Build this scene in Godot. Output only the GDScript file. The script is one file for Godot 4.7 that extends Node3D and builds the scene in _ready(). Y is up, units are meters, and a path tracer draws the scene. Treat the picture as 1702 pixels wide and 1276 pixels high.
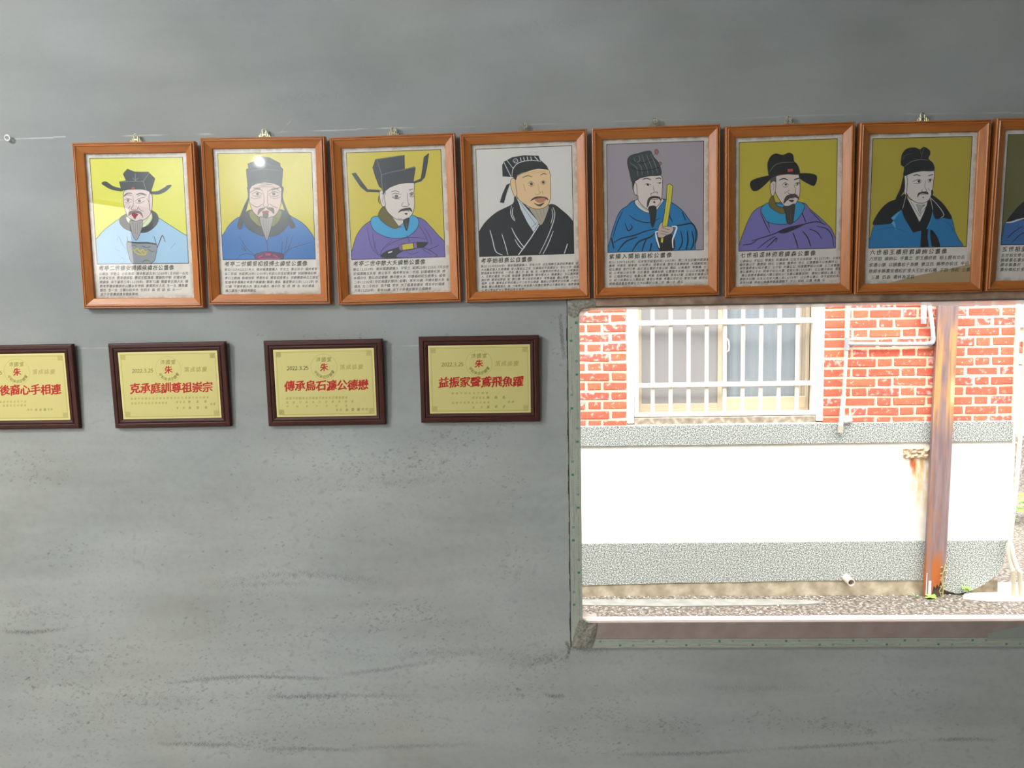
extends Node3D
# A plastered wall with framed portraits and plaques, and a window onto the neighbour's brick house.

const BULB_ENERGY := 4.6
const SKY_ENERGY := 1.6
const SUN_ENERGY := 3.7
const SHEET := Vector2(317, 440)      # a printed sheet in millimetres
const PICTURE := Rect2(15, 15, 285.5, 317)
const SS := 5.0                       # canvas pixels per millimetre before halving

var M := {}
var taken := {}
var rng := RandomNumberGenerator.new()

func _ready() -> void:
	rng.seed = 7
	var cam := Camera3D.new()
	cam.name = "camera"
	cam.fov = 53.02
	cam.near = 0.05
	cam.far = 200.0
	cam.position = Vector3(0, 1.6, 2.3931)
	cam.rotation_degrees = Vector3(-5.2616, 1.9586, -1.0366)
	add_child(cam)
	cam.current = true
	var env := Environment.new()
	env.background_mode = Environment.BG_SKY
	var sky := Sky.new()
	var sm := ProceduralSkyMaterial.new()
	sm.sky_top_color = Color(0.6, 0.72, 0.9)
	sm.sky_horizon_color = Color(0.86, 0.9, 0.95)
	sm.sky_curve = 0.3
	sm.ground_bottom_color = Color(0.5, 0.5, 0.48)
	sm.ground_horizon_color = Color(0.7, 0.72, 0.72)
	sm.sky_energy_multiplier = SKY_ENERGY
	sm.ground_energy_multiplier = SKY_ENERGY * 0.5
	sky.sky_material = sm
	env.sky = sky
	env.tonemap_mode = Environment.TONE_MAPPER_LINEAR
	env.tonemap_exposure = 1.0
	env.sdfgi_enabled = true
	env.ssao_enabled = true
	env.ssil_enabled = true
	var we := WorldEnvironment.new()
	we.name = "world"
	we.environment = env
	add_child(we)
	var sun := DirectionalLight3D.new()
	sun.name = "sun"
	sun.light_energy = SUN_ENERGY
	sun.light_color = Color(1.0, 0.98, 0.96)
	sun.light_angular_distance = 75.0
	sun.shadow_enabled = true
	sun.rotation_degrees = Vector3(-68, 4, 0)
	add_child(sun)
	materials()
	room()
	window_trim()
	outside()
	portraits()
	plaques()
	hooks()
	lamps()

# ---------------------------------------------------------------- helpers
func numbered(called: String) -> String:
	var n: int = taken.get(called, 0)
	taken[called] = n + 1
	return called if n == 0 else "%s_%03d" % [called, n]

func tag(o: Node, label: String, category: String, group := "", kind := "") -> void:
	if label: o.set_meta("label", label)
	if category: o.set_meta("category", category)
	if group: o.set_meta("group", group)
	if kind: o.set_meta("kind", kind)

func thing(called: String, at: Vector3, label: String, category: String, group := "", kind := "") -> Node3D:
	var o := Node3D.new()
	o.name = numbered(called)
	o.position = at
	add_child(o)
	tag(o, label, category, group, kind)
	return o

func obj(called: String, mesh: Mesh, mat: Material, parent: Node = self, at := Vector3.ZERO) -> MeshInstance3D:
	var o := MeshInstance3D.new()
	o.name = numbered(called) if parent == self else called
	o.mesh = mesh
	o.material_override = mat
	o.position = at
	parent.add_child(o, true)
	return o

func begin() -> SurfaceTool:
	var st := SurfaceTool.new()
	st.begin(Mesh.PRIMITIVE_TRIANGLES)
	st.set_smooth_group(-1)
	return st

func done(st: SurfaceTool) -> ArrayMesh:
	st.generate_normals()
	return st.commit()

func uv_of(p: Vector3, n: Vector3) -> Vector2:
	var a := n.abs()
	if a.z >= a.x and a.z >= a.y: return Vector2(p.x, -p.y)
	if a.x >= a.y: return Vector2(p.z, -p.y)
	return Vector2(p.x, p.z)

func tri(st: SurfaceTool, a: Vector3, b: Vector3, c: Vector3, out: Vector3, uvs := []) -> void:
	var n := (b - a).cross(c - a)
	var flip := n.dot(out) > 0.0      # front faces run clockwise
	var ps := [a, c, b] if flip else [a, b, c]
	for i in 3:
		var k := i
		if flip and i > 0: k = 3 - i
		st.set_uv(uvs[k] if uvs.size() else uv_of(ps[i], n))
		st.add_vertex(ps[i])

func quad(st: SurfaceTool, a: Vector3, b: Vector3, c: Vector3, d: Vector3, out: Vector3, uvs := []) -> void:
	if uvs.size():
		tri(st, a, b, c, out, [uvs[0], uvs[1], uvs[2]])
		tri(st, a, c, d, out, [uvs[0], uvs[2], uvs[3]])
	else:
		tri(st, a, b, c, out)
		tri(st, a, c, d, out)

func box(st: SurfaceTool, c: Vector3, s: Vector3, b := 0.0, jit := 0.0) -> void:
	var h := s / 2.0
	var v := {}
	for i in 8:
		var sg := Vector3(1 if i & 1 else -1, 1 if i & 2 else -1, 1 if i & 4 else -1)
		var j := Vector3(rng.randf_range(-jit, jit), rng.randf_range(-jit, jit), rng.randf_range(-jit, jit) * 0.6) if jit else Vector3.ZERO
		for ax in 3:
			var p := h - Vector3(b, b, b)
			p[ax] = h[ax]
			v[[i, ax]] = c + p * sg + j
	for ax in 3:
		var o1 := (ax + 1) % 3
		var o2 := (ax + 2) % 3
		for side in 2:
			var base := side << ax
			var n := Vector3.ZERO
			n[ax] = 1 if side else -1
			quad(st, v[[base, ax]], v[[base | 1 << o1, ax]], v[[base | 1 << o1 | 1 << o2, ax]], v[[base | 1 << o2, ax]], n)
		if b > 0.0:
			for k in 4:
				var e := ((k & 1) << o1) | ((k >> 1) << o2)
				var n := Vector3.ZERO
				n[o1] = 1 if k & 1 else -1
				n[o2] = 1 if k & 2 else -1
				quad(st, v[[e, o1]], v[[e | 1 << ax, o1]], v[[e | 1 << ax, o2]], v[[e, o2]], n)
	if b > 0.0:
		for i in 8:
			tri(st, v[[i, 0]], v[[i, 1]], v[[i, 2]], Vector3(1 if i & 1 else -1, 1 if i & 2 else -1, 1 if i & 4 else -1))

func bx(x0: float, x1: float, y0: float, y1: float, z0: float, z1: float, b := 0.0, jit := 0.0) -> ArrayMesh:
	var st := begin()
	box(st, Vector3(x0 + x1, y0 + y1, z0 + z1) / 2, Vector3(x1 - x0, y1 - y0, z1 - z0), b, jit)
	return done(st)

func tube(st: SurfaceTool, pts: Array, r: float, sides := 12, closed := false, caps := true) -> void:
	var rings := []
	var n := pts.size()
	var up := Vector3.ZERO
	for i in n:
		var a: Vector3 = pts[(i - 1 + n) % n] if closed else pts[maxi(i - 1, 0)]
		var b: Vector3 = pts[(i + 1) % n] if closed else pts[mini(i + 1, n - 1)]
		var t := (b - a).normalized()
		if up == Vector3.ZERO:
			up = (Vector3.UP if absf(t.y) < 0.9 else Vector3.RIGHT)
		var x := up.cross(t).normalized()
		var y := t.cross(x)
		up = y
		var ring := []
		for k in sides:
			var an := TAU * k / sides
			ring.append(pts[i] + (x * cos(an) + y * sin(an)) * r)
		rings.append(ring)
	st.set_smooth_group(1)
	for i in (n if closed else n - 1):
		var p: Vector3 = pts[i]
		for k in sides:
			var l := (k + 1) % sides
			var j := (i + 1) % n
			quad(st, rings[i][k], rings[i][l], rings[j][l], rings[j][k], (rings[i][k] + rings[i][l]) / 2 - p)
	st.set_smooth_group(-1)
	if caps and not closed:
		for e in [0, n - 1]:
			var other: Vector3 = pts[1] if e == 0 else pts[n - 2]
			for k in sides:
				tri(st, pts[e], rings[e][k], rings[e][(k + 1) % sides], pts[e] - other)

func prism(st: SurfaceTool, poly: PackedVector2Array, z0: float, z1: float) -> void:
	var idx := Geometry2D.triangulate_polygon(poly)
	for i in range(0, idx.size(), 3):
		var a := poly[idx[i]]
		var b := poly[idx[i + 1]]
		var c := poly[idx[i + 2]]
		tri(st, Vector3(a.x, a.y, z1), Vector3(b.x, b.y, z1), Vector3(c.x, c.y, z1), Vector3.BACK)
		tri(st, Vector3(a.x, a.y, z0), Vector3(b.x, b.y, z0), Vector3(c.x, c.y, z0), Vector3.FORWARD)
	var cw := Geometry2D.is_polygon_clockwise(poly)
	for i in poly.size():
		var a := poly[i]
		var b := poly[(i + 1) % poly.size()]
		var d := b - a
		var o := Vector2(d.y, -d.x) * (-1.0 if cw else 1.0)
		quad(st, Vector3(a.x, a.y, z0), Vector3(b.x, b.y, z0), Vector3(b.x, b.y, z1), Vector3(a.x, a.y, z1), Vector3(o.x, o.y, 0))

func poly2(flat: Array) -> PackedVector2Array:
	var out := PackedVector2Array()
	for i in range(0, flat.size(), 2):
		out.append(Vector2(flat[i], flat[i + 1]))
	return out

func mat(hex: String, rough := 0.7, metal := 0.0) -> StandardMaterial3D:
	var m := StandardMaterial3D.new()
	m.albedo_color = Color(hex)
	m.roughness = rough
	m.metallic = metal
	return m

func noise_tex(size: int, freq: float, stops: Array, sd: int, octaves := 4, kind := FastNoiseLite.TYPE_SIMPLEX_SMOOTH, as_normal := false) -> NoiseTexture2D:
	var n := FastNoiseLite.new()
	n.noise_type = kind
	n.frequency = freq
	n.seed = sd
	n.fractal_octaves = octaves
	var t := NoiseTexture2D.new()
	t.width = size
	t.height = size
	t.seamless = true
	t.noise = n
	if stops.size():
		var g := Gradient.new()
		var off := PackedFloat32Array()
		var col := PackedColorArray()
		for s in stops:
			off.append(s[0])
			col.append(Color(s[1]))
		g.offsets = off
		g.colors = col
		t.color_ramp = g
	t.as_normal_map = as_normal
	return t

func tri_mat(tex: Texture2D, scale: float, rough := 0.8, world := true) -> StandardMaterial3D:
	var m := StandardMaterial3D.new()
	m.albedo_texture = tex
	m.uv1_triplanar = true
	m.uv1_world_triplanar = world
	m.uv1_scale = Vector3.ONE * scale
	m.roughness = rough
	return m

# ---------------------------------------------------------------- flat print: polygons, strokes and lettering on an Image
func fill(img: Image, loops: Array, col: Color) -> void:
	var rows := {}
	var hh := img.get_height()
	var ww := img.get_width()
	for lp: PackedVector2Array in loops:
		var n := lp.size()
		for i in n:
			var a := lp[i]
			var b := lp[(i + 1) % n]
			if a.y == b.y: continue
			if a.y > b.y:
				var t := a
				a = b
				b = t
			var y0 := maxi(ceili(a.y - 0.5), 0)
			var y1 := mini(ceili(b.y - 0.5), hh)
			var k := (b.x - a.x) / (b.y - a.y)
			for y in range(y0, y1):
				if not rows.has(y): rows[y] = []
				rows[y].append(a.x + (y + 0.5 - a.y) * k)
	for y: int in rows:
		var r: Array = rows[y]
		r.sort()
		for i in range(0, r.size() - 1, 2):
			var x0 := maxi(roundi(r[i]), 0)
			var x1 := mini(roundi(r[i + 1]), ww)
			if x1 > x0: img.fill_rect(Rect2i(x0, y, x1 - x0, 1), col)

func curve(p: PackedVector2Array, closed: bool) -> PackedVector2Array:
	var out := PackedVector2Array()
	var n := p.size()
	if n < 3: return p
	for i in (n if closed else n - 1):
		var a := p[(i - 1 + n) % n] if closed else p[maxi(i - 1, 0)]
		var b := p[i]
		var c := p[(i + 1) % n]
		var d := p[(i + 2) % n] if closed else p[mini(i + 2, n - 1)]
		for k in 5:
			out.append(b.cubic_interpolate(c, a, d, k / 5.0))
	if not closed: out.append(p[n - 1])
	return out

func stroke(img: Image, p: PackedVector2Array, w: float, col: Color, closed := false) -> void:
	var n := p.size()
	var last := n if closed else n - 1
	for i in last:
		var a := p[i]
		var b := p[(i + 1) % n]
		var f := 1.0
		if not closed: f = 0.55 + 0.45 * sin(PI * (i + 0.5) / last)
		var h := maxf(w * f, 1.2) / 2
		if a.distance_to(b) > 0.01:
			var s := (b - a).normalized().orthogonal() * h
			fill(img, [PackedVector2Array([a + s, b + s, b - s, a - s])], col)
		var dot := PackedVector2Array()
		for k in 8:
			dot.append(b + Vector2.from_angle(TAU * k / 8) * h)
		fill(img, [dot], col)

var art: Image
func px(flat: Array) -> PackedVector2Array:
	var out := PackedVector2Array()
	for i in range(0, flat.size(), 2):
		out.append((Vector2(flat[i], flat[i + 1]) - PICTURE.position) * SS)
	return out

func P(col: String, smooth: int, line: float, flat: Array) -> void:
	var p := px(flat)
	if smooth: p = curve(p, true)
	fill(art, [p], Color(col))
	if line > 0: stroke(art, p, line * 1.5 * SS, Color("1b1b20"), true)

func L(col: String, w: float, smooth: int, flat: Array) -> void:
	var p := px(flat)
	if smooth: p = curve(p, false)
	stroke(art, p, w * 1.45 * SS, Color(col))

# outlines of the characters in a box of 50 units, y up
const CHARACTERS := {
	"(": "12 0 15 0 11 5 9 21 11 36 15 46 12 47 6 32 5 21 6 9",
	")": "5 0 12 9 13 21 12 32 5 47 2 46 6 36 9 21 6 5 2 0",
	".": "7 4 10 5 11 7 10 10 7 11 4 10 4 7 4 5",
	"0": "14 4 22 7 24 11 26 24 24 36 22 40 14 43 7 40 5 36 3 24 5 11 7 7;14 8 10 10 9 13 7 24 9 34 10 37 14 40 19 37 20 34 22 24 20 13 19 10",
	"1": "5 4 26 4 26 8 18 8 18 43 6 40 6 37 13 37 13 8 5 8",
	"2": "2 4 26 4 26 9 9 8 19 18 24 28 24 36 20 41 17 43 8 42 2 38 5 35 9 39 15 39 19 36 20 32 17 23 2 7",
	"3": "14 4 21 6 24 8 26 15 24 20 18 24 23 29 24 37 20 42 14 43 9 42 3 39 5 36 12 39 16 39 19 37 20 33 18 29 13 27 9 26 9 22 14 22 20 20 21 12 16 8 9 9 4 12 2 9 8 5",
	"4": "18 4 22 4 22 15 27 15 27 19 22 19 22 43 17 43 1 18 1 15 18 15;18 19 6 19 18 37",
	"5": "14 4 21 6 24 9 26 17 26 21 21 27 15 29 9 28 10 39 24 39 24 43 6 43 4 25 7 23 12 25 16 25 20 22 21 17 20 11 16 8 9 9 4 12 1 9 8 5",
	"6": "16 4 19 4 25 9 27 16 25 24 20 28 12 27 7 24 8 30 12 37 17 39 23 37 26 39 21 43 17 43 9 40 6 36 3 23 5 11 8 7;8 20 14 24 20 23 22 16 20 9 16 8 11 10",
	"7": "10 4 15 4 19 27 26 40 26 43 3 43 3 39 21 39 14 26",
	"8": "15 4 22 6 26 10 27 14 25 19 20 24 25 31 25 36 21 41 15 43 8 41 5 37 5 29 9 25 4 19 2 14 3 11 7 6;17 25 12 28 9 31 9 36 13 39 19 38 21 35 20 30;15 7 10 9 7 12 8 18 12 23 20 19 22 14 19 9",
	"9": "12 4 20 7 23 11 26 25 24 37 21 40 13 43 10 43 4 39 2 31 4 23 9 19 17 20 22 24 21 17 17 10 12 8 6 11 3 8 8 5;22 28 15 23 9 24 7 28 8 36 11 39 16 39 20 35",
	"一": "2 27 2 23 50 23 50 27",
	"七": "18 47 18 30 3 27 3 24 18 26 18 7 20 3 40 2 45 4 48 14 44 16 43 9 41 6 26 6 22 7 22 27 50 31 49 35 22 31 22 47",
	"三": "6 43 6 39 46 39 46 43;10 26 10 22 42 22 42 26;3 8 3 4 49 4 49 8",
	"上": "22 47 22 7 3 7 3 3 49 3 49 7 26 7 26 27 46 27 46 31 26 31 26 47",
	"下": "3 44 3 40 23 40 23 0 27 0 27 28 44 17 46 21 32 30 28 32 27 31 27 40 49 40 49 44",
	"世": "24 48 24 35 14 35 14 47 10 47 10 35 3 35 3 31 10 31 10 4 48 4 48 7 14 7 14 31 24 31 24 15 42 15 42 31 49 31 49 35 42 35 42 47 38 47 38 35 28 35 28 48;38 31 38 18 28 18 28 31",
	"中": "24 48 24 39 5 39 5 14 9 14 9 17 24 17 24 0 28 0 28 17 43 17 43 14 47 14 47 39 28 39 28 48;9 21 9 35 24 35 24 21;43 21 28 21 28 35 43 35",
	"之": "12 11 9 10 3 5 5 1 12 8 19 3 24 2 49 2 50 7 25 6 16 9 35 24 45 36 42 38 5 38 5 34 39 34 24 19;22 47 27 38 31 40 25 48",
	"乾": "8 25 21 25 21 21 8 21;8 32 21 32 21 28 8 28;29 29 29 26 40 26 28 10 27 6 28 3 34 1 48 2 50 11 47 12 45 5 33 5 31 6 35 13 47 28;2 13 2 10 12 10 12 0 16 0 16 10 26 10 26 13 16 13 16 17 25 17 25 31 27 29 32 37 50 37 50 40 34 40 36 47 32 48 28 38 25 32 25 35 16 35 16 39 26 39 26 43 16 43 16 48 12 48 12 43 3 43 3 39 12 39 12 35 5 35 5 17 12 17 12 13",
	"事": "7 11 7 8 24 8 23 4 15 3 17 0 26 1 28 3 28 8 40 8 40 6 44 6 44 15 50 16 50 18 44 18 44 25 28 25 28 29 44 29 44 38 28 38 28 41 49 41 49 44 28 44 27 48 24 48 24 44 3 44 3 41 24 41 24 38 9 38 9 29 24 29 24 25 7 25 7 22 24 22 24 18 3 18 3 15 24 15 24 11;13 35 24 35 24 31 13 31;28 35 40 35 40 31 28 31;28 22 40 22 40 18 28 18;28 15 40 15 40 11 28 11",
	"二": "7 41 7 37 45 37 45 41;3 10 3 6 49 6 49 10",
	"于": "6 45 6 41 24 41 24 27 3 27 3 24 24 24 24 5 13 5 15 1 24 1 28 3 29 24 49 24 49 27 29 27 29 41 46 41 46 45",
	"五": "9 28 9 24 19 24 16 7 3 7 3 3 49 3 49 7 39 7 41 28 24 28 25 39 46 39 46 43 6 43 6 39 21 39 20 28;20 7 23 24 36 24 35 7",
	"亦": "10 30 3 15 6 13 14 29;38 28 46 11 49 13 41 30;22 47 26 39 30 41 26 49;3 39 3 35 19 35 18 24 16 13 6 3 9 0 15 5 19 11 22 24 23 35 31 35 31 5 23 4 24 0 34 2 35 5 35 35 49 35 49 39",
	"享": "14 34 38 34 38 29 14 29;10 37 10 26 43 26 43 37;41 23 8 23 8 20 35 20 24 17 24 14 3 14 3 10 24 10 24 4 15 3 16 0 26 1 28 3 28 10 49 10 49 14 28 14 28 15 44 21;23 48 24 44 3 44 3 40 49 40 49 44 29 44 26 49",
	"亭": "4 24 4 15 7 15 7 21 45 21 45 15 48 15 48 24;14 35 38 35 38 30 14 30;10 37 10 27 42 27 42 37;22 48 25 44 3 44 3 40 49 40 49 44 29 44 26 49;10 17 10 14 25 14 25 4 15 4 17 0 28 2 29 14 42 14 42 17",
	"人": "24 48 22 32 19 22 13 12 2 4 5 1 18 11 21 17 26 29 31 17 35 11 40 5 47 1 50 4 41 10 35 19 29 35 28 48",
	"仕": "18 6 18 2 49 2 49 6 35 6 35 28 50 29 50 32 35 32 35 47 31 47 31 32 16 32 16 28 31 28 31 6;16 48 11 39 1 27 4 23 10 30 10 0 14 0 14 36 19 47",
	"以": "19 42 27 29 31 31 23 43;40 46 36 23 33 15 27 8 18 3 21 0 28 4 36 13 47 0 50 3 38 16 41 26 44 46;7 6 26 15 25 19 13 13 13 44 8 44 8 13 5 9",
	"侯": "15 17 15 14 29 14 23 7 14 3 17 0 25 4 32 11 36 6 43 2 48 0 50 4 41 7 34 14 49 14 49 17 34 17 34 24 46 24 46 27 24 27 26 31 23 32 15 21 19 19 23 24 30 24 30 17;20 46 20 42 37 42 36 36 15 36 15 33 49 33 49 36 40 36 42 46;13 48 7 34 2 27 4 23 8 29 8 0 12 0 12 36 16 47",
	"傳": "22 30 31 30 31 27 22 27;35 30 44 30 44 27 35 27;22 36 31 36 31 32 22 32;35 36 44 36 44 32 35 32;17 44 17 41 31 41 31 38 19 38 19 24 31 24 31 21 16 21 17 18 39 18 39 15 15 15 15 12 39 12 39 4 31 4 32 0 41 1 43 3 43 12 50 12 50 15 43 15 43 18 45 19 48 16 50 18 44 24 47 24 47 38 35 38 35 41 49 41 49 44 35 44 34 48 31 48 31 44;39 24 43 21 35 21 35 24;21 10 27 3 30 5 24 12;14 48 7 34 1 27 3 23 8 30 8 0 12 0 12 36 17 47",
	"像": "25 41 35 41 32 37 22 37;25 48 19 40 13 34 16 32 19 34 19 26 27 26 15 20 17 17 28 23 30 20 15 12 17 10 31 18 33 15 26 10 14 5 17 2 33 12 32 5 26 4 27 0 33 1 37 6 36 15 39 17 43 7 48 3 51 6 46 10 42 18 47 21 45 24 35 18 30 25 31 26 47 26 47 37 36 37 40 43 38 45 27 45 29 48;22 34 31 34 29 29 22 29;35 34 43 34 43 29 33 29;14 48 7 34 2 27 4 23 8 29 8 0 12 0 12 35 17 47",
	"儉": "20 27 27 27 27 20 20 20;17 30 17 17 30 17 30 30;37 27 44 27 44 20 37 20;33 30 33 17 47 17 47 30;24 36 24 33 39 33 39 36;12 48 6 34 1 27 3 23 8 30 8 0 12 0 12 37 16 47;38 16 36 9 30 3 33 0 39 7 47 0 50 3 41 10 42 15;22 16 20 10 12 3 15 0 23 8 29 3 31 5 24 11 26 15;31 49 25 43 13 35 16 32 31 43 49 32 50 36 39 41 33 46 35 47",
	"先": "24 48 24 40 15 40 17 46 13 47 9 36 5 30 9 28 13 36 24 36 24 26 3 26 3 22 17 22 15 13 12 9 2 3 5 0 15 7 18 11 21 22 31 22 31 4 33 2 46 1 49 4 50 11 46 13 45 5 35 5 35 22 49 22 49 26 28 26 28 36 45 36 45 40 28 40 28 48",
	"光": "7 44 13 31 17 33 11 46;41 46 35 33 38 32 45 45;24 48 24 28 3 28 3 25 17 25 15 14 12 10 2 4 4 0 11 3 15 7 18 12 21 25 31 25 31 2 34 1 46 1 49 4 50 11 46 13 45 4 35 5 34 25 49 25 49 28 28 28 28 48",
	"克": "13 30 39 30 39 22 13 22;24 48 24 43 4 43 4 39 24 39 24 34 9 34 9 18 18 18 17 14 12 8 2 4 5 0 11 2 19 9 22 18 29 18 30 3 33 1 46 1 49 4 50 11 46 12 45 5 34 6 34 18 43 18 43 34 28 34 28 39 49 39 49 43 28 43 28 48",
	"入": "15 44 24 35 21 27 14 13 2 4 6 1 17 10 21 16 27 30 37 11 48 1 50 5 42 12 26 39 18 47",
	"公": "17 47 9 34 3 27 6 24 13 31 19 41 21 46;35 47 31 46 37 36 47 24 50 27 40 38;8 4 41 6 44 1 48 3 35 20 32 19 38 10 14 9 29 31 24 32 13 14 7 8",
	"六": "3 34 3 30 49 30 49 34;16 24 8 11 2 3 6 1 20 23;31 23 45 1 50 3 35 25;21 47 26 36 30 37 25 48",
	"出": "5 22 5 3 42 3 42 0 47 0 47 22 42 22 42 7 28 7 28 26 45 26 45 44 40 44 40 29 28 29 28 48 24 48 24 29 12 29 12 43 8 43 8 26 24 26 24 7 10 7 10 22",
	"初": "8 47 13 39 16 41 11 48;22 44 22 40 30 40 30 30 26 14 23 8 18 3 21 0 26 6 30 12 32 20 34 40 44 40 42 7 40 4 32 5 33 1 42 1 45 3 46 10 48 44;3 39 3 35 16 35 11 28 2 18 4 14 10 21 10 0 14 0 14 21 20 14 22 17 18 22 23 27 20 29 16 24 14 26 21 38 19 39",
	"制": "35 43 35 15 39 15 39 43;44 48 44 5 36 5 38 1 46 1 48 4 48 48;7 47 2 33 6 32 8 37 15 37 15 32 2 32 2 28 15 28 15 23 5 23 5 5 8 5 8 19 15 19 15 0 19 0 19 19 26 19 26 8 21 8 22 4 29 5 30 11 30 23 19 23 19 28 31 29 31 32 19 32 19 37 29 37 29 41 19 41 18 48 15 48 15 41 10 41 11 46",
	"前": "31 31 31 10 35 10 35 31;42 33 42 5 34 4 35 1 44 1 46 4 46 33;38 48 33 40 17 40 20 41 14 48 11 47 16 40 3 40 3 36 49 36 49 40 37 40 42 47;21 20 21 15 10 15 10 20;21 23 10 23 10 28 21 28;6 32 6 1 10 1 10 12 21 12 21 4 15 4 16 1 24 2 25 5 25 32",
	"功": "2 14 3 10 23 16 23 19 14 17 14 38 22 38 22 42 3 42 3 38 10 38 10 16;31 47 31 36 22 36 22 33 31 33 28 18 26 13 22 7 16 3 19 0 25 5 29 11 32 17 35 33 45 33 43 7 41 5 32 5 34 1 43 1 46 5 49 36 35 36 35 47",
	"勤": "35 48 34 36 28 36 28 32 34 32 32 15 28 6 28 7 17 6 17 10 27 11 27 13 17 13 17 16 28 17 28 19 17 19 17 22 27 22 27 24 27 32 17 32 17 35 23 35 23 41 29 41 29 44 23 44 22 48 19 48 19 44 11 44 11 48 8 48 8 44 2 44 2 41 8 41 8 35 13 35 13 32 4 32 4 22 13 22 13 19 3 19 3 16 13 16 13 13 4 13 4 10 13 10 13 6 2 5 2 2 26 4 24 3 27 0 34 10 38 32 46 32 44 7 42 4 36 4 37 1 44 1 47 3 49 14 49 36 38 36 38 48;19 41 19 37 11 37 11 41;8 30 13 30 13 24 8 24;17 30 23 30 23 24 17 24",
	"化": "45 41 31 26 31 47 27 47 27 22 17 16 20 13 27 18 27 6 29 2 46 2 49 6 50 14 46 16 44 5 33 5 31 7 31 21 42 30 49 38;16 48 12 39 2 27 5 24 11 31 11 0 15 0 15 37 20 47",
	"北": "2 11 4 7 17 13 17 1 21 1 21 47 17 47 17 35 3 35 3 31 17 31 17 16;46 39 34 30 34 47 29 47 30 6 33 2 47 2 50 6 51 14 47 16 45 6 35 5 34 7 34 26 49 36",
	"十": "24 48 24 29 3 29 3 25 24 25 24 0 28 0 28 25 50 25 50 29 28 29 28 48",
	"卒": "36 37 32 30 24 23 27 20 24 20 24 17 3 17 3 13 24 13 24 0 28 0 28 13 49 13 49 17 28 17 27 20 35 28 45 19 48 22 37 31 39 36;23 47 25 42 4 42 4 38 48 38 48 42 29 42 26 48;15 37 12 30 3 21 6 19 15 28 22 23 24 25 17 31 19 36",
	"南": "17 28 20 22 23 23 20 29;24 48 24 43 3 43 3 39 24 39 24 34 6 34 6 0 10 0 10 30 42 30 42 4 34 4 35 0 44 1 46 4 46 34 28 34 28 39 49 39 49 43 28 43 28 48;32 30 29 22 14 22 14 19 24 19 24 14 13 14 13 10 24 10 24 1 28 1 28 10 39 10 39 14 28 14 28 19 39 19 39 22 32 22 36 28",
	"博": "22 10 28 4 31 6 24 12;20 36 20 19 24 19 24 22 25 22 32 22 32 19 35 19 35 22 44 22 44 19 47 19 47 36 35 36 35 39 50 39 50 43 46 43 47 44 40 48 38 46 44 43 35 43 35 48 32 48 32 43 18 43 18 39 32 39 32 36;32 28 32 25 24 25 24 28;35 28 44 28 44 25 35 25;32 31 24 31 24 34 32 34;35 31 35 34 44 34 44 31;38 20 38 16 16 16 16 13 38 13 38 4 32 4 33 0 40 1 42 3 42 13 50 13 50 16 42 16 42 20;8 48 8 34 2 34 2 31 8 31 8 0 12 0 12 31 18 31 18 34 12 34 12 48",
	"即": "22 32 22 24 10 24 10 32;22 35 10 35 10 42 22 42;16 17 19 11 10 8 10 21 26 21 26 45 6 45 6 9 3 6 5 2 21 8 23 3 27 5 20 18;30 45 30 0 34 0 34 42 44 42 44 15 37 14 38 11 45 11 48 14 48 45",
	"卷": "16 21 20 27 32 27 37 21;38 47 33 39 27 39 29 48 25 48 23 39 16 39 19 41 14 47 11 45 15 39 6 39 6 36 21 36 18 30 3 30 3 27 15 27 2 18 4 15 13 20 14 4 16 2 39 1 43 4 44 10 41 11 40 6 38 5 19 5 17 7 17 18 33 18 31 12 24 12 25 9 29 9 33 9 35 11 37 21 48 15 51 18 44 20 36 27 49 27 49 30 22 30 26 36 45 36 45 39 37 39 42 46",
	"卿": "30 32 30 26 23 26 23 32;30 36 23 36 23 42 30 42;18 4 30 10 31 4 34 5 29 20 26 19 29 13 23 11 23 23 33 23 33 45 19 45 19 11 17 7;36 45 36 0 39 0 39 42 45 42 45 13 41 12 42 9 46 9 48 12 49 45;13 38 13 20 8 18 8 40 19 46 16 47 4 43 4 19 2 15 4 12 12 16 8 8 3 3 5 0 10 4 15 14 16 38",
	"受": "43 48 4 45 5 41 31 43 45 45;23 41 25 33 29 34 26 42;40 42 35 33 13 33 16 34 14 38 12 41 9 40 12 33 4 33 4 23 7 23 7 30 15 30 45 30 45 23 48 23 48 33 39 33 44 41;36 20 26 11 16 20;10 24 10 20 12 20 15 15 22 9 3 4 5 0 26 7 34 4 47 0 49 4 30 9 40 19 42 22 39 24",
	"台": "9 22 9 0 13 0 13 3 39 3 39 0 43 0 43 22;13 7 13 19 39 19 39 7;7 27 42 29 45 25 48 27 34 42 31 40 39 33 12 31 26 47 22 48 11 35 5 31",
	"名": "14 32 22 26 2 19 4 15 13 18 13 0 17 0 17 3 40 3 40 0 44 0 44 22 23 22 37 33 44 42 41 43 22 43 26 48 21 48 13 39 4 34 6 31 19 39 38 39 25 28 17 34;40 7 17 7 17 19 40 19",
	"君": "3 37 3 33 19 33 17 28 8 28 8 24 15 24 8 16 2 11 4 8 14 16 14 0 18 0 18 3 41 3 41 0 45 0 45 19 16 19 20 24 44 24 44 33 49 34 49 37 44 37 44 46 8 46 8 42 22 42 21 37;18 6 18 15 41 15 41 6;40 33 40 28 21 28 24 33;40 37 25 37 26 42 29 42 40 42",
	"和": "28 43 28 3 31 3 31 7 43 7 43 3 47 3 47 43;31 11 31 40 43 40 43 11;23 48 3 43 4 40 13 42 13 33 3 33 3 29 12 29 6 18 1 11 3 8 13 24 13 0 17 0 17 23 23 14 25 18 17 28 17 29 26 29 26 33 17 33 17 42 25 45",
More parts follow.
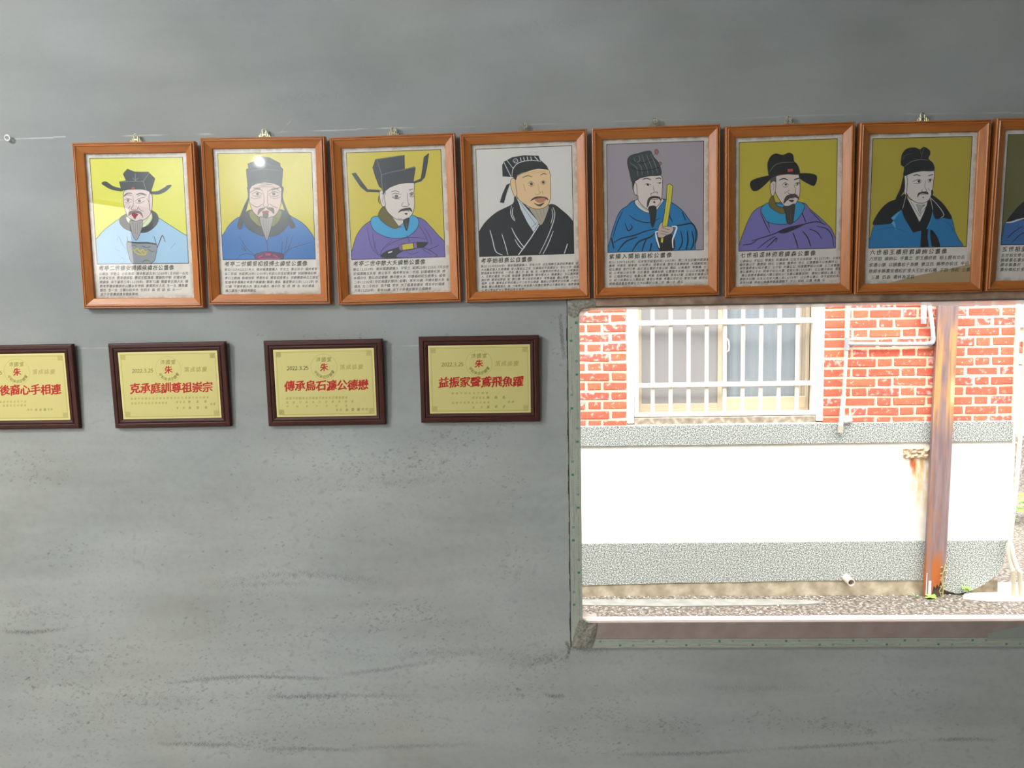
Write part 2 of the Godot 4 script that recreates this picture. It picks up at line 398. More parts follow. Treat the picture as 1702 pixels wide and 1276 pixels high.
	"哲": "10 19 10 0 13 0 13 2 39 2 39 0 43 0 43 19;13 6 13 15 39 15 39 6;12 48 12 43 3 43 3 39 12 39 12 34 3 32 3 29 12 30 12 24 6 24 7 20 15 22 16 31 24 32 24 35 16 34 16 39 23 39 23 43 16 43 16 48;27 44 26 31 21 23 23 20 26 22 29 27 30 33 38 33 38 20 42 20 42 33 49 33 49 36 30 36 30 42 47 45 44 48",
	"喬": "18 30 34 30 34 26 18 26;20 12 32 12 32 7 20 7;16 14 16 5 36 5 36 14;41 48 7 45 8 42 22 43 20 39 4 39 4 36 17 36 2 28 5 25 15 30 15 23 38 23 38 30 48 25 50 28 41 32 36 36 49 36 49 39 24 39 27 43 44 45;22 36 31 36 34 33 19 33;6 21 6 0 10 0 10 18 42 18 42 4 35 4 36 1 43 1 46 3 46 21",
	"嘉": "13 30 40 30 40 26 13 26;24 48 24 45 3 45 3 42 24 42 24 38 7 38 7 36 45 36 45 38 28 38 28 42 49 42 49 45 28 45 28 48;31 19 19 19 21 20 19 23 33 23;15 23 17 19 3 19 3 16 49 16 49 19 35 19 37 22 35 23 44 23 44 33 9 33 9 23;12 16 12 12 4 12 4 9 11 9 7 5 2 3 4 0 10 3 15 9 22 9 20 4 14 4 15 1 23 1 24 4 25 12 15 12 16 16;29 14 29 0 32 0 32 2 43 2 43 1 46 1 46 14;32 5 32 11 43 11 43 5",
	"四": "5 44 5 2 9 2 9 6 43 6 43 2 47 2 47 44;9 10 9 40 18 40 16 23 9 17 12 14 19 21 21 26 22 40 29 40 30 21 31 19 43 18 43 21 33 22 33 40 43 40 43 10",
	"國": "33 40 38 36 40 38 34 42;10 14 11 11 26 14 26 17;15 27 21 27 21 21 15 21;13 29 13 19 24 19 24 29;26 41 27 35 11 35 11 32 27 32 30 17 22 10 24 8 31 14 34 10 38 8 40 10 42 15 39 17 38 12 33 17 39 29 36 30 32 20 30 32 41 32 41 35 30 35 30 41;4 46 4 0 8 0 8 3 44 3 44 0 48 0 48 46;8 6 8 42 44 42 44 6",
	"在": "20 48 18 40 3 40 3 36 16 36 9 25 2 19 4 16 10 21 10 1 14 1 14 26 20 36 49 36 49 40 22 40 24 47;31 34 31 24 19 24 19 20 31 20 31 5 17 5 17 2 49 2 49 5 35 5 35 20 47 20 47 24 35 24 35 34",
	"地": "22 43 22 29 17 27 18 23 22 25 23 4 30 1 43 1 48 3 50 11 47 12 46 7 44 5 27 6 26 27 33 30 33 12 37 12 37 31 44 34 44 18 39 18 40 14 45 15 47 18 48 38 45 39 37 35 37 48 33 48 33 34 26 31 26 43;2 12 3 9 19 16 18 19 13 17 13 32 19 33 19 36 13 36 13 48 9 48 9 36 2 36 2 32 9 32 9 15",
	"埜": "24 22 24 16 8 16 8 12 24 12 24 5 2 5 2 2 50 2 50 5 28 5 28 12 44 12 44 16 28 16 28 22;12 48 12 41 3 41 3 38 12 38 6 29 1 25 4 22 12 33 12 21 16 21 16 33 22 28 24 30 16 37 16 38 24 38 24 41 16 41 16 48;35 48 35 41 26 41 26 38 34 38 28 30 23 26 26 23 35 33 35 21 38 21 38 33 48 23 50 26 39 38 49 38 49 41 38 41 38 48",
	"堂": "15 29 37 29 37 23 15 23;12 32 12 20 24 20 24 15 8 15 8 11 24 11 24 5 3 5 3 2 49 2 49 5 28 5 28 11 45 11 45 15 28 15 28 20 41 20 41 32;40 48 35 41 38 40 28 40 28 48 24 48 24 40 15 40 17 41 12 48 9 46 13 40 4 40 4 28 7 28 7 36 15 36 45 36 45 28 49 28 49 40 39 40 44 46",
	"塾": "9 37 20 37 20 35 9 35;5 40 5 32 23 32 23 40;33 48 33 41 27 41 27 38 33 38 32 35 32 32 28 34 26 32 31 28 24 18 26 17 24 17 24 13 7 13 7 10 24 10 24 5 2 5 2 2 50 2 50 5 28 5 28 10 45 10 45 13 28 13 28 17 27 17 34 26 38 22 40 25 35 30 36 38 41 38 41 24 44 17 48 16 50 21 50 24 48 26 47 19 46 20 44 41 36 41 36 48;12 48 13 44 3 44 3 42 26 42 26 44 17 44 15 49;5 31 5 28 18 28 13 25 2 24 3 21 13 22 13 18 7 18 8 15 15 16 16 22 26 23 26 25 17 25 24 29 22 31",
	"士": "24 48 24 32 3 32 3 28 24 28 24 7 6 7 6 3 47 3 47 7 28 7 28 28 49 28 49 32 28 32 28 48",
	"大": "24 48 23 33 3 33 3 29 23 29 18 18 14 12 2 4 5 0 17 9 21 15 26 26 32 13 36 8 47 0 50 4 39 11 35 17 29 29 49 29 49 33 27 33 28 48",
	"夫": "24 48 24 40 7 40 7 36 24 36 23 26 3 26 3 22 23 22 18 14 14 10 2 4 4 0 11 3 21 10 26 18 32 9 37 5 48 1 50 4 39 9 35 12 29 22 49 22 49 26 28 26 28 36 46 36 46 40 28 40 28 48",
	"女": "35 32 31 21 27 15 15 20 20 32;9 19 24 12 17 8 2 5 5 1 20 5 28 10 45 0 48 4 31 13 35 20 39 32 49 32 49 36 22 36 26 48 22 49 17 36 3 36 3 32 16 32",
	"妻": "11 9 23 6 3 4 4 0 21 2 29 5 45 0 48 3 33 7 40 15 49 15 49 18 23 18 26 22 44 22 44 28 49 28 49 31 44 31 44 38 28 38 28 41 48 41 48 44 28 44 27 48 24 48 24 44 4 44 4 41 24 41 24 38 8 38 8 35 24 35 24 31 3 31 3 28 24 28 24 25 8 25 8 22 21 22 18 18 3 18 3 15 16 15;28 28 40 28 40 25 28 25;28 31 28 35 40 35 40 31;35 15 28 8 17 11 21 15",
	"始": "24 22 24 0 28 0 28 3 43 3 43 0 47 0 47 22;28 6 28 18 43 18 43 6;22 26 45 28 47 24 50 26 42 41 39 39 44 31 27 30 37 47 33 48 26 35 21 29;11 34 16 34 13 17 8 21;3 20 11 14 8 9 2 3 4 0 11 6 14 11 19 6 21 9 16 15 20 37 11 38 13 48 9 48 8 38 2 38 2 34 7 34",
	"婺": "35 16 29 9 17 12 21 16;11 10 24 7 3 4 4 1 21 3 29 6 45 1 48 4 33 8 39 16 49 16 49 19 23 19 25 23 21 24 18 19 3 19 3 16 16 16;33 48 26 36 21 37 18 39 26 45 24 46 5 46 5 43 20 43 15 40 9 42 8 40 16 37 3 37 3 34 12 34 2 26 4 23 15 33 15 25 10 24 11 22 17 22 19 24 19 34 23 34 21 29 23 28 27 34 28 33 31 37 35 30 25 25 27 22 38 28 48 22 50 25 40 30 46 39 50 39 50 43 34 43 37 47;33 39 42 39 38 32",
	"子": "24 33 24 25 3 25 3 21 24 21 24 5 14 4 15 0 24 1 27 2 28 21 50 21 50 25 28 25 28 31 45 43 43 45 8 45 8 41 37 41",
	"字": "24 23 24 20 4 20 4 16 24 16 24 5 15 4 17 0 24 1 27 2 28 16 48 16 48 20 28 20 28 22 41 31 38 33 12 33 12 29 33 29;22 47 25 43 4 43 4 32 8 32 8 39 15 39 44 39 44 32 48 32 48 43 29 43 26 49",
	"孫": "40 16 47 4 50 5 43 17;25 16 17 5 20 3 28 16;2 20 3 16 10 19 10 4 4 4 5 1 13 2 13 20 20 23 19 26 13 24 13 32 20 43 18 45 4 45 4 41 15 41 10 32 10 22;45 48 22 44 23 41 32 42 21 32 22 29 32 30 21 21 22 18 32 19 32 4 27 4 28 0 33 1 35 3 36 20 45 21 47 17 49 19 43 30 40 28 43 23 28 22 44 37 41 39 36 33 27 33 36 41 34 42 48 46",
	"學": "25 16 25 14 3 14 3 11 25 11 25 4 17 4 18 0 28 2 28 11 49 11 49 14 28 14 40 21 38 23 12 23 12 20 33 20;7 45 8 30 4 30 4 20 8 20 8 27 15 27 44 27 44 20 48 20 48 30 44 30 45 46 33 46 33 44 42 44 41 41 34 41 34 38 41 38 41 35 33 35 33 32 41 32 41 30 12 30 12 32 19 32 19 35 11 35 11 38 19 38 19 41 11 41 11 43 19 45 17 48;20 37 24 35 19 32 21 30 26 33 30 30 32 32 28 35 31 38 29 39 26 36 22 38;20 45 24 43 19 41 22 39 26 42 30 39 32 41 28 44 31 47 29 48 26 45 22 47",
	"安": "22 47 24 42 5 42 5 32 9 32 9 39 16 39 43 39 43 32 47 32 47 42 29 42 26 48;34 24 27 14 16 18 20 24;16 24 10 16 24 11 17 7 4 4 7 0 21 5 28 9 44 1 48 4 31 12 39 24 49 24 49 28 22 28 26 36 22 36 18 28 4 28 4 24",
	"宋": "24 36 24 27 4 27 4 24 21 24 10 11 2 6 5 3 9 5 17 13 24 22 24 0 28 0 28 22 35 13 47 3 50 6 42 12 31 24 48 24 48 27 28 27 28 36;23 47 25 42 4 42 4 31 8 31 8 39 15 39 44 39 44 31 48 31 48 42 29 42 26 48",
	"宗": "12 33 12 30 40 30 40 33;12 16 2 5 6 3 16 15;36 14 46 3 49 5 39 16;22 48 25 43 4 43 4 32 8 32 8 39 15 39 44 39 44 32 48 32 48 43 29 43 26 49;3 23 3 20 24 20 24 5 16 4 17 1 27 2 28 20 49 20 49 23",
	"官": "14 32 38 32 38 25 14 25;10 35 10 0 14 0 14 3 39 3 39 1 43 1 43 17 14 17 14 22 41 22 41 35;14 13 39 13 39 6 14 6;23 48 25 43 4 43 4 34 8 34 8 40 15 40 44 40 44 34 48 34 48 43 29 43 27 48",
	"宣": "11 35 11 32 41 32 41 35;3 5 3 2 49 2 49 5;15 17 37 17 37 12 15 12;15 25 37 25 37 20 15 20;11 28 11 9 40 9 40 28;22 47 24 43 4 43 4 33 8 33 8 40 15 40 44 40 44 33 48 33 48 43 29 43 26 48",
	"家": "22 47 24 44 4 44 4 33 8 33 8 40 15 40 44 40 44 33 48 33 48 44 29 44 26 49;41 30 30 21 24 29 28 32 41 32 41 35 11 35 11 32 23 32 4 24 6 21 21 27 24 24 4 15 6 12 25 21 27 18 19 12 3 6 5 3 19 9 28 14 28 9 26 5 18 4 19 1 27 2 31 7 31 18 33 19 41 7 48 2 50 6 43 10 36 21 44 27",
	"實": "13 17 39 17 39 15 13 15;13 12 39 12 39 10 13 10;13 22 39 22 39 19 13 19;22 48 24 44 4 44 4 35 8 35 8 40 15 40 44 40 44 35 48 35 48 44 29 44 26 49;15 36 25 36 24 33 15 33;24 28 14 28 14 31 24 31;28 36 38 36 38 33 28 33;27 28 28 31 37 31 37 28;29 5 45 0 48 3 32 7 43 7 43 24 10 24 10 7 20 7 4 3 6 0 23 5 20 7 31 7;3 34 3 31 11 31 10 26 41 26 41 31 50 31 50 34 41 34 42 38 12 38 11 34",
	"寧": "17 37 17 31 19 29 33 29 36 31 36 33 34 34 32 31 21 31 20 37;13 37 7 29 10 27 15 36;21 38 29 34 31 36 23 40;35 37 42 28 45 30 38 38;22 47 24 43 4 43 4 35 8 35 8 40 15 40 44 40 44 35 48 35 48 43 29 43 26 49;7 13 7 10 24 10 24 4 16 4 17 0 27 2 28 10 45 10 45 13;8 26 8 19 3 19 3 16 49 16 49 19 44 19 44 26;12 19 12 24 19 24 19 19;22 19 22 24 30 24 30 19;33 19 33 24 41 24 41 19",
	"寺": "10 15 18 5 22 8 14 17;24 48 24 42 7 42 7 38 24 38 24 32 3 32 3 28 33 28 33 21 4 21 4 18 33 18 33 5 24 5 25 1 34 1 37 2 37 4 37 18 49 18 49 21 37 21 37 28 49 28 49 32 28 32 28 38 46 38 46 42 28 42 28 48",
	"封": "29 26 34 14 37 16 32 27;41 48 41 36 27 36 27 32 41 32 41 5 33 4 34 0 42 1 44 3 45 32 50 32 50 36 45 36 45 48;13 48 13 41 4 41 4 38 13 38 13 31 2 31 2 27 26 27 26 31 16 31 16 38 25 38 25 41 16 41 16 48;2 6 3 2 27 7 27 10 16 9 16 16 25 16 25 20 16 20 16 26 13 26 13 20 4 20 4 16 13 16 13 8",
	"將": "23 15 30 6 33 8 26 17;39 29 39 22 19 22 19 18 39 18 39 5 32 5 33 1 42 2 43 4 43 18 50 18 50 22 43 22 43 29;25 33 30 29 20 25 22 22 28 24 40 32 48 43 46 44 35 44 38 47 34 48 26 40 19 36 21 33 32 41 43 41 43 40 39 35 33 39 31 37 37 33 33 30 27 35;4 46 4 30 14 30 14 22 2 22 2 19 5 19 5 17 4 8 2 2 5 0 6 4 8 19 14 19 14 0 18 0 18 48 14 48 14 33 8 33 8 46",
	"尉": "11 29 11 26 28 26 28 29;24 15 28 5 31 6 27 16;12 15 8 6 10 4 15 15;31 26 35 14 39 15 34 27;9 22 9 18 18 18 18 4 13 3 14 0 20 1 21 3 21 18 29 18 29 22;5 46 5 18 2 4 5 2 8 12 9 33 29 33 29 46;9 43 25 43 25 36 9 36;42 48 42 36 30 36 30 32 42 32 41 5 34 4 35 0 42 1 45 3 45 32 50 32 50 36 45 36 45 48",
	"尊": "36 48 32 43 19 43 20 43 16 48 13 47 16 43 3 43 3 39 20 39 20 36 8 36 8 18 34 18 34 15 2 15 2 11 14 11 12 9 20 2 23 5 14 11 34 11 34 4 25 4 27 0 37 2 38 11 50 11 50 15 38 15 38 18 44 18 44 36 32 36 32 39 48 39 48 43 36 43 39 47;29 39 29 36 23 36 23 39;41 23 41 20 11 20 11 23;11 34 20 34 17 30 12 29 14 26 20 29 23 34 29 34 30 28 41 28 41 26 11 26;32 34 41 34 41 31 32 30",
	"小": "24 48 24 5 14 4 16 0 26 1 28 4 28 48;37 34 44 20 47 11 51 12 48 21 40 36;11 35 6 22 2 14 5 12 10 20 15 35",
	"尤": "27 29 28 3 34 1 43 1 47 3 50 13 46 15 45 8 44 5 31 6 31 29;31 45 43 37 46 40 34 48;22 48 22 36 3 36 3 32 21 32 18 19 15 13 9 8 2 4 5 0 13 5 18 10 22 17 25 32 49 32 49 36 26 36 26 48",
	"居": "11 42 42 42 42 36 11 36;11 33 28 33 28 27 11 27;15 17 15 0 19 0 19 2 41 2 41 0 45 0 45 17 32 17 32 23 49 23 49 27 32 27 32 33 46 33 46 45 8 45 7 19 4 8 2 2 5 0 7 4 11 23 28 23 28 17;19 6 19 14 41 14 41 6",
	"山": "6 37 6 4 43 4 43 1 47 1 47 37 43 37 43 8 28 8 28 48 24 48 24 8 10 8 10 37",
	"崇": "12 26 12 22 40 22 40 26;34 11 45 1 49 4 37 13;13 13 3 4 6 2 11 5 17 12;4 19 4 15 24 15 24 4 16 4 17 0 27 2 28 15 48 15 48 19;22 37 24 33 4 33 4 24 8 24 8 30 15 30 44 30 44 24 48 24 48 33 29 33 26 38 46 38 46 47 42 47 42 41 28 41 28 48 24 48 24 41 10 41 10 47 6 47 6 38 26 38",
	"巖": "10 37 21 37 21 34 10 34;7 39 7 32 25 32 25 39;32 37 43 37 43 34 32 34;28 39 28 32 46 32 46 39;36 19 43 19 39 11;35 27 28 13 31 11 34 15 37 8 28 3 30 0 39 6 48 0 51 3 42 8 47 19 49 19 49 22 37 22 38 26;13 25 13 23 23 23 22 20 10 20 10 18 13 18 13 6 9 6 9 3 24 4 24 0 27 0 27 4 31 4 31 7 27 6 27 18 31 18 31 20 25 20 28 25 25 26;16 6 16 9 24 9 24 6;6 30 6 13 2 3 4 0 9 12 9 27 49 27 49 30;16 13 24 13 24 11 16 11;16 16 16 18 24 18 24 16;24 48 24 44 10 44 10 47 6 47 6 41 48 41 48 47 44 47 44 44 28 44 28 48",
	"州": "12 47 11 20 7 8 3 3 6 0 10 6 15 18 16 47;27 46 27 4 31 4 31 46;43 48 43 1 47 1 47 48;6 35 2 22 5 20 10 34;17 33 21 20 25 22 21 35;32 34 38 21 41 22 35 35",
	"平": "9 37 14 25 18 27 13 38;39 39 34 26 37 25 43 37;3 23 3 19 24 19 24 0 28 0 28 19 49 19 49 23 28 23 28 41 47 41 47 45 5 45 5 41 24 41 24 23",
	"年": "3 16 3 12 27 12 27 0 31 0 31 12 50 13 50 16 31 16 31 26 46 27 46 30 31 30 31 38 47 38 47 42 16 42 18 47 14 48 8 36 3 30 6 28 14 38 27 38 27 30 11 30 11 16;15 16 15 26 27 26 27 16",
	"幼": "4 4 22 8 23 5 26 7 22 3 25 0 33 10 35 17 37 32 44 32 43 7 42 5 35 5 36 1 43 2 46 3 48 36 37 36 37 48 33 48 33 36 26 36 26 32 33 32 31 16 27 7 21 20 18 18 21 12 10 10 25 34 21 35 18 29 8 28 17 47 13 48 7 33 3 28 4 24 16 26 8 13 3 8",
	"府": "26 21 32 10 35 12 29 22;40 37 40 29 24 29 24 26 40 26 40 5 32 4 33 0 40 1 43 2 44 26 50 26 50 29 44 29 44 37;21 38 16 27 11 21 13 18 17 22 17 0 21 0 21 28 25 37;24 48 27 43 6 43 6 15 2 2 5 0 9 14 10 39 50 39 50 43 31 43 28 49",
	"庭": "14 20 15 22 22 22 18 12 15 19 12 17 16 9 9 3 11 0 18 6 28 2 49 1 50 5 29 5 20 9 26 24 18 25 25 35 23 36 12 36 12 33 20 33 12 23;45 37 27 34 28 31 36 32 36 25 28 25 28 22 36 22 36 13 26 13 26 10 49 10 49 13 39 13 39 22 48 22 48 25 39 25 39 32 47 34;25 48 27 43 6 43 6 18 2 2 5 0 9 17 10 40 49 40 49 43 31 43 29 49",
	"康": "13 17 20 11 23 14 15 19;41 26 41 22 31 22 31 26;41 29 31 29 31 33 41 33;24 48 27 44 6 44 6 18 2 2 5 0 9 17 10 40 27 40 27 36 14 36 14 33 27 33 27 29 11 29 11 26 27 26 27 22 13 22 13 19 27 19 27 13 10 7 11 3 27 10 27 4 19 4 20 0 30 1 31 3 31 13 37 8 44 4 48 3 50 6 38 11 47 16 44 19 36 13 31 18 31 19 45 19 45 26 50 27 50 30 45 30 45 36 31 36 31 40 49 40 49 44 31 44 28 49",
	"建": "21 44 21 41 30 41 30 37 17 37 17 34 30 34 30 30 20 30 20 26 30 26 30 22 20 22 20 19 30 19 30 15 18 15 18 12 30 12 30 7 34 7 34 12 49 12 49 15 34 15 34 19 47 19 47 22 34 22 34 26 46 26 46 34 49 34 49 37 46 37 46 44 34 44 33 48 30 48 30 44;34 34 42 34 42 30 34 30;34 37 34 41 42 41 42 37;5 25 7 27 13 27 10 15 7 22 4 21 9 11 2 3 5 0 11 8 15 5 23 2 49 2 50 5 24 6 13 11 17 30 10 30 18 44 15 46 3 45 3 42 12 42 7 31 3 28",
	"後": "13 48 2 37 4 34 16 47;18 24 28 25 23 20 15 14 18 11 24 16 30 9 15 4 17 0 33 7 48 0 51 4 36 9 45 20 43 21 29 21 32 26 44 26 47 22 50 24 41 35 38 34 42 29 25 28 44 41 41 43 34 38 24 37 34 46 30 48 18 37 19 33 29 34 17 28;26 18 40 18 33 11;14 38 10 31 2 23 4 20 9 25 9 0 13 0 13 29 17 36",
	"德": "17 21 17 17 50 17 50 21;30 16 33 9 36 11 33 17;24 13 24 4 26 2 37 1 42 3 42 8 39 9 38 4 28 4 28 13;19 14 14 4 18 2 22 12;42 13 47 3 50 4 45 14;39 34 45 34 45 27 39 27;31 34 36 34 36 27 31 27;23 34 28 34 28 27 23 27;13 48 2 37 4 34 16 47;32 48 31 44 17 44 17 41 31 41 30 37 19 37 19 24 48 24 48 37 34 37 34 41 50 41 50 44 35 44 36 48;14 37 1 21 4 17 9 23 9 0 13 0 13 28 17 36",
	"徽": "28 10 31 4 34 5 30 11;17 10 13 5 15 3 20 10;10 48 2 38 4 35 13 47;15 45 15 34 32 34 32 45 29 45 29 37 25 37 25 48 22 48 22 37 18 37 18 45;14 11 22 12 22 3 18 3 19 1 21 1 25 2 26 13 32 13 33 10 35 12 31 20 29 18 30 16 21 15 31 23 28 25 25 22 20 22 25 27 22 28 32 28 32 31 14 31 14 28 21 28 14 22 15 18 22 19 13 14;39 35 44 35 42 18;38 48 35 34 32 27 34 24 36 28 40 13 31 3 33 0 41 9 48 0 51 3 47 6 43 13 48 35 50 35 50 38 40 38 42 48;11 38 1 23 3 20 7 24 7 0 11 0 11 30 14 37",
	"心": "15 34 16 3 23 1 33 1 38 3 41 14 37 16 36 8 35 5 20 6 19 34;7 30 2 10 6 8 11 29;40 30 46 10 50 11 43 31;18 44 32 32 35 35 20 46",
	"慶": "15 23 11 17 13 15 18 22;36 22 42 16 45 18 39 24;25 48 26 45 6 45 6 18 2 2 5 0 8 10 10 24 25 24 24 23 31 19 32 22 27 24 46 24 44 21 47 20 50 27 10 27 10 30 47 30 47 38 34 38 34 42 49 42 49 45 31 45 29 48;19 36 19 32 10 32 10 36;19 38 10 38 10 42 19 42;22 36 31 36 31 32 22 32;22 38 22 42 31 42 31 38;34 36 43 36 43 32 34 32;19 23 19 17 22 16 9 9 11 7 18 10 24 6 9 3 10 0 29 4 48 0 50 3 33 6 43 12 40 14 24 14 26 16 36 17 37 20 34 21 33 19 23 19 22 23;37 11 29 7 21 11",
	"懋": "16 14 16 4 18 2 33 1 38 3 39 8 35 10 34 5 20 5 20 14;22 15 30 8 33 11 24 17;38 12 47 2 50 4 41 14;9 14 3 4 6 2 12 12;8 48 8 40 3 40 3 37 8 37 2 23 4 21 8 29 8 17 12 17 12 32 15 28 17 30 12 35 12 37 17 37 17 40 12 40 12 48;19 40 25 36 17 36 17 33 23 33 14 23 16 20 24 30 24 21 20 21 21 18 25 18 27 20 27 33 31 33 29 29 32 28 34 36 28 36 29 37 27 39 33 45 31 47 17 46 17 44 28 44 24 40 21 42;39 48 39 40 34 40 34 37 39 37 34 27 30 23 33 20 39 31 39 17 43 17 43 31 48 20 50 23 44 37 49 37 49 40 43 40 43 48",
	"成": "28 48 29 39 7 39 6 16 2 3 5 0 9 9 11 25 20 25 19 13 18 11 12 12 13 8 21 9 23 13 24 29 11 29 11 36 29 36 33 13 21 4 23 1 34 9 38 4 42 1 46 1 49 4 50 12 47 14 46 6 44 5 41 6 37 13 46 31 42 32 36 17 33 36 50 36 50 39 33 39 32 48;35 46 44 39 47 42 37 48",
	"戶": "9 43 9 17 5 7 2 3 5 0 9 6 13 17 40 17 40 14 44 14 44 35 13 35 13 40 42 45 39 48;40 21 13 21 13 31 40 31",
	"手": "3 21 3 17 24 17 24 5 13 4 14 1 26 2 28 4 28 17 50 17 50 21 28 21 28 30 47 30 47 33 28 33 28 42 44 45 42 48 29 46 6 44 7 40 24 41 24 33 6 33 6 30 24 30 24 21",
	"承": "15 15 15 12 24 12 24 5 16 5 17 1 28 3 28 12 38 12 38 15 28 15 28 20 35 21 35 23 28 23 28 28 34 29 34 31 28 31 28 34 43 44 40 46 10 46 10 42 35 42 24 36 24 31 18 31 18 28 24 28 24 23 17 23 17 20 24 20 24 15;4 35 4 31 13 31 10 20 2 8 5 5 14 20 18 34;38 36 35 36 38 21 44 10 48 6 50 9 46 14 41 24 49 33 46 35 40 28",
	"持": "23 15 29 6 32 8 26 17;33 48 33 41 22 41 22 38 33 38 33 31 19 31 19 28 39 28 39 22 19 22 19 18 39 18 39 4 32 4 33 0 40 1 43 4 43 18 50 18 50 22 43 22 43 28 50 28 50 31 36 31 36 38 48 38 48 41 36 41 36 48;9 48 9 38 2 38 2 34 9 34 9 23 1 21 2 17 9 19 9 5 3 4 4 0 12 2 13 20 18 22 18 25 13 24 13 34 18 34 18 38 13 38 13 48",
	"振": "27 37 27 34 47 34 47 37;29 0 40 6 39 9 32 6 32 25 36 25 39 14 44 5 48 2 50 5 46 8 42 15 49 20 46 23 41 17 39 25 49 25 49 28 25 28 25 42 49 42 49 46 21 46 21 17 17 2 20 0 23 10 25 25 29 25 29 7 27 3;9 48 9 38 3 38 3 34 9 34 9 22 2 21 3 17 9 19 9 5 4 4 5 1 12 2 13 20 18 22 18 25 13 23 13 34 18 34 18 38 13 38 13 48",
	"授": "45 48 19 45 20 42 38 43 48 45;21 40 24 32 27 34 24 41;31 41 33 33 36 34 34 41;19 32 19 24 22 24 22 29 46 29 46 24 49 24 49 32 43 32 48 41 44 42 39 32;41 19 34 11 27 19;21 23 21 19 25 19 23 19 30 9 16 4 18 0 33 6 48 0 50 4 37 9 43 16 46 22 44 23;8 48 8 38 2 38 2 34 8 34 8 23 1 21 2 17 8 19 8 4 3 4 4 0 12 2 12 20 18 22 18 26 12 24 12 34 18 34 18 38 12 38 12 48",
	"敏": "12 29 16 23 18 25 14 31;8 48 5 38 1 32 5 30 7 33 6 23 2 23 2 20 5 20 4 9 20 9 19 4 12 4 13 1 20 1 23 3 24 9 28 9 28 12 24 12 25 20 29 20 29 23 25 23 25 34 7 34 9 39 28 39 28 42 11 42 12 48;11 18 16 12 8 12 9 20 21 20 21 12 16 12 18 13 16 17 14 20;21 23 9 23 10 31 21 31;34 35 43 35 39 17;33 48 29 34 26 26 29 24 31 29 36 13 30 7 25 3 28 0 38 10 48 0 50 3 46 7 41 13 44 21 47 35 50 35 50 38 35 38 37 48",
	"教": "33 48 29 34 25 26 23 27 17 27 20 31 27 31 27 34 22 34 29 46 25 47 18 34 15 34 15 39 21 39 21 43 15 43 15 48 11 48 11 43 4 43 4 39 11 39 11 34 2 34 2 31 15 31 12 27 6 27 6 24 8 24 2 20 4 17 13 24 19 24 13 19 13 15 2 14 3 11 13 12 13 4 7 4 8 0 16 2 17 12 28 13 28 17 17 16 17 18 25 25 28 23 31 29 36 14 29 7 23 4 26 0 38 10 48 0 50 4 46 7 40 14 44 21 47 35 50 35 50 39 35 39 37 48;34 35 43 35 38 18",
	"散": "18 48 18 42 12 42 11 48 8 48 8 42 3 42 3 39 8 39 8 32 2 32 2 29 28 29 28 32 22 32 22 39 27 39 27 42 22 42 22 48;12 39 18 39 18 32 12 32;9 16 21 16 21 12 9 12;9 19 9 22 21 22 21 19;6 26 6 0 9 0 9 9 21 9 21 4 15 4 16 0 24 1 25 26;34 35 43 35 38 18;33 48 29 33 25 25 28 22 32 28 36 14 30 7 25 4 27 0 38 10 48 0 50 4 46 7 40 14 44 21 47 35 50 35 50 39 35 39 37 48",
	"敬": "18 48 18 43 13 43 13 48 9 48 9 43 3 43 3 40 9 40 9 36 13 36 13 40 18 40 18 35 22 35 22 40 28 40 28 43 22 43 22 48;33 48 30 35 26 28 26 33 11 33 12 36 8 36 1 24 4 22 6 23 6 8 9 8 9 11 18 11 18 25 7 25 9 30 23 30 21 6 19 4 13 4 14 1 20 1 23 2 25 11 26 25 28 24 30 28 36 13 29 7 24 4 26 0 38 10 48 0 51 4 46 7 40 13 43 21 46 35 50 35 50 38 35 38 37 48;9 22 15 22 15 14 9 14;33 35 42 35 38 17 34 30",
	"文": "22 47 26 39 30 41 26 49;3 39 3 35 11 35 17 22 23 15 11 8 2 4 4 0 18 7 26 12 38 4 48 1 50 4 41 8 29 15 35 22 41 35 50 35 50 39;26 18 21 24 15 35 37 35 33 27",
	"於": "31 26 40 18 42 21 33 28;27 11 42 1 44 5 30 14;3 40 3 36 8 36 8 28 6 14 2 3 5 1 7 4 10 14 11 25 18 25 16 7 15 5 10 5 11 1 18 2 21 8 22 29 12 29 12 36 24 36 24 40;9 47 13 40 17 41 12 48;35 48 29 36 22 30 25 27 30 31 36 41 43 32 48 27 51 30 40 41 38 45 39 47",
	"日": "13 23 39 23 39 8 13 8;13 27 13 41 39 41 39 27;9 45 9 1 13 1 13 4 39 4 39 1 43 1 43 45",
	"早": "12 33 40 33 40 28 12 28;12 42 40 42 40 37 12 37;2 16 2 13 24 13 24 0 28 0 28 13 50 13 50 16 28 16 28 24 44 24 44 46 8 46 8 24 24 24 24 16",
	"會": "8 33 8 20 44 20 44 33;15 29 18 23 21 24 18 30;34 30 31 24 34 23 37 29;12 31 24 31 24 23 12 23;28 31 40 31 40 23 28 23;26 48 18 42 2 35 4 32 17 37 17 36 35 36 35 38 48 32 51 35 36 41 28 46 29 47;20 39 26 44 33 39;15 8 37 8 37 5 15 5;15 11 15 15 37 15 37 11;12 18 12 0 15 0 15 2 37 2 37 1 41 1 41 18",
	"月": "11 45 10 19 6 8 2 3 4 0 7 3 13 17 39 17 38 5 27 5 29 1 41 2 43 6 43 45;15 42 39 42 39 33 15 33;15 29 39 29 39 20 14 20",
	"有": "20 48 18 41 3 41 3 38 16 38 9 26 2 20 5 17 13 26 13 0 17 0 17 11 39 11 39 4 30 4 32 0 41 1 43 4 43 32 18 32 21 38 49 38 49 41 22 41 24 47;17 20 39 20 39 14 17 14;17 23 17 28 39 28 39 23",
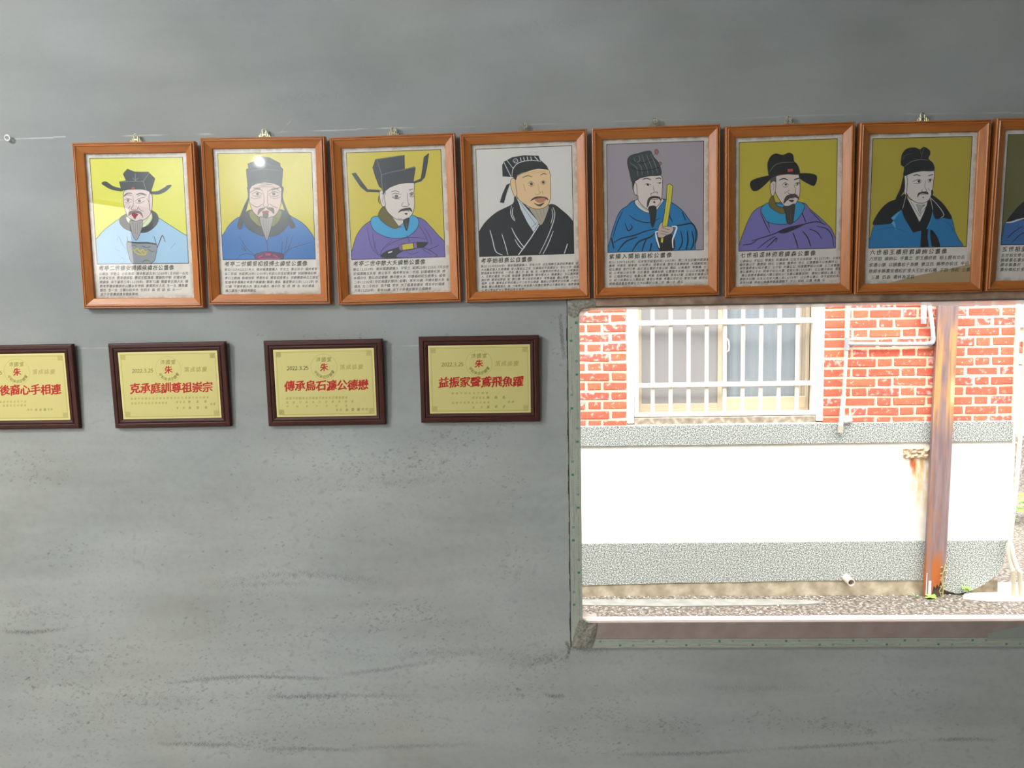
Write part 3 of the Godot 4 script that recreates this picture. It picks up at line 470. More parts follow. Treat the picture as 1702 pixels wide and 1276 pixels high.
	"朝": "8 24 21 24 21 20 8 20;8 32 21 32 21 27 8 27;2 13 2 9 12 9 12 0 16 0 16 9 26 9 26 13 16 13 16 17 25 17 25 21 25 35 16 35 16 39 26 39 26 42 16 42 15 48 12 48 12 42 3 42 3 39 12 39 12 35 4 35 4 17 12 17 12 13;44 30 44 21 33 21 33 30;44 33 33 33 33 42 44 42;29 46 29 17 25 7 22 2 25 0 27 3 32 17 44 17 44 5 37 4 38 0 46 1 48 5 48 46",
	"本": "24 48 24 37 3 37 3 33 19 33 10 19 2 12 5 9 9 12 17 22 24 33 24 14 12 14 12 10 24 10 24 0 28 0 28 10 40 11 40 14 28 14 28 33 39 17 47 9 50 12 42 19 33 33 49 33 49 37 28 37 28 48",
	"朱": "13 47 9 36 4 31 8 29 13 36 24 36 24 26 3 26 3 22 21 22 14 15 2 7 5 3 9 6 17 12 24 20 24 0 28 0 28 20 35 12 48 4 51 7 42 12 31 22 49 22 49 26 28 26 28 36 45 36 45 39 28 39 27 48 24 48 24 39 15 39 17 46",
	"村": "26 26 33 14 36 16 29 28;41 48 41 37 25 37 25 33 41 33 41 5 32 4 33 0 41 1 44 3 45 33 50 33 50 37 45 37 45 48;12 48 12 37 3 37 3 33 11 33 6 20 1 14 4 10 12 26 12 0 16 0 16 24 21 17 24 20 16 29 16 33 24 33 24 37 16 37 16 48",
	"松": "28 47 24 34 20 27 23 25 28 32 32 46;41 47 37 46 42 32 47 25 50 28 44 38;10 48 10 37 2 37 2 34 10 34 6 21 2 14 4 10 10 25 10 0 14 0 14 26 19 18 21 21 14 31 14 34 21 34 21 37 14 37 14 48;38 17 42 9 27 7 36 30 32 32 27 16 21 6 23 2 44 5 45 1 49 3 42 19",
	"林": "35 48 35 37 26 37 26 33 34 33 28 19 22 12 24 8 29 14 35 26 35 0 39 0 39 26 48 9 51 12 46 19 40 33 49 33 49 37 39 37 39 48;12 48 12 37 3 37 3 33 12 33 6 20 2 14 4 10 12 26 12 0 16 0 16 27 22 19 25 23 16 33 23 33 23 37 16 37 16 48",
	"森": "24 48 24 42 6 42 6 39 20 39 14 34 4 29 6 26 17 32 24 38 24 25 28 25 28 38 34 32 46 26 49 29 38 34 31 39 47 39 47 42 28 42 28 48;12 27 12 21 3 21 3 17 11 17 1 7 3 3 12 14 12 0 16 0 16 13 21 8 24 11 16 16 16 17 24 17 24 21 16 21 16 27;35 27 35 21 26 21 26 17 33 17 27 9 22 5 24 3 29 7 35 15 35 0 39 0 39 15 48 3 51 6 41 17 50 17 50 21 39 21 39 27",
	"樂": "23 32 29 32 29 27 23 27;23 40 29 40 29 35 23 35;24 22 24 19 3 19 3 16 21 16 15 11 2 5 5 2 17 8 24 14 24 0 28 0 28 14 36 8 48 2 51 5 38 11 31 16 49 16 49 19 28 19 28 22;25 48 23 43 19 43 19 23 33 23 33 43 27 43 28 48;35 22 46 24 47 22 49 22 47 31 44 30 45 27 39 26 49 40 46 42 43 37 38 36 44 47 40 48 34 36 35 32 41 34 34 25;4 23 15 25 15 22 18 23 16 32 14 31 15 27 8 27 18 41 15 42 12 37 8 37 13 47 10 48 3 36 4 33 10 34 3 26",
	"橋": "29 31 39 31 39 26 29 26;37 36 39 33 29 33 31 36;44 48 20 45 21 43 30 43 29 40 20 40 20 36 27 36 18 28 20 25 26 30 26 23 43 23 43 30 48 26 51 28 41 36 49 36 49 40 33 40 34 43 46 45;20 21 20 0 24 0 24 18 45 18 45 4 39 4 40 0 48 2 49 21;28 15 28 3 31 3 31 5 41 5 41 15;31 13 38 13 38 8 31 8;10 48 10 37 3 37 3 33 9 33 5 20 2 14 4 10 10 24 10 0 13 0 13 25 17 17 19 20 13 29 13 33 19 33 19 37 13 37 13 48",
	"次": "3 42 13 35 16 38 5 45;2 8 6 6 8 9 16 22 13 24;24 48 19 34 15 27 19 24 24 36 44 36 40 25 43 24 49 38 46 40 26 39 28 47;30 33 28 19 25 14 20 8 13 3 15 0 21 3 28 11 32 18 40 6 47 1 50 4 45 7 38 15 34 26 34 33",
	"正": "10 31 10 6 3 6 3 3 49 3 49 6 29 6 29 23 46 24 46 27 29 27 29 41 48 41 48 44 5 44 5 41 25 41 25 6 14 6 14 31",
	"歲": "14 17 10 10 13 8 17 17;12 46 12 37 3 37 3 33 30 33 31 29 6 29 6 13 2 2 5 0 7 4 9 12 10 25 31 25 34 11 25 3 27 0 36 7 41 2 44 1 47 2 49 9 47 11 45 4 42 5 39 10 45 22 42 23 37 14 34 25 49 25 49 29 43 29 45 30 40 33 49 33 49 37 29 37 29 41 44 41 44 44 29 44 29 48 25 48 25 37 15 37 15 46;36 32 42 29 34 29 34 33 37 33;27 17 22 9 22 19 29 19 29 22 12 22 12 19 19 19 19 9 22 9 11 3 12 1 17 3 25 8 30 16",
	"歷": "6 46 6 19 2 2 5 0 10 18 10 42 49 42 49 46;16 16 16 5 9 5 9 2 49 2 49 5 32 5 32 11 44 11 44 15 32 15 32 20 28 20 28 5 20 5 20 16;24 41 12 38 13 36 18 37 18 33 12 33 12 30 17 30 10 22 12 20 18 27 18 20 22 20 22 27 26 23 28 25 22 30 28 30 28 33 22 33 22 37 27 39;43 41 30 38 30 36 37 37 37 33 29 33 29 30 34 30 27 22 29 20 37 29 37 20 40 20 40 28 48 20 50 23 42 30 48 30 48 33 40 33 40 37 46 39",
	"氏": "9 1 28 8 27 11 13 7 13 24 29 24 33 10 36 5 39 2 44 1 47 2 50 11 47 13 45 5 41 6 36 12 33 24 49 24 49 28 32 28 32 30 31 41 45 44 43 47 9 43 9 8 7 5;28 28 13 28 13 39 27 41",
	"永": "14 45 34 38 36 41 16 48;3 27 3 24 15 24 11 15 2 7 5 4 16 15 20 26 18 28;45 34 33 23 28 34 28 37 10 37 10 34 24 34 24 5 16 4 17 0 25 1 28 3 28 24 38 10 48 4 50 7 43 11 35 20 48 31",
	"汪": "5 45 15 39 17 42 7 48;2 30 12 25 15 28 4 33;3 4 7 1 9 4 17 18 14 20;20 26 20 22 32 22 32 6 17 6 17 2 50 2 50 6 36 6 36 22 48 23 48 26 36 26 36 40 49 40 49 44 20 44 20 40 32 40 32 26",
	"沛": "4 45 14 39 16 42 6 48;2 30 11 25 13 28 4 33;4 4 7 1 8 4 15 18 13 20;31 48 31 41 16 41 16 37 31 37 31 30 19 30 19 7 22 7 22 27 31 27 31 0 35 0 35 27 44 27 44 12 38 11 39 7 46 8 47 15 47 30 35 30 35 37 50 37 50 41 35 41 35 48",
	"派": "5 45 14 39 16 42 7 48;2 31 11 25 13 28 4 33;3 4 6 1 8 4 14 18 12 21;27 1 40 7 39 10 31 7 31 32 35 32 41 11 48 1 51 4 46 9 42 18 50 25 47 27 41 21 39 26 38 33 46 35 43 38 28 34 28 7 26 4;19 43 19 19 16 7 13 2 16 0 19 6 22 18 23 40 47 45 44 48",
	"源": "28 26 44 26 44 21 28 21;28 33 44 33 44 29 28 29;26 15 20 5 23 3 30 14;41 14 47 4 50 6 44 16;5 45 13 39 16 42 7 48;2 31 11 25 13 28 4 34;3 3 7 1 10 7 14 18 11 20;18 46 17 20 14 8 11 3 14 1 17 6 21 19 21 42 50 42 50 46;34 41 32 36 24 36 24 18 34 18 34 4 28 4 29 0 37 2 38 18 48 18 48 36 36 36 38 41",
	"溪": "29 41 32 34 35 35 32 42;44 48 17 44 18 41 36 43 47 45;19 40 22 33 25 35 22 41;42 43 39 34 42 33 46 42;5 45 13 39 16 42 7 47;2 31 11 25 13 29 4 34;3 4 7 2 8 5 14 18 11 21;18 17 30 17 29 14 15 14 15 11 28 11 21 6 13 3 16 0 25 3 32 11 37 5 44 2 48 0 50 4 40 7 36 11 50 11 50 14 33 14 34 18 31 18 43 20 45 17 48 18 41 28 38 26 41 22 26 21 40 30 37 33 31 28 25 28 31 33 28 35 18 27 20 24 27 25 17 20",
	"濂": "4 45 11 38 14 41 6 47;2 31 10 25 12 27 4 33;3 3 6 1 7 4 13 18 10 20;30 48 32 43 15 43 15 15 10 2 14 0 18 14 19 40 49 40 49 43 36 43 34 48;39 40 36 35 31 35 28 40 25 39 28 35 20 35 20 32 28 32 28 28 21 28 21 26 28 26 28 22 20 22 20 19 28 19 28 16 21 16 21 13 27 13 18 5 20 2 28 10 28 0 31 0 31 13 36 13 36 0 39 0 39 10 48 3 51 5 40 13 47 13 47 19 50 19 50 22 47 22 47 28 39 28 39 32 49 32 49 35 40 35 43 39;31 32 36 32 36 28 31 28;31 19 36 19 36 16 31 16;31 22 31 26 36 26 36 22;39 19 44 19 44 16 39 16;39 22 39 26 44 26 44 22",
	"為": "33 14 37 7 40 8 36 15;11 47 16 39 19 41 14 48;18 13 19 2 23 3 21 13;25 13 28 4 32 5 29 14;11 14 5 3 8 1 14 13;26 48 23 39 4 39 4 36 21 36 11 21 2 14 4 11 12 17 45 17 42 4 34 4 35 0 43 1 47 5 49 20 43 20 45 30 39 30 41 39 27 39 30 47;16 20 20 26 41 26 39 20;26 36 37 36 35 30 23 30",
	"烏": "23 12 26 3 29 4 26 13;32 13 36 6 38 7 34 14;15 12 16 2 19 3 18 12;8 13 5 6 2 3 5 1 8 5 11 12;9 43 9 15 44 15 42 4 34 4 35 0 44 1 46 5 48 19 13 19 13 23 49 23 49 26 13 26 13 30 42 30 42 43 26 43 29 48 24 48 22 43;13 40 38 40 38 33 13 33",
	"熙": "14 35 21 35 21 27 14 27;9 13 6 6 2 2 5 0 9 4 12 9 12 12;17 12 19 1 23 2 21 13;28 12 33 1 36 2 31 13;38 12 47 0 50 2 42 14;11 38 11 24 16 24 16 19 8 19 8 43 16 43 16 38;5 19 5 16 27 16 27 19 19 19 19 24 24 24 24 27 24 38 19 38 19 43 27 43 27 46 5 46;33 43 44 43 44 34 33 34;29 46 30 17 35 16 48 16 50 23 47 24 45 19 34 19 33 21 33 30 47 30 47 46",
	"熹": "13 33 39 33 39 29 13 29;13 16 41 16 41 12 13 12;9 18 9 10 44 10 44 18;18 7 19 1 23 1 21 8;29 7 31 1 35 1 32 8;39 7 46 0 50 1 43 9;9 9 3 2 6 0 9 3 13 7;24 48 24 45 4 45 4 43 24 43 24 40 8 40 8 37 45 37 45 40 28 40 28 43 48 43 48 45 28 45 28 48;31 24 21 24 19 27 33 27;16 27 17 24 3 24 3 21 49 21 49 24 35 24 37 27 43 27 43 35 10 35 10 27",
	"王": "3 6 3 3 49 3 49 6 28 6 28 23 45 23 45 26 28 26 28 41 47 41 47 45 5 45 5 41 24 41 24 26 8 26 8 23 24 23 24 6",
	"理": "25 33 33 33 33 26 25 26;36 33 44 33 44 26 36 26;25 42 33 42 33 36 25 36;36 42 44 42 44 36 36 36;17 6 17 2 50 2 50 6 36 6 36 13 49 13 49 16 36 16 36 22 48 22 48 46 21 46 21 22 32 22 32 16 21 16 21 13 32 13 32 6;2 10 3 6 19 11 18 15 13 13 13 26 18 27 18 30 13 30 13 41 19 41 19 45 2 45 2 41 9 41 9 30 3 30 3 26 9 26 9 12",
	"生": "12 47 7 35 3 28 6 26 12 34 24 34 24 23 9 23 9 19 24 19 24 6 3 6 3 2 49 2 49 6 28 6 28 19 45 20 45 23 28 23 28 34 47 34 47 38 28 38 27 48 24 48 24 38 13 38 16 47",
	"畫": "3 5 3 2 49 2 49 5;9 19 9 7 44 7 44 19;12 12 24 12 24 9 12 9;28 12 40 12 40 9 28 9;12 17 24 17 24 14 12 14;28 17 40 17 40 14 28 14;40 37 40 35 28 35 28 37;24 48 24 45 8 45 8 43 24 43 24 40 3 40 3 37 24 37 24 35 8 35 8 32 24 32 24 29 7 29 7 27 24 27 24 24 3 24 3 22 50 22 50 24 28 24 28 27 46 27 46 29 28 29 28 32 44 32 44 37 49 37 49 40 44 40 44 45 28 45 28 48;40 40 28 40 28 43 40 43",
	"登": "15 23 36 23 36 16 15 16;11 26 11 13 41 13 41 26;46 42 39 35 35 39 43 46 40 48 33 42 30 48 26 47 35 34 18 34 25 45 22 46 5 46 5 43 20 43 14 36 7 41 5 39 12 33 1 26 4 23 17 33 17 30 36 30 36 33 48 24 51 27 41 33 49 40;34 13 30 5 18 5 21 6 18 13 15 11 18 5 3 5 3 2 49 2 49 5 34 5 38 12",
	"益": "31 29 47 22 49 25 33 32;18 32 4 24 6 21 9 23 21 30;9 22 9 5 2 5 2 2 50 2 50 5 43 5 43 22;13 5 13 18 19 18 19 5;23 5 23 18 29 18 29 5;33 5 33 18 40 18 40 5;37 48 32 39 34 38 18 38 20 39 15 48 12 47 17 38 3 38 3 35 49 35 49 38 35 38 41 47",
	"監": "34 32 43 23 46 25 36 34;4 46 4 21 27 21 27 24 17 24 17 29 25 29 25 31 25 39 17 39 17 43 26 43 26 46;8 24 8 29 14 29 14 24;33 48 30 37 26 32 29 30 33 37 50 37 50 41 35 41 37 48;8 36 22 36 22 32 8 32;8 39 8 43 14 43 14 39;9 18 9 5 2 5 2 2 50 2 50 5 43 5 43 18;12 5 12 15 19 15 19 5;23 5 23 15 29 15 29 5;33 5 33 15 40 15 40 5",
	"相": "28 29 44 29 44 20 28 20;28 33 28 41 44 41 44 33;28 17 44 17 44 7 28 7;25 45 25 1 28 1 28 4 44 4 44 1 48 1 48 45;11 48 11 37 3 37 3 33 11 33 6 20 2 14 4 10 11 25 11 0 15 0 15 24 20 17 23 20 15 29 15 33 22 33 22 37 15 37 15 48",
	"石": "3 44 3 40 18 40 10 24 1 15 4 12 13 21 13 0 17 0 17 4 41 4 41 0 46 0 46 27 17 27 23 40 49 40 49 44;17 8 17 23 41 23 41 8",
	"祖": "8 46 13 39 17 41 11 48;24 45 24 6 18 6 18 2 50 2 50 6 46 6 46 45;28 6 28 16 42 16 42 6;28 29 42 29 42 19 28 19;28 32 28 42 42 42 42 32;3 39 3 36 17 36 11 28 1 19 3 16 10 22 10 0 14 0 14 23 20 16 22 20 15 27 21 38 19 39",
	"祿": "22 22 28 15 30 17 25 24;7 46 12 39 15 41 10 48;29 41 41 41 40 36 28 36;20 8 21 5 33 12 33 4 26 4 27 0 36 1 37 4 37 18 43 9 48 4 50 7 42 16 48 22 46 24 40 19 37 25 49 25 49 29 42 29 45 44 30 45 31 48 28 48 23 33 39 32 38 29 20 29 20 25 33 25 33 16;3 39 3 36 15 36 10 28 1 19 3 16 10 22 10 0 14 0 14 23 19 17 21 20 14 27 20 38 18 39",
	"福": "7 47 11 39 14 41 10 48;28 36 43 36 43 30 28 30;24 39 24 27 46 27 46 39;21 46 21 42 49 42 49 46;33 20 33 15 25 15 25 20;37 20 45 20 45 15 37 15;33 12 33 6 25 6 25 12;37 12 45 12 45 6 37 6;3 38 3 35 16 35 11 27 1 18 3 14 10 20 10 0 14 0 14 23 19 17 22 20 22 0 25 0 25 3 45 3 45 0 49 0 49 23 22 23 22 20 15 26 21 37 19 39",
	"私": "23 3 44 7 46 2 50 3 41 27 37 25 43 11 27 9 37 46 33 47 26 18 21 7;22 48 3 43 4 40 12 41 12 34 3 34 3 30 12 30 1 13 3 10 12 24 12 0 16 0 16 25 22 17 24 20 16 29 25 30 25 34 16 34 16 42 24 44",
	"第": "9 25 7 14 21 14 15 9 4 3 6 0 17 7 24 12 24 0 28 0 28 14 43 14 41 6 33 6 34 3 42 3 45 5 47 17 28 17 28 22 45 22 45 34 7 34 7 30 24 30 24 25;12 22 24 22 24 17 11 17;28 30 41 30 41 25 28 25;11 48 7 40 2 36 6 34 11 41 14 41 17 34 20 36 18 41 26 41 26 44 13 44 15 48;31 48 24 36 28 34 32 41 36 41 40 34 43 36 40 41 49 41 49 44 34 44 35 48",
	"等": "30 48 23 37 24 36 24 33 8 33 8 29 24 29 24 25 3 25 3 21 35 21 35 17 4 17 4 13 35 13 34 4 26 4 27 0 38 2 39 13 48 13 48 17 39 17 39 21 50 21 50 25 28 25 28 29 45 29 45 33 28 33 27 36 30 41 34 41 38 34 41 36 38 41 49 41 49 44 32 44 34 48;12 11 20 3 23 5 14 13;10 48 2 36 5 34 10 41 12 41 14 35 18 36 16 41 25 41 25 44 12 44 13 48",
	"簿": "5 32 14 27 16 30 7 34;3 22 12 17 13 21 4 24;4 3 7 1 9 3 16 15 14 17;19 29 19 14 22 14 22 17 31 17 31 14 34 14 34 17 43 17 43 14 47 14 47 29 34 29 34 32 49 32 49 34 46 34 47 35 45 37 42 38 40 36 44 34 34 34 34 37 31 37 31 34 17 34 17 32 31 32 31 29;38 15 38 12 15 12 15 9 22 9 20 8 26 2 29 4 24 9 38 9 38 3 32 3 33 0 40 1 42 2 42 9 49 9 49 12 42 12 42 15;31 22 31 20 22 20 22 22;31 24 22 24 22 27 31 27;34 22 43 22 43 20 34 20;34 24 34 27 43 27 43 24;10 48 2 37 5 35 10 41 13 41 16 35 19 36 16 41 25 41 25 44 12 44 14 47;30 48 22 37 25 35 30 41 33 41 37 36 40 37 37 41 49 41 49 44 32 44 34 47",
	"系": "15 16 4 6 7 3 12 7 19 15;33 14 45 3 49 6 36 16;35 28 39 23 16 22 39 36 36 39 28 33 15 32 26 42 45 45 42 48 6 44 7 40 21 41 8 32 10 28 23 29 6 21 7 17 25 19 25 5 17 5 18 1 28 3 29 19 41 20 45 16 48 18 38 29",
	"紫": "33 9 45 1 49 4 36 11;15 11 3 4 6 1 11 4 18 9;10 19 23 21 6 14 7 11 25 13 24 4 17 4 18 0 28 2 29 13 42 14 46 10 49 11 37 22 34 20 39 17 18 15 38 25 35 28 29 24 18 23 27 28 24 31 9 23;6 44 6 32 2 31 3 28 26 31 26 34 18 33 18 39 26 40 26 43 18 43 18 48 14 48 14 33 9 32 9 44;45 45 32 41 32 48 28 48 29 31 35 29 48 30 50 36 46 37 45 33 32 34 32 37 48 42",
	"紹": "10 14 12 3 15 4 13 15;4 15 2 3 5 1 8 14;16 15 19 6 22 7 19 16;24 21 24 0 28 0 28 3 43 3 43 1 47 1 47 21;28 6 28 18 43 18 43 6;23 46 23 42 32 42 28 32 22 27 25 24 32 30 36 42 44 42 43 30 42 29 36 29 37 26 43 26 46 27 48 46;3 17 18 20 19 17 22 18 19 29 16 28 17 23 8 22 20 38 17 40 13 33 7 33 16 47 12 48 6 37 2 32 3 29 11 30 2 21",
	"絢": "10 14 12 3 15 3 13 15;4 15 2 2 5 1 8 14;16 15 19 5 22 6 19 16;36 20 36 14 28 14 28 20;36 23 28 23 28 28 36 28;25 32 25 8 28 8 28 11 39 11 39 32;28 48 24 37 20 32 23 30 28 37 45 37 43 7 41 4 33 4 34 1 43 1 45 3 47 9 49 40 29 40 32 47;3 17 18 20 19 17 22 18 18 29 15 28 17 23 8 22 20 38 17 40 13 33 7 33 16 47 12 48 6 37 2 32 3 29 11 30 2 21",
	"經": "22 46 22 42 49 42 49 46;27 40 21 31 27 20 31 22 25 31 30 39;36 40 30 31 36 21 40 22 34 31 39 39;45 40 39 31 46 20 49 22 43 31 48 39;10 14 11 3 14 4 13 15;4 15 2 2 5 1 8 14;15 15 17 6 20 7 18 16;20 5 20 1 50 1 50 5 37 5 37 15 48 15 48 19 23 19 23 15 33 15 33 5;3 17 17 20 18 17 21 18 18 29 15 28 16 23 8 21 20 38 16 40 13 33 7 33 15 47 12 48 6 37 2 32 3 29 10 30 2 21",
	"縣": "42 16 47 4 51 5 45 17;30 17 26 5 28 3 33 16;19 14 23 6 26 7 22 16;7 15 2 6 5 4 10 15;28 18 37 20 37 5 31 4 32 1 34 1 39 1 40 3 40 20 46 21 47 17 50 19 45 30 42 28 45 24 34 23 47 37 44 39 40 33 33 33 39 42 38 42 49 45 47 48 26 44 27 41 35 42 27 32 28 29 37 30 27 22;2 20 2 17 14 17 14 5 8 4 9 1 16 2 17 17 27 17 27 20 24 20 24 46 5 46 5 20;9 37 20 37 20 33 9 33;9 39 9 43 20 43 20 39;9 30 20 30 20 27 9 27;9 20 9 24 20 24 20 20",
	"考": "44 46 30 33 26 33 26 39 37 39 37 42 26 42 26 48 22 48 22 42 8 42 8 39 22 39 22 33 4 33 4 29 25 29 2 18 4 14 18 21 14 13 37 13 34 5 22 5 24 1 34 1 37 2 40 7 42 16 20 16 22 21 44 21 44 24 23 24 31 29 49 29 49 33 35 33 47 44",
	"聖": "33 41 44 41 44 28 33 28;30 45 30 25 47 25 47 45;21 43 21 40 10 40 10 43;2 27 3 23 21 25 21 21 24 21 24 25 27 25 27 28 24 28 24 43 27 43 27 46 3 46 3 43 7 43 7 27;21 37 21 34 10 34 10 37;21 31 21 28 10 27 10 31;2 5 2 1 50 1 50 5 28 5 28 9 44 10 44 12 28 12 28 17 46 17 46 20 6 20 6 17 24 17 24 12 8 12 8 9 24 9 24 5",
	"聰": "26 41 44 41 44 22 26 22;32 17 37 10 40 11 35 19;42 15 47 5 50 6 44 17;28 16 28 4 29 2 43 2 45 8 41 10 40 5 32 5 31 16;23 15 20 5 23 4 26 14;33 48 31 44 23 44 23 19 47 19 47 44 35 44 37 48;31 32 35 29 28 25 29 23 37 28 41 24 42 26 39 29 43 37 34 38 35 40 33 40 27 32 29 31 33 35 39 35 36 31 33 33;2 11 3 8 14 10 14 0 18 0 18 11 21 12 20 15 18 14 18 43 20 43 20 46 2 46 2 43 5 43 5 12;8 43 14 43 14 35 8 35;8 32 14 32 14 24 8 24;8 21 14 21 14 14 8 13",
	"聲": "13 48 13 46 3 46 3 43 13 43 13 41 5 41 5 39 25 39 25 41 16 41 16 43 26 43 26 46 16 46 16 48;3 7 3 4 38 5 38 0 41 0 41 5 49 5 49 8 41 8 41 21 49 21 49 24 6 24 8 29 24 29 24 37 5 37 5 30 3 26 5 24 3 24 3 21 11 21 11 7;9 35 13 35 13 31 8 31;16 35 21 35 21 31 16 31;42 35 37 31 33 35;30 47 29 42 25 39 27 35 30 35 34 30 25 28 27 25 37 28 48 25 50 27 40 30 46 37 29 37 32 40 33 44 40 44 40 39 42 38 49 38 49 41 43 41 43 47;15 21 38 21 38 19 15 19;15 16 38 16 38 13 15 13;15 10 38 10 38 8 15 7",
	"職": "41 44 46 35 49 37 44 45;21 26 21 4 24 4 24 8 31 8 31 6 34 6 29 3 32 1 40 9 43 3 46 2 48 3 50 12 48 14 46 6 43 12 49 25 46 26 42 17 41 29 49 29 49 33 40 33 40 48 36 48 37 33 32 33 34 38 30 39 29 33 25 33 24 39 21 39 22 33 18 33 18 29 37 29 39 12 37 10 34 7 34 26;24 47 26 43 19 43 19 39 35 39 35 43 30 43 27 48;24 16 31 16 31 11 24 11;24 18 24 23 31 23 31 18;2 11 2 8 13 10 13 0 16 0 16 11 19 12 18 15 16 15 16 42 18 42 18 46 2 46 2 42 5 42 5 12;8 42 13 42 13 35 8 35;8 32 13 32 13 24 8 24;8 21 13 21 13 14 8 13",
	"自": "12 26 40 26 40 18 12 18;12 30 12 37 40 37 40 30;12 15 40 15 40 7 12 7;24 48 22 41 8 41 8 0 12 0 12 3 40 3 40 1 44 1 44 41 26 41 28 48",
	"至": "8 27 41 29 44 25 47 27 34 39 31 37 37 32 13 31 23 42 48 42 48 45 4 45 4 42 18 42 6 30;24 26 24 19 7 19 7 16 24 16 24 6 3 6 3 2 49 2 49 6 28 6 28 16 45 16 45 19 28 19 28 26",
	"興": "21 39 21 36 30 36 30 39;24 30 28 30 28 23 24 23;22 33 22 21 30 21 30 33;31 9 46 1 48 4 33 12;17 12 3 3 5 0 15 5 21 9;6 44 7 16 2 16 2 13 50 13 50 16 45 16 46 46 37 46 37 43 43 43 43 36 37 36 37 32 43 32 43 26 37 26 37 23 42 23 42 16 35 16 35 46 31 46 17 46 17 16 10 16 10 23 16 23 16 26 10 26 10 33 15 33 15 36 9 36 9 42 17 44 15 48;20 16 20 42 32 42 32 16",
	"華": "24 24 24 19 16 19 16 24;28 24 36 24 36 19 28 19;24 27 16 27 16 32 24 32;28 27 28 32 36 32 36 27;6 19 6 15 24 15 24 11 3 11 3 7 24 7 24 0 28 0 28 7 49 7 49 11 28 11 28 15 47 15 47 19 40 19 40 24 49 24 49 27 40 27 40 32 46 32 46 36 6 36 6 32 12 32 12 27 3 27 3 24 12 24 12 19;3 45 3 41 15 41 15 37 19 37 19 41 33 41 33 37 37 37 37 41 49 41 49 45 37 45 37 48 33 48 33 45 19 45 18 48 15 48 15 45",
	"萬": "13 28 24 28 24 25 13 25;28 28 39 28 39 25 28 25;13 35 24 35 24 31 13 31;28 35 39 35 39 31 28 31;32 14 34 10 28 10 28 15 43 15 43 4 37 4 38 0 44 1 47 3 47 19 28 19 28 22 43 22 43 38 9 38 9 22 24 22 24 19 6 19 6 0 9 0 9 15 24 15 24 10 13 9 13 6 36 7 37 4 40 5 35 14;4 45 4 42 15 42 15 38 19 38 19 42 33 42 33 38 37 38 37 42 49 42 49 45 37 45 37 48 33 48 33 45 19 45 18 48 15 48 15 45",
	"落": "3 4 6 1 8 3 16 14 14 17;6 35 14 29 17 32 8 37;2 25 11 19 13 22 4 27;27 38 21 31 15 26 18 24 24 29 30 23 16 18 18 15 21 16 21 0 25 0 25 3 41 3 41 0 45 0 45 16 22 16 34 21 48 15 51 18 37 23 46 33 44 35 29 34 31 38;25 6 25 13 41 13 41 6;41 31 34 25 26 31;3 45 3 41 15 41 15 37 19 37 19 41 33 41 33 37 37 37 37 41 49 41 49 45 37 45 37 48 33 48 33 45 19 45 18 48 15 48 15 45",
	"葬": "33 48 33 45 19 45 19 48 15 48 15 45 3 45 3 41 15 41 15 38 19 38 19 41 33 41 33 38 37 38 37 41 49 41 49 45 37 45 37 48;16 18 16 14 2 14 2 10 15 10 11 6 4 3 6 0 14 4 19 10 22 10 33 10 33 0 37 0 37 10 50 10 50 14 37 14 37 18 33 18 33 14 19 14 19 18;44 32 32 29 32 34 48 34 48 37 4 37 4 34 14 34 3 27 5 24 13 29 22 29 17 24 12 27 10 26 15 22 4 19 6 16 17 20 21 23 27 30 16 31 18 34 29 34 30 20 32 19 46 19 48 20 49 25 46 26 45 22 32 23 32 26 46 30",
	"蔭": "33 38 27 34 16 28 19 25 33 34 48 25 51 28 40 32 35 36 36 37 33 38 37 38 37 41 49 41 49 45 37 45 36 48 33 48 33 45 19 45 18 48 15 48 15 45 3 45 3 41 15 41 15 37 19 37 19 41 33 41;30 30 32 26 22 26 22 23 39 23 37 19 21 19 21 16 47 16 47 19 41 19 44 25 34 26 36 27 33 31;20 1 43 3 45 0 48 2 40 11 50 11 50 13 19 13 17 19 14 23 19 35 17 37 5 37 5 0 8 0 8 33 14 33 10 23 15 17 15 13 14 10 9 10 10 7 16 7 18 11 27 11 19 4;37 9 41 6 25 5 32 11 40 11",
	"蘆": "15 23 15 13 43 13 43 23;33 48 33 45 19 45 19 48 15 48 15 45 3 45 3 42 15 42 15 39 19 39 19 42 33 42 33 39 37 39 37 42 49 42 49 45 37 45 37 48;13 29 13 27 23 28 24 25 27 24 41 24 43 25 44 28 42 28 40 26 26 27 40 29 40 31 26 30 26 32 45 32 44 28 47 28 49 34 27 34 27 36 45 37 45 38 27 38 27 41 23 41 23 34 7 34 6 16 2 2 5 0 9 15 10 32 23 32 23 30;13 11 13 4 8 4 8 2 50 2 50 4 45 4 45 11;17 4 17 9 23 9 23 4;26 4 26 9 32 9 32 4;35 4 35 9 41 9 41 4;18 17 27 17 27 15 18 15;30 17 40 17 40 15 30 15;18 21 27 21 27 19 18 19;30 21 40 21 40 19 30 19",
	"號": "8 43 17 43 17 35 8 35;5 46 5 32 20 32 20 46;2 28 2 25 7 25 5 16 15 16 14 5 12 4 7 4 8 1 15 1 17 5 19 19 9 19 10 25 21 25 21 28;34 48 34 38 23 38 23 16 18 2 21 0 26 15 27 35 46 35 45 29 48 28 49 32 50 37 37 38 37 41 48 41 48 45 37 45 37 48;33 34 33 30 28 30 28 27 33 27 34 22 36 21 47 21 48 26 45 27 44 24 37 24 37 28 44 28 43 31 37 30 37 34;31 18 29 7 25 3 27 0 31 5 34 15 39 15 40 2 46 1 49 3 50 10 47 11 47 5 42 5 42 18",
	"行": "23 45 23 41 48 41 48 45;14 48 2 37 4 34 18 47;20 31 20 27 38 27 38 5 28 4 30 0 40 1 42 5 42 27 50 27 50 31;16 37 11 30 1 21 4 18 10 23 10 0 14 0 14 28 20 36",
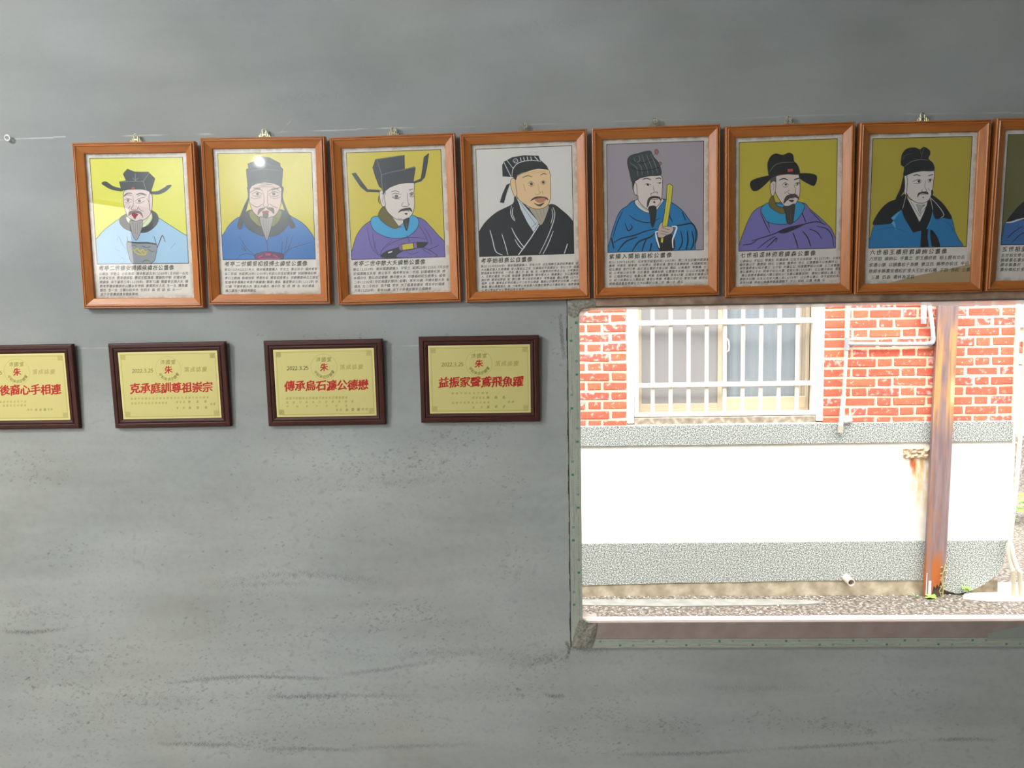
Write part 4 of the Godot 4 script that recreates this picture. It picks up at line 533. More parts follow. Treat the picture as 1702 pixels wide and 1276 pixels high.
	"裔": "29 19 39 12 41 14 31 21;13 25 29 29 29 32 17 30 17 35 26 40 32 32 48 26 50 29 37 33 45 38 43 40 35 34 29 40 49 40 49 44 30 44 27 49 23 48 26 44 3 44 3 40 22 40 15 37 2 33 4 30 14 33 14 30 12 28;6 25 6 0 10 0 10 21 42 21 42 4 35 4 36 1 45 2 46 25;20 12 32 12 32 7 20 7;21 21 11 13 13 11 17 14 17 2 20 2 20 4 35 4 35 14 18 14 24 19",
	"補": "7 46 11 40 14 41 10 48;39 46 46 41 36 41 35 48 32 48 32 41 19 41 19 37 32 37 32 32 21 32 21 0 24 0 24 11 32 11 32 1 36 1 36 11 44 11 44 4 39 4 40 0 45 1 48 3 48 32 36 32 36 37 50 37 50 41 47 41 49 43 41 48;32 20 32 15 24 15 24 20;36 20 44 20 44 15 36 15;32 23 24 23 24 29 32 29;36 23 36 29 44 29 44 23;17 29 14 24 13 26 18 38 16 39 3 39 3 36 14 36 9 27 1 17 3 14 9 20 9 1 13 1 13 22 17 15 19 18 16 22 20 27",
	"襲": "14 0 30 3 30 6 19 5 19 10 26 14 33 6 48 0 50 3 37 8 45 12 43 14 34 10 29 14 49 14 49 17 29 17 27 22 24 21 24 35 6 35 6 19 9 19 9 25 20 25 20 22 16 22 17 20 23 21 25 17 3 17 3 14 22 14 2 9 4 6 15 9 15 5 12 3;12 48 13 45 4 45 4 43 11 43 8 42 9 39 3 39 3 36 27 36 27 39 21 39 22 42 19 43 26 43 26 45 17 45 15 48;11 43 19 43 18 39 11 39;29 36 30 21 45 19 49 21 50 25 47 26 45 22 34 22 32 23 46 24 46 26 32 26 32 28 45 28 45 30 32 30 32 31 46 32 46 33 32 33 32 35 47 35 47 36 47 41 32 41 32 43 48 43 48 46 32 46 32 48 29 48 29 39 43 39 43 37;9 28 20 28 20 27 9 27;9 30 9 32 20 32 20 30",
	"親": "31 34 44 34 44 29 31 29;31 25 44 25 44 20 31 20;31 43 44 43 44 37 31 37;7 17 3 8 5 6 11 16;19 16 23 8 25 9 21 17;11 47 13 43 3 43 3 40 25 40 25 43 17 43 14 48;3 22 3 19 13 19 13 5 8 5 9 1 16 2 17 19 25 19 25 22 17 22 17 27 26 27 26 31 20 31 23 38 19 39 17 31 9 31 12 31 11 36 9 39 6 38 9 31 2 31 2 27 13 27 13 22;27 46 27 16 31 16 28 7 22 3 24 0 28 2 33 8 34 16 39 16 39 2 41 1 48 1 50 4 51 10 47 11 47 5 43 4 42 6 42 16 47 16 47 46",
	"訓": "35 45 35 6 39 6 39 45;45 47 45 0 48 0 48 47;26 47 25 17 22 7 19 2 23 0 28 11 29 22 30 47;4 32 4 29 19 29 19 32;4 26 4 23 19 23 19 26;2 39 2 36 21 36 21 39;8 47 12 40 15 42 11 48;4 19 4 1 8 1 8 3 20 3 20 19;8 15 16 15 16 7 8 7",
	"誌": "28 20 28 4 33 2 41 3 43 11 40 13 38 6 32 6 32 20;23 18 19 7 22 5 26 17;42 17 47 5 50 7 45 19;4 32 4 29 18 29 18 32;4 26 4 23 18 23 18 26;2 39 2 36 19 36 19 39;7 47 12 40 15 42 10 49;22 29 22 26 48 26 48 29 36 29 36 37 49 37 49 41 36 41 36 48 32 48 32 41 21 41 21 37 32 37 32 29;30 23 38 16 41 19 33 26;4 19 4 1 7 1 7 3 18 3 18 19;7 15 15 15 15 7 7 7",
	"誨": "32 29 37 24 40 26 34 31;31 17 37 11 39 13 33 19;4 32 4 29 19 29 19 32;4 26 4 23 19 23 19 26;2 39 2 36 20 36 20 39;8 47 11 40 14 42 11 48;43 32 43 23 29 23 30 32;27 35 25 23 20 23 20 20 25 20 23 7 42 7 40 4 33 4 34 1 42 1 44 3 46 7 49 7 49 11 46 11 47 20 50 20 50 23 47 23 47 35;42 11 27 11 28 20 43 20;28 48 19 33 23 31 28 39 49 39 49 43 30 43 31 47;4 19 4 1 7 1 7 3 19 3 19 19;7 15 16 15 16 7 7 7",
	"諱": "8 47 11 40 14 41 11 48;26 28 43 28 43 23 26 23;4 32 4 29 18 29 18 32;4 26 4 22 18 22 18 26;2 39 2 36 19 36 19 39;42 37 31 37 33 41 34 41 42 41;31 48 30 44 22 44 22 41 29 41 28 37 20 37 20 34 50 34 50 37 45 37 45 44 33 44 34 48;22 13 20 6 34 6 34 0 38 0 38 6 50 6 50 9 38 9 38 14 48 14 48 17 38 17 38 20 47 20 47 31 22 31 22 20 34 20 34 17 20 17 20 14 34 14 34 9 24 9 25 13;4 19 4 1 7 1 7 3 18 3 18 19;7 15 15 15 15 7 7 7",
	"讀": "21 35 21 25 49 25 49 35;26 17 44 17 44 14 26 14;26 12 44 12 44 10 26 10;26 21 44 21 44 19 26 19;4 32 4 29 18 29 18 32;4 26 4 22 18 22 18 26;2 40 2 36 19 36 19 40;6 47 11 40 14 41 10 48;33 48 33 45 20 45 20 43 33 43 33 40 22 40 22 38 48 38 48 40 36 40 36 43 49 43 49 45 36 45 36 48;24 33 29 33 29 27 24 27;32 33 38 33 38 27 32 27;40 33 45 33 45 27 40 27;37 6 48 0 50 3 39 8 47 8 47 23 22 23 22 8 39 8;29 8 18 3 20 0 25 2 32 6;4 18 4 1 7 1 7 3 17 3 17 18;7 15 14 15 14 7 7 7",
	"贈": "26 36 29 28 31 29 28 37;41 36 37 29 40 28 43 36;7 12 2 3 5 1 10 11;12 11 17 3 20 4 15 12;7 33 15 33 15 27 7 27;7 24 15 24 15 17 7 17;7 43 15 43 15 36 7 36;4 46 4 14 18 14 18 46;27 10 42 10 42 6 27 6;27 13 27 17 42 17 42 13;24 21 24 1 27 1 27 3 42 3 42 1 45 1 45 21;25 38 33 38 33 26 25 26;36 38 44 38 44 26 36 26;21 41 21 23 47 23 47 41 41 41 45 47 41 48 37 41 29 41 31 42 28 48 25 47 28 41",
	"躍": "7 43 15 43 15 34 7 34;36 40 41 36 43 38 38 42;22 40 26 36 29 38 24 42;2 6 3 3 20 8 20 11 14 9 14 19 19 19 19 22 14 22 14 30 19 30 19 46 4 46 4 30 10 30 10 8 7 8 7 25 4 25 4 7;27 16 35 16 35 12 27 12;27 18 27 22 35 22 35 18;34 28 35 25 28 25 30 29 26 30 19 18 20 15 23 18 23 0 27 0 27 2 49 2 49 6 39 6 39 9 47 10 47 12 39 12 39 16 47 16 47 18 39 18 39 22 48 22 48 25 39 25 37 29;27 9 35 9 35 6 27 6;21 32 22 29 30 33 30 29 34 29 34 46 21 46 21 43 30 43 30 36;35 33 36 30 44 34 44 29 48 29 48 46 35 46 35 43 44 43 44 37",
	"農": "14 22 14 19 44 19 44 22;11 36 19 36 19 33 11 33;22 36 30 36 30 33 22 33;34 36 41 36 41 33 34 33;11 42 19 42 19 39 11 39;22 42 30 42 30 39 22 39;34 42 41 42 41 39 34 39;30 48 30 45 22 45 22 48 19 48 19 45 8 45 8 30 45 30 45 45 34 45 34 48;15 0 29 4 29 7 19 5 19 13 25 13 31 6 36 3 48 0 50 4 37 7 46 11 44 13 49 13 49 16 11 16 11 24 48 24 48 27 7 27 7 13 2 2 5 0 10 13 15 13 15 6 13 3;43 13 34 9 29 13",
	"逕": "16 46 16 42 48 42 48 46;22 41 17 34 23 25 26 27 21 34 26 40;32 41 27 34 33 26 36 27 31 34 36 40;43 41 38 34 44 26 47 27 42 34 47 40;3 44 10 35 13 37 6 46;16 13 16 10 49 10 49 13 34 13 34 21 46 21 46 24 18 24 18 21 30 21 30 13;13 27 3 27 3 24 10 24 10 11 2 5 5 2 11 8 18 4 23 3 49 3 50 7 27 6 16 9 13 11",
	"連": "4 46 12 36 15 38 7 48;18 37 18 20 30 20 30 16 15 16 15 13 30 13 30 7 34 7 34 13 49 13 49 16 34 16 34 20 46 20 46 23 46 37 34 37 34 40 49 40 49 44 34 44 34 48 30 48 30 44 16 44 16 40 30 40 30 37;22 27 30 27 30 23 22 23;34 27 42 27 42 23 34 23;22 34 30 34 30 30 22 30;34 34 42 34 42 30 34 30;13 31 2 31 2 27 9 27 9 11 1 4 4 0 10 7 18 3 23 1 50 2 51 6 24 5 19 6 13 10",
	"進": "3 45 11 36 14 38 6 47;24 28 34 28 34 23 24 23;24 31 24 36 34 36 34 31;24 19 34 19 34 14 24 14;32 46 35 40 24 40 28 47 24 48 18 36 13 31 16 28 20 32 20 11 49 11 49 14 37 14 37 19 47 20 47 23 37 23 37 28 47 29 47 31 37 31 37 36 49 36 49 40 39 40 35 47;13 28 3 28 3 24 9 24 9 10 2 5 5 1 12 6 25 2 49 2 50 6 25 5 13 10",
	"遂": "3 44 11 36 14 38 6 46;13 28 2 28 2 25 9 25 9 9 2 4 5 1 12 7 24 2 49 2 50 6 25 5 20 6 13 10;21 47 25 40 16 40 16 37 29 37 15 29 17 27 28 32 30 30 17 22 19 19 32 27 33 24 27 18 15 13 18 10 28 15 34 20 34 16 33 12 25 11 26 8 33 8 37 13 37 23 47 13 50 16 38 26 47 33 44 35 35 28 30 34 34 37 49 37 49 40 39 40 43 47 39 48 35 40 27 40 29 41 24 48",
	"道": "3 44 11 36 14 38 6 46;24 24 41 24 41 19 24 19;24 17 41 17 41 12 24 12;24 31 41 31 41 26 24 26;20 34 20 9 45 9 45 34 33 34 34 38 49 38 49 41 40 41 43 47 40 48 36 41 26 41 29 43 25 48 22 47 25 41 16 41 16 38 30 38 29 34;14 30 3 30 3 26 10 26 10 10 2 4 5 1 12 7 24 2 49 2 50 6 25 5 20 6 14 10",
	"遷": "4 44 11 36 14 38 7 46;20 38 26 38 26 34 20 34;29 38 34 38 34 34 29 34;38 38 44 38 44 34 38 34;15 28 15 25 23 25 13 19 16 17 21 20 22 9 28 8 44 8 46 13 43 15 42 12 40 10 26 11 25 14 40 14 40 22 48 16 50 19 40 25 49 25 49 28 30 28 31 31 47 31 47 40 38 40 38 43 49 43 49 46 15 46 15 43 26 43 26 40 17 40 17 31 27 31 26 28;29 40 29 43 34 43 34 40;28 25 35 25 40 22 25 22;25 20 37 20 37 17 25 17;13 28 2 28 2 24 9 24 9 10 2 4 4 1 11 7 24 2 49 2 50 6 24 5 19 6 13 10",
	"郎": "22 30 22 24 9 24 9 30;22 33 9 33 9 38 22 38;30 45 30 0 34 0 34 41 43 41 37 28 43 20 44 14 42 11 36 11 37 7 43 7 46 9 48 16 46 23 41 29 48 43 45 45;12 47 15 42 6 42 6 10 4 6 6 2 21 9 24 4 27 5 20 19 16 17 19 13 9 9 9 21 25 21 25 42 17 42 19 42 15 48",
	"郡": "31 46 31 0 35 0 35 42 45 42 38 28 45 20 45 14 43 11 37 11 38 7 43 7 47 9 49 12 49 20 42 28 50 44 47 46;23 34 23 29 14 29 15 34;5 46 5 42 12 42 12 37 2 37 2 34 11 34 11 33 10 29 4 29 4 25 10 25 5 17 1 12 3 9 8 15 8 0 12 0 12 3 27 3 27 20 12 20 13 25 26 25 26 34 29 35 29 37 26 37 26 46;23 37 15 37 15 42 23 42;12 17 23 17 23 7 12 7",
	"里": "12 33 24 33 24 26 12 26;28 33 41 33 41 26 28 26;12 43 24 43 24 36 12 36;28 43 41 43 41 36 28 36;6 17 6 13 24 13 24 5 3 5 3 2 49 2 49 5 28 5 28 13 47 13 47 17 28 17 28 23 45 23 45 46 8 46 8 23 24 23 24 17",
	"金": "10 16 15 6 19 8 14 17;38 17 33 7 36 6 42 16;26 49 18 40 2 32 4 28 13 32 13 29 24 29 24 22 6 22 6 18 24 18 24 5 4 5 4 2 49 2 49 5 28 5 28 18 46 19 46 22 28 22 28 29 39 29 39 32 48 28 51 32 36 39 28 45 30 47;39 33 14 33 26 42",
	"銀": "4 19 7 9 9 10 7 20;18 20 16 11 18 10 22 20;44 33 44 26 29 26 29 33;44 36 29 36 29 42 44 42;25 0 38 5 38 8 29 6 29 23 33 23 37 12 44 4 48 1 50 4 41 13 50 19 47 21 40 16 37 23 47 23 47 46 25 46 25 7 23 4;13 48 9 43 2 36 4 32 6 34 6 32 11 32 11 26 3 26 3 22 11 22 11 7 3 6 4 2 22 6 22 10 15 8 15 22 22 23 22 26 15 26 15 32 20 32 20 35 7 35 13 42 21 35 24 38 15 45 16 47",
	"錄": "23 22 28 15 31 17 26 24;4 19 6 9 9 10 7 20;18 20 15 11 18 10 20 19;31 41 42 41 40 36 29 36;21 8 23 5 34 12 33 4 27 4 28 0 36 1 37 18 43 8 48 4 50 7 42 16 49 22 46 24 40 18 37 25 50 25 50 29 42 29 46 44 32 44 32 48 29 48 24 32 40 32 39 29 22 29 22 25 34 25 34 16;12 49 9 43 2 36 3 32 6 34 6 32 11 32 11 26 3 26 3 22 11 22 11 7 2 6 3 2 21 6 21 9 14 8 14 22 21 23 21 26 14 26 14 32 19 32 19 35 7 35 12 42 21 35 22 38 14 45 15 47",
	"鎮": "4 19 6 9 8 10 6 20;17 20 15 11 17 10 20 19;30 10 19 3 22 0 33 8;12 49 8 42 2 35 3 31 6 34 6 32 11 32 11 26 3 26 3 22 11 22 11 7 2 6 3 2 21 6 21 10 14 8 14 22 20 23 20 26 14 26 14 32 19 32 19 35 7 35 12 42 20 35 22 38 14 45 15 47;38 7 47 0 50 3 40 10;34 48 33 43 23 43 23 40 33 40 32 37 25 37 25 14 21 14 21 10 50 10 50 14 47 14 47 37 35 37 36 40 49 40 49 43 37 43 38 48;28 14 28 17 43 17 43 14;28 28 43 28 43 25 28 25;28 31 28 34 43 34 43 31;28 23 43 23 43 19 28 19",
	"鑑": "40 33 45 23 48 25 42 35;4 19 5 9 8 10 7 14 6 20;15 20 13 11 16 10 18 19;28 39 23 39 23 44 28 44;35 47 20 47 20 22 36 22 36 25 31 25 31 30 33 30 36 27 41 37 50 37 50 40 42 40 44 47 40 48 34 31 34 39 31 39 31 44 35 44;28 30 28 25 23 25 23 30;22 19 22 5 17 5 17 2 50 2 50 5 48 5 48 19;25 5 25 16 29 16 29 5;32 5 32 16 37 16 37 5;40 5 40 16 44 16 44 5;23 37 32 37 32 32 23 32;11 49 2 36 3 32 5 34 5 32 10 32 10 26 3 26 3 22 10 22 10 7 2 6 3 2 18 6 18 9 12 8 12 22 19 23 19 26 12 26 12 32 17 32 17 35 6 35 11 42 18 35 19 38 12 45 13 47",
	"長": "12 46 12 23 3 23 3 20 11 20 11 7 9 4 10 0 29 6 29 9 15 6 15 20 23 20 31 9 36 6 48 1 51 4 36 10 47 17 44 19 33 12 28 20 49 20 49 23 16 23 16 28 43 28 43 31 16 31 16 35 43 36 43 38 16 38 16 43 44 43 44 46",
	"開": "29 22 29 16 22 16 22 22;12 16 12 13 19 13 16 7 12 3 15 1 20 5 22 13 29 13 29 1 33 1 33 13 40 14 40 16 33 16 33 22 39 22 39 25 13 25 13 22 19 22 19 16;20 36 20 31 8 31 8 36;20 39 8 39 8 43 20 43;44 36 44 31 32 31 32 36;44 39 32 39 32 43 44 43;46 46 28 46 28 28 44 28 44 5 36 4 38 0 46 1 48 4 48 46;5 46 5 0 8 0 8 28 24 28 24 46",
	"閏": "15 17 15 14 24 14 24 8 13 8 13 5 39 5 39 8 28 8 28 14 37 14 37 17 28 17 28 22 38 22 38 25 14 25 14 22 24 22 24 17;20 36 20 32 8 32 8 36;20 39 8 39 8 43 20 43;44 36 44 32 32 32 32 36;44 39 32 39 32 43 44 43;46 46 28 46 28 29 44 29 44 5 36 4 38 0 46 1 48 4 48 46;5 46 5 0 8 0 8 29 24 29 24 46",
	"閩": "17 22 24 22 24 16 17 16;28 22 34 22 34 16 28 16;45 46 28 46 28 29 43 29 43 5 40 4 34 12 31 11 34 8 28 8 28 13 38 13 38 24 28 24 28 28 24 28 24 24 14 24 14 13 24 13 24 8 13 7 13 4 36 5 37 3 38 3 39 0 46 2 47 5 47 46;20 36 20 32 9 32 9 36;20 39 9 39 9 43 20 43;43 36 43 32 32 32 32 36;43 39 32 39 32 43 43 43;5 46 5 0 9 0 9 29 23 29 23 46",
	"闕": "12 28 14 24 17 25 15 29;12 19 12 11 17 11 12 4 14 2 17 5 20 11 26 11 26 17 28 16 30 22 38 22 37 17 39 16 41 24 31 24 32 29 30 29 26 19 24 19 24 13 20 13 20 21 27 21 27 24 23 24 25 28 22 29 20 24 11 24 11 21 18 21 17 13 14 13 14 19;20 37 20 33 8 33 8 37;20 39 8 39 8 43 20 43;44 37 44 33 32 33 32 37;44 39 32 39 32 43 44 43;32 20 30 10 23 4 26 3 28 5 33 12 40 0 47 2 48 46 28 46 28 30 44 30 44 5 40 4 41 5 34 16 34 20;5 46 5 0 8 0 8 30 24 30 24 46",
	"院": "24 32 24 29 45 29 45 32;20 23 20 20 28 20 26 11 24 8 16 3 18 0 27 6 29 10 31 20 37 20 37 4 38 2 46 1 49 2 50 9 47 11 46 4 41 5 40 20 50 20 50 23;31 48 33 42 20 42 20 33 24 33 24 38 28 38 46 38 46 33 49 33 49 42 36 42 37 42 34 49;4 46 4 0 8 0 8 43 15 43 10 31 15 24 15 18 13 16 9 16 10 13 14 13 17 14 19 18 18 24 14 31 19 45 17 46",
	"陽": "27 36 42 36 42 32 27 32;27 43 42 43 42 39 27 39;23 46 23 29 46 29 46 46;19 26 19 23 25 23 22 18 16 12 19 10 25 16 29 16 26 10 18 4 21 1 29 9 33 16 38 16 33 7 28 3 31 0 38 9 41 16 44 16 43 4 37 4 38 0 46 2 48 19 27 19 29 23 50 23 50 26;4 46 4 0 8 0 8 42 15 42 10 30 15 24 15 18 13 16 9 16 10 13 14 13 17 14 19 18 18 24 14 31 19 45 17 46",
	"青": "38 22 38 18 14 18 14 22;10 25 10 0 14 0 14 9 38 9 38 4 30 4 31 0 41 2 42 25;14 15 38 15 38 12 14 12;24 48 24 45 6 45 6 42 24 42 24 38 8 38 8 35 24 35 24 31 3 31 3 28 49 28 49 31 28 31 28 35 44 36 44 38 28 38 28 42 46 42 46 45 28 45 28 48",
	"韋": "14 28 39 28 39 23 14 23;38 37 22 37 23 41 26 41 38 41;20 48 20 44 9 44 9 41 19 41 17 37 3 37 3 33 49 33 49 37 42 37 42 44 24 44 24 48;5 18 5 15 9 15 7 7 28 7 28 0 32 0 32 7 50 7 50 10 32 10 32 15 47 15 47 18 32 18 32 21 43 21 43 31 10 31 10 21 28 21 28 18;28 10 12 10 13 15 16 15 28 15",
	"飛": "18 40 3 35 5 32 10 33 10 26 3 26 3 22 10 22 7 10 2 3 5 0 8 4 12 13 14 22 22 22 22 1 26 1 26 22 34 22 36 10 38 5 41 2 46 0 48 1 50 7 48 9 47 4 44 5 41 8 39 15 47 10 49 13 42 17 48 22 45 23 39 18 38 18 38 26 26 26 26 40 22 40 22 26 14 26 14 34 21 37;44 46 39 40 38 40 37 46 6 46 6 42 34 42 38 29 41 26 47 25 49 26 50 30 48 32 47 28 44 29 40 32 38 37 47 33 49 36 42 39 48 44",
	"魚": "18 11 19 1 23 1 22 11;29 11 32 1 36 2 32 12;39 11 47 0 50 2 42 13;9 12 2 2 6 0 13 11;12 24 24 24 24 18 12 18;28 24 40 24 40 18 28 18;12 33 24 33 24 27 12 27;28 33 40 33 40 27 28 27;17 48 10 39 2 32 5 30 9 32 9 14 44 14 44 36 30 36 35 43 32 45 20 45 22 48;13 36 18 42 30 42 26 36",
	"鳶": "8 9 5 5 2 2 5 0 9 3 12 8;15 8 17 1 20 2 18 9;23 8 26 2 29 3 26 9;31 8 35 4 38 5 34 10;10 35 10 11 42 11 40 3 35 3 35 0 43 1 46 13 14 13 14 16 50 16 50 19 14 19 14 21 39 21 39 31 47 30 49 32 50 36 47 38 47 34 43 34 37 36 32 40 49 41 49 44 40 43 43 45 36 48 33 46 40 43 30 43 28 48 24 48 26 43 3 42 3 39 27 40 32 35 23 35 25 39 21 39 19 35;35 27 35 24 14 24 14 27;35 29 14 29 14 32 35 32",
	"麓": "13 48 13 45 3 45 3 42 11 42 2 36 4 33 13 40 13 33 16 33 16 40 22 35 24 37 17 42 25 42 25 45 16 45 16 48;18 29 18 25 10 25 10 29;22 29 31 29 31 25 22 25;13 1 29 3 29 6 17 5 17 9 28 10 28 12 17 12 17 16 30 16 31 4 32 1 48 2 50 7 47 9 46 4 34 4 34 9 48 12 46 15 34 11 34 16 47 16 47 25 34 25 34 29 49 29 49 32 29 32 28 35 35 40 35 34 39 34 39 40 48 34 50 36 40 42 49 42 49 45 39 45 39 48 35 48 35 45 26 45 26 42 33 42 24 37 26 35 24 34 25 32 6 32 6 14 2 3 5 0 7 6 9 16 14 16 13 6 11 4;18 23 18 19 10 19 10 23;22 23 31 23 31 19 22 19;34 23 43 23 43 19 34 19",
	"齋": "29 10 35 2 38 3 32 11;18 11 13 3 16 2 21 10;19 39 23 34 25 35 22 40;39 19 39 15 13 15 13 19;9 24 9 11 6 6 3 3 5 0 10 5 13 13 24 13 24 1 27 1 27 13 39 13 39 0 43 0 43 23 39 23 39 21 13 21 13 24;4 37 4 35 8 35 6 28 2 26 4 23 9 27 12 35 17 35 16 28 11 27 12 24 18 26 20 37;32 24 41 26 41 29 36 28 36 34 40 35 44 27 48 23 50 26 46 29 42 36 47 37 44 39 33 36 33 28 31 27;23 48 24 44 3 44 3 41 49 41 49 44 29 44 27 49;24 33 24 24 28 24 28 33 33 39 30 40",
}
var loops_of := {}
func character(c: String) -> Array:
	if not loops_of.has(c):
		var loops := []
		for part in String(CHARACTERS.get(c, "")).split(";", false):
			var v := part.split(" ", false)
			var lp := PackedVector2Array()
			for i in range(0, v.size() - 1, 2):
				lp.append(Vector2(v[i].to_float(), v[i + 1].to_float()) / 50.0)
			loops.append(lp)
		loops_of[c] = loops
	return loops_of[c]

# writes a line from the top left corner; brush > 0 makes it heavier and lets the strokes rise to the right
func write(img: Image, text: String, at: Vector2, size: float, pitch: float, col: Color, brush := 0.0, turn := 0.0) -> void:
	var x := at.x
	for c in text:
		var half := c in "0123456789()."
		if c != " " and CHARACTERS.has(c):
			var steps := [Vector2.ZERO] if brush <= 0 else [Vector2(-brush, 0), Vector2(brush, brush * 0.3), Vector2(0, -brush * 0.6), Vector2(0, brush * 0.6)]
			for s: Vector2 in steps:
				var loops := []
				for lp: PackedVector2Array in character(c):
					var q := PackedVector2Array()
					for v in lp:
						var w := Vector2(v.x, 1.04 - v.y)
						if brush > 0: w = Vector2(w.x + (0.5 - w.y) * 0.06, w.y - (w.x - 0.5) * 0.13)
						w = (w - Vector2(0.5, 0.5)).rotated(turn) + Vector2(0.5, 0.5)
						q.append(Vector2(x, at.y) + w * size + s * size)
					loops.append(q)
				fill(img, loops, col)
		x += pitch * (0.34 if c == "." else 0.58 if half else (0.6 if c == " " else 1.0))

func halved(img: Image) -> ImageTexture:
	img.resize(img.get_width() / 2, img.get_height() / 2, Image.INTERPOLATE_BILINEAR)
	return ImageTexture.create_from_image(img)

func aged_sheet(sd: int, w: int, h: int) -> Image:
	var n := FastNoiseLite.new()
	n.seed = sd
	n.frequency = 0.035
	n.fractal_octaves = 4
	var f := FastNoiseLite.new()
	f.seed = sd + 50
	f.frequency = 0.15
	var img := Image.create(159, 220, false, Image.FORMAT_RGB8)
	for y in 220:
		for x in 159:
			var e := minf(minf(x, 158 - x) * 2.0, minf(y, 219 - y) * 2.0)
			var a := n.get_noise_2d(x, y)
			var b := f.get_noise_2d(x, y)
			var s := clampf(1.0 - e / 15.0, 0, 1) * clampf(0.55 + a * 1.5 + b * 0.5, 0, 1)
			var c := Color("dad2ca").lerp(Color("e2dcd6"), clampf(0.5 + a, 0, 1))
			c = c.lerp(Color("94806a"), s * 0.6)
			img.set_pixel(x, y, c)
	img.resize(w, h, Image.INTERPOLATE_CUBIC)
	return img

func art_1() -> void:
	P("9fc4e0", 1, 1, [13.7, 263.6, 22.1, 251.5, 41.2, 230.9, 72.9, 208.5, 96.4, 195.7, 124.2, 192.3, 173.8, 198.1, 211.6, 193.9, 238.2, 209, 267, 228, 295.9, 246.6, 307.9, 254.1, 305.2, 337, 13.1, 336.9])
	P("dfe6c8", 1, 0.6, [113.2, 191.1, 115.6, 207.8, 137.2, 220.8, 172.1, 223.4, 195.6, 209.2, 200.5, 174.1, 175.5, 173.7])
	L("8ea25a", 0.8, 1, [162.5, 217.4, 173.3, 205.4, 186.6, 193.4])
	L("8ea25a", 0.8, 1, [175, 217.6, 188.3, 205.6, 195.6, 186.3])
	P("45464a", 1, 0.6, [120, 180, 96.7, 191.8, 93.1, 207.4, 106.8, 225.2, 136.1, 236.4, 173.6, 237.6, 201.2, 222, 215.1, 201.2, 211, 181.7, 194.5, 173.1, 197.1, 193.6, 183.7, 213.9, 162.1, 223.2, 137.2, 219.9, 119.2, 205.9, 114.2, 192.1])
	P("e2d0cf", 1, 0.9, [112.7, 115, 109.2, 143.2, 112.1, 165.2, 116.2, 177.5, 121.7, 192.3, 143.4, 203.4, 168.6, 200.4, 187, 187.6, 194.8, 169.2, 200.7, 125.4, 189.6, 112.5, 150.2, 105.9, 125.1, 108.4])
	P("e2d0cf", 1, 0.9, [191.3, 125.2, 200.6, 127.8, 197, 166.8, 189.8, 169.1])
	P("2b3034", 0, 0.8, [128.4, 46.9, 148.8, 55.1, 173.5, 56.5, 192.4, 56.4, 212.5, 76.3, 196.9, 116.5, 182.3, 110.4, 170, 108.2, 145.1, 107.7, 125.1, 108.4, 106, 110.9, 100.9, 84, 122.5, 81.9, 114.5, 61.3])
	L("8a9094", 1, 0, [100.9, 84.5, 175.6, 83.9, 196.3, 57.9])
	L("8a9094", 1, 0, [175.6, 83.9, 182.7, 111.4])
	L("7a8a90", 1.2, 1, [152.3, 61, 150.9, 81.5])
	L("7a8a90", 1.2, 0, [142.5, 73, 150.9, 82, 161.4, 73.4])
	P("2b3034", 1, 0.6, [45.8, 88.3, 59.6, 83.7, 81, 97.8, 107.8, 106.1, 105.8, 112.9, 75.3, 107.4, 56.1, 97.3])
	P("2b3034", 1, 0.6, [194.4, 115.5, 216.9, 114.4, 239.1, 104.1, 249.5, 97.5, 261.9, 97.7, 244.4, 114, 221.3, 123.3, 197, 121.4])
	P("9a4a48", 1, 0, [136.3, 104.7, 142.2, 99.9, 148.3, 104.9, 141.5, 109.6])
	L("4a4444", 2, 1, [112.9, 126.2, 124.4, 119.1, 138.2, 120.3])
	L("4a4444", 1.2, 1, [108.5, 131, 121.5, 123.9, 136.3, 126.6])
	L("4a4444", 2, 1, [149.9, 124.4, 165.2, 119.8, 182.8, 125])
	L("4a4444", 1.2, 1, [153.6, 129.4, 169, 123.3, 181.1, 128.4])
	L("55504f", 1, 1, [111.8, 140.8, 123.3, 134.7, 136.9, 139.8])
	L("55504f", 1, 1, [112.5, 145.7, 123.3, 148.4, 135, 144.7])
	P("77706f", 1, 0, [120.5, 138.5, 126.6, 136.7, 127.6, 143.5, 121.5, 144.9])
	L("55504f", 1, 1, [145.1, 143.9, 159.1, 135.3, 178.3, 132.3])
	L("55504f", 1, 1, [146.3, 147.8, 162.2, 149.1, 176.7, 142])
	P("77706f", 1, 0, [155.3, 140.1, 161.9, 138.3, 163.5, 145.2, 156.4, 146])
	L("26262a", 0.9, 1, [140, 124.2, 139.9, 153.5, 132.1, 165.6, 138.8, 169.1, 150.9, 168.4, 152.8, 162.6])
	L("26262a", 0.8, 1, [120.9, 167.8, 129.6, 158.2])
	L("26262a", 0.8, 1, [154, 159.6, 158.8, 168.5, 170.4, 174.6])
	L("26262a", 0.7, 1, [182.1, 134.8, 189.7, 148.6, 190.1, 164.2])
	P("8c8080", 1, 0.5, [120.8, 189.8, 125.3, 176.2, 143.1, 172.1, 161.3, 175.9, 167.2, 193.1, 159.9, 182.2, 144.2, 178, 128.9, 182.6])
	P("9a3c40", 1, 0.3, [132.3, 183.7, 140.1, 178.9, 152.3, 183, 146.9, 189.8, 141.8, 197.5, 136.4, 189.6])
	P("aaa6a6", 1, 0.8, [126, 202.1, 127.6, 229, 134, 252, 142.3, 261.4, 152.4, 246.5, 162, 224.7, 164.6, 200.3, 145.9, 203.4])
	L("707070", 0.7, 1, [134.1, 207.1, 136.7, 241.3])
	L("707070", 0.7, 1, [142.1, 208.2, 141.7, 256.1])
	L("707070", 0.7, 1, [149.1, 207.4, 147.9, 246.4])
	L("707070", 0.7, 1, [156.2, 206.5, 154.3, 234.3])
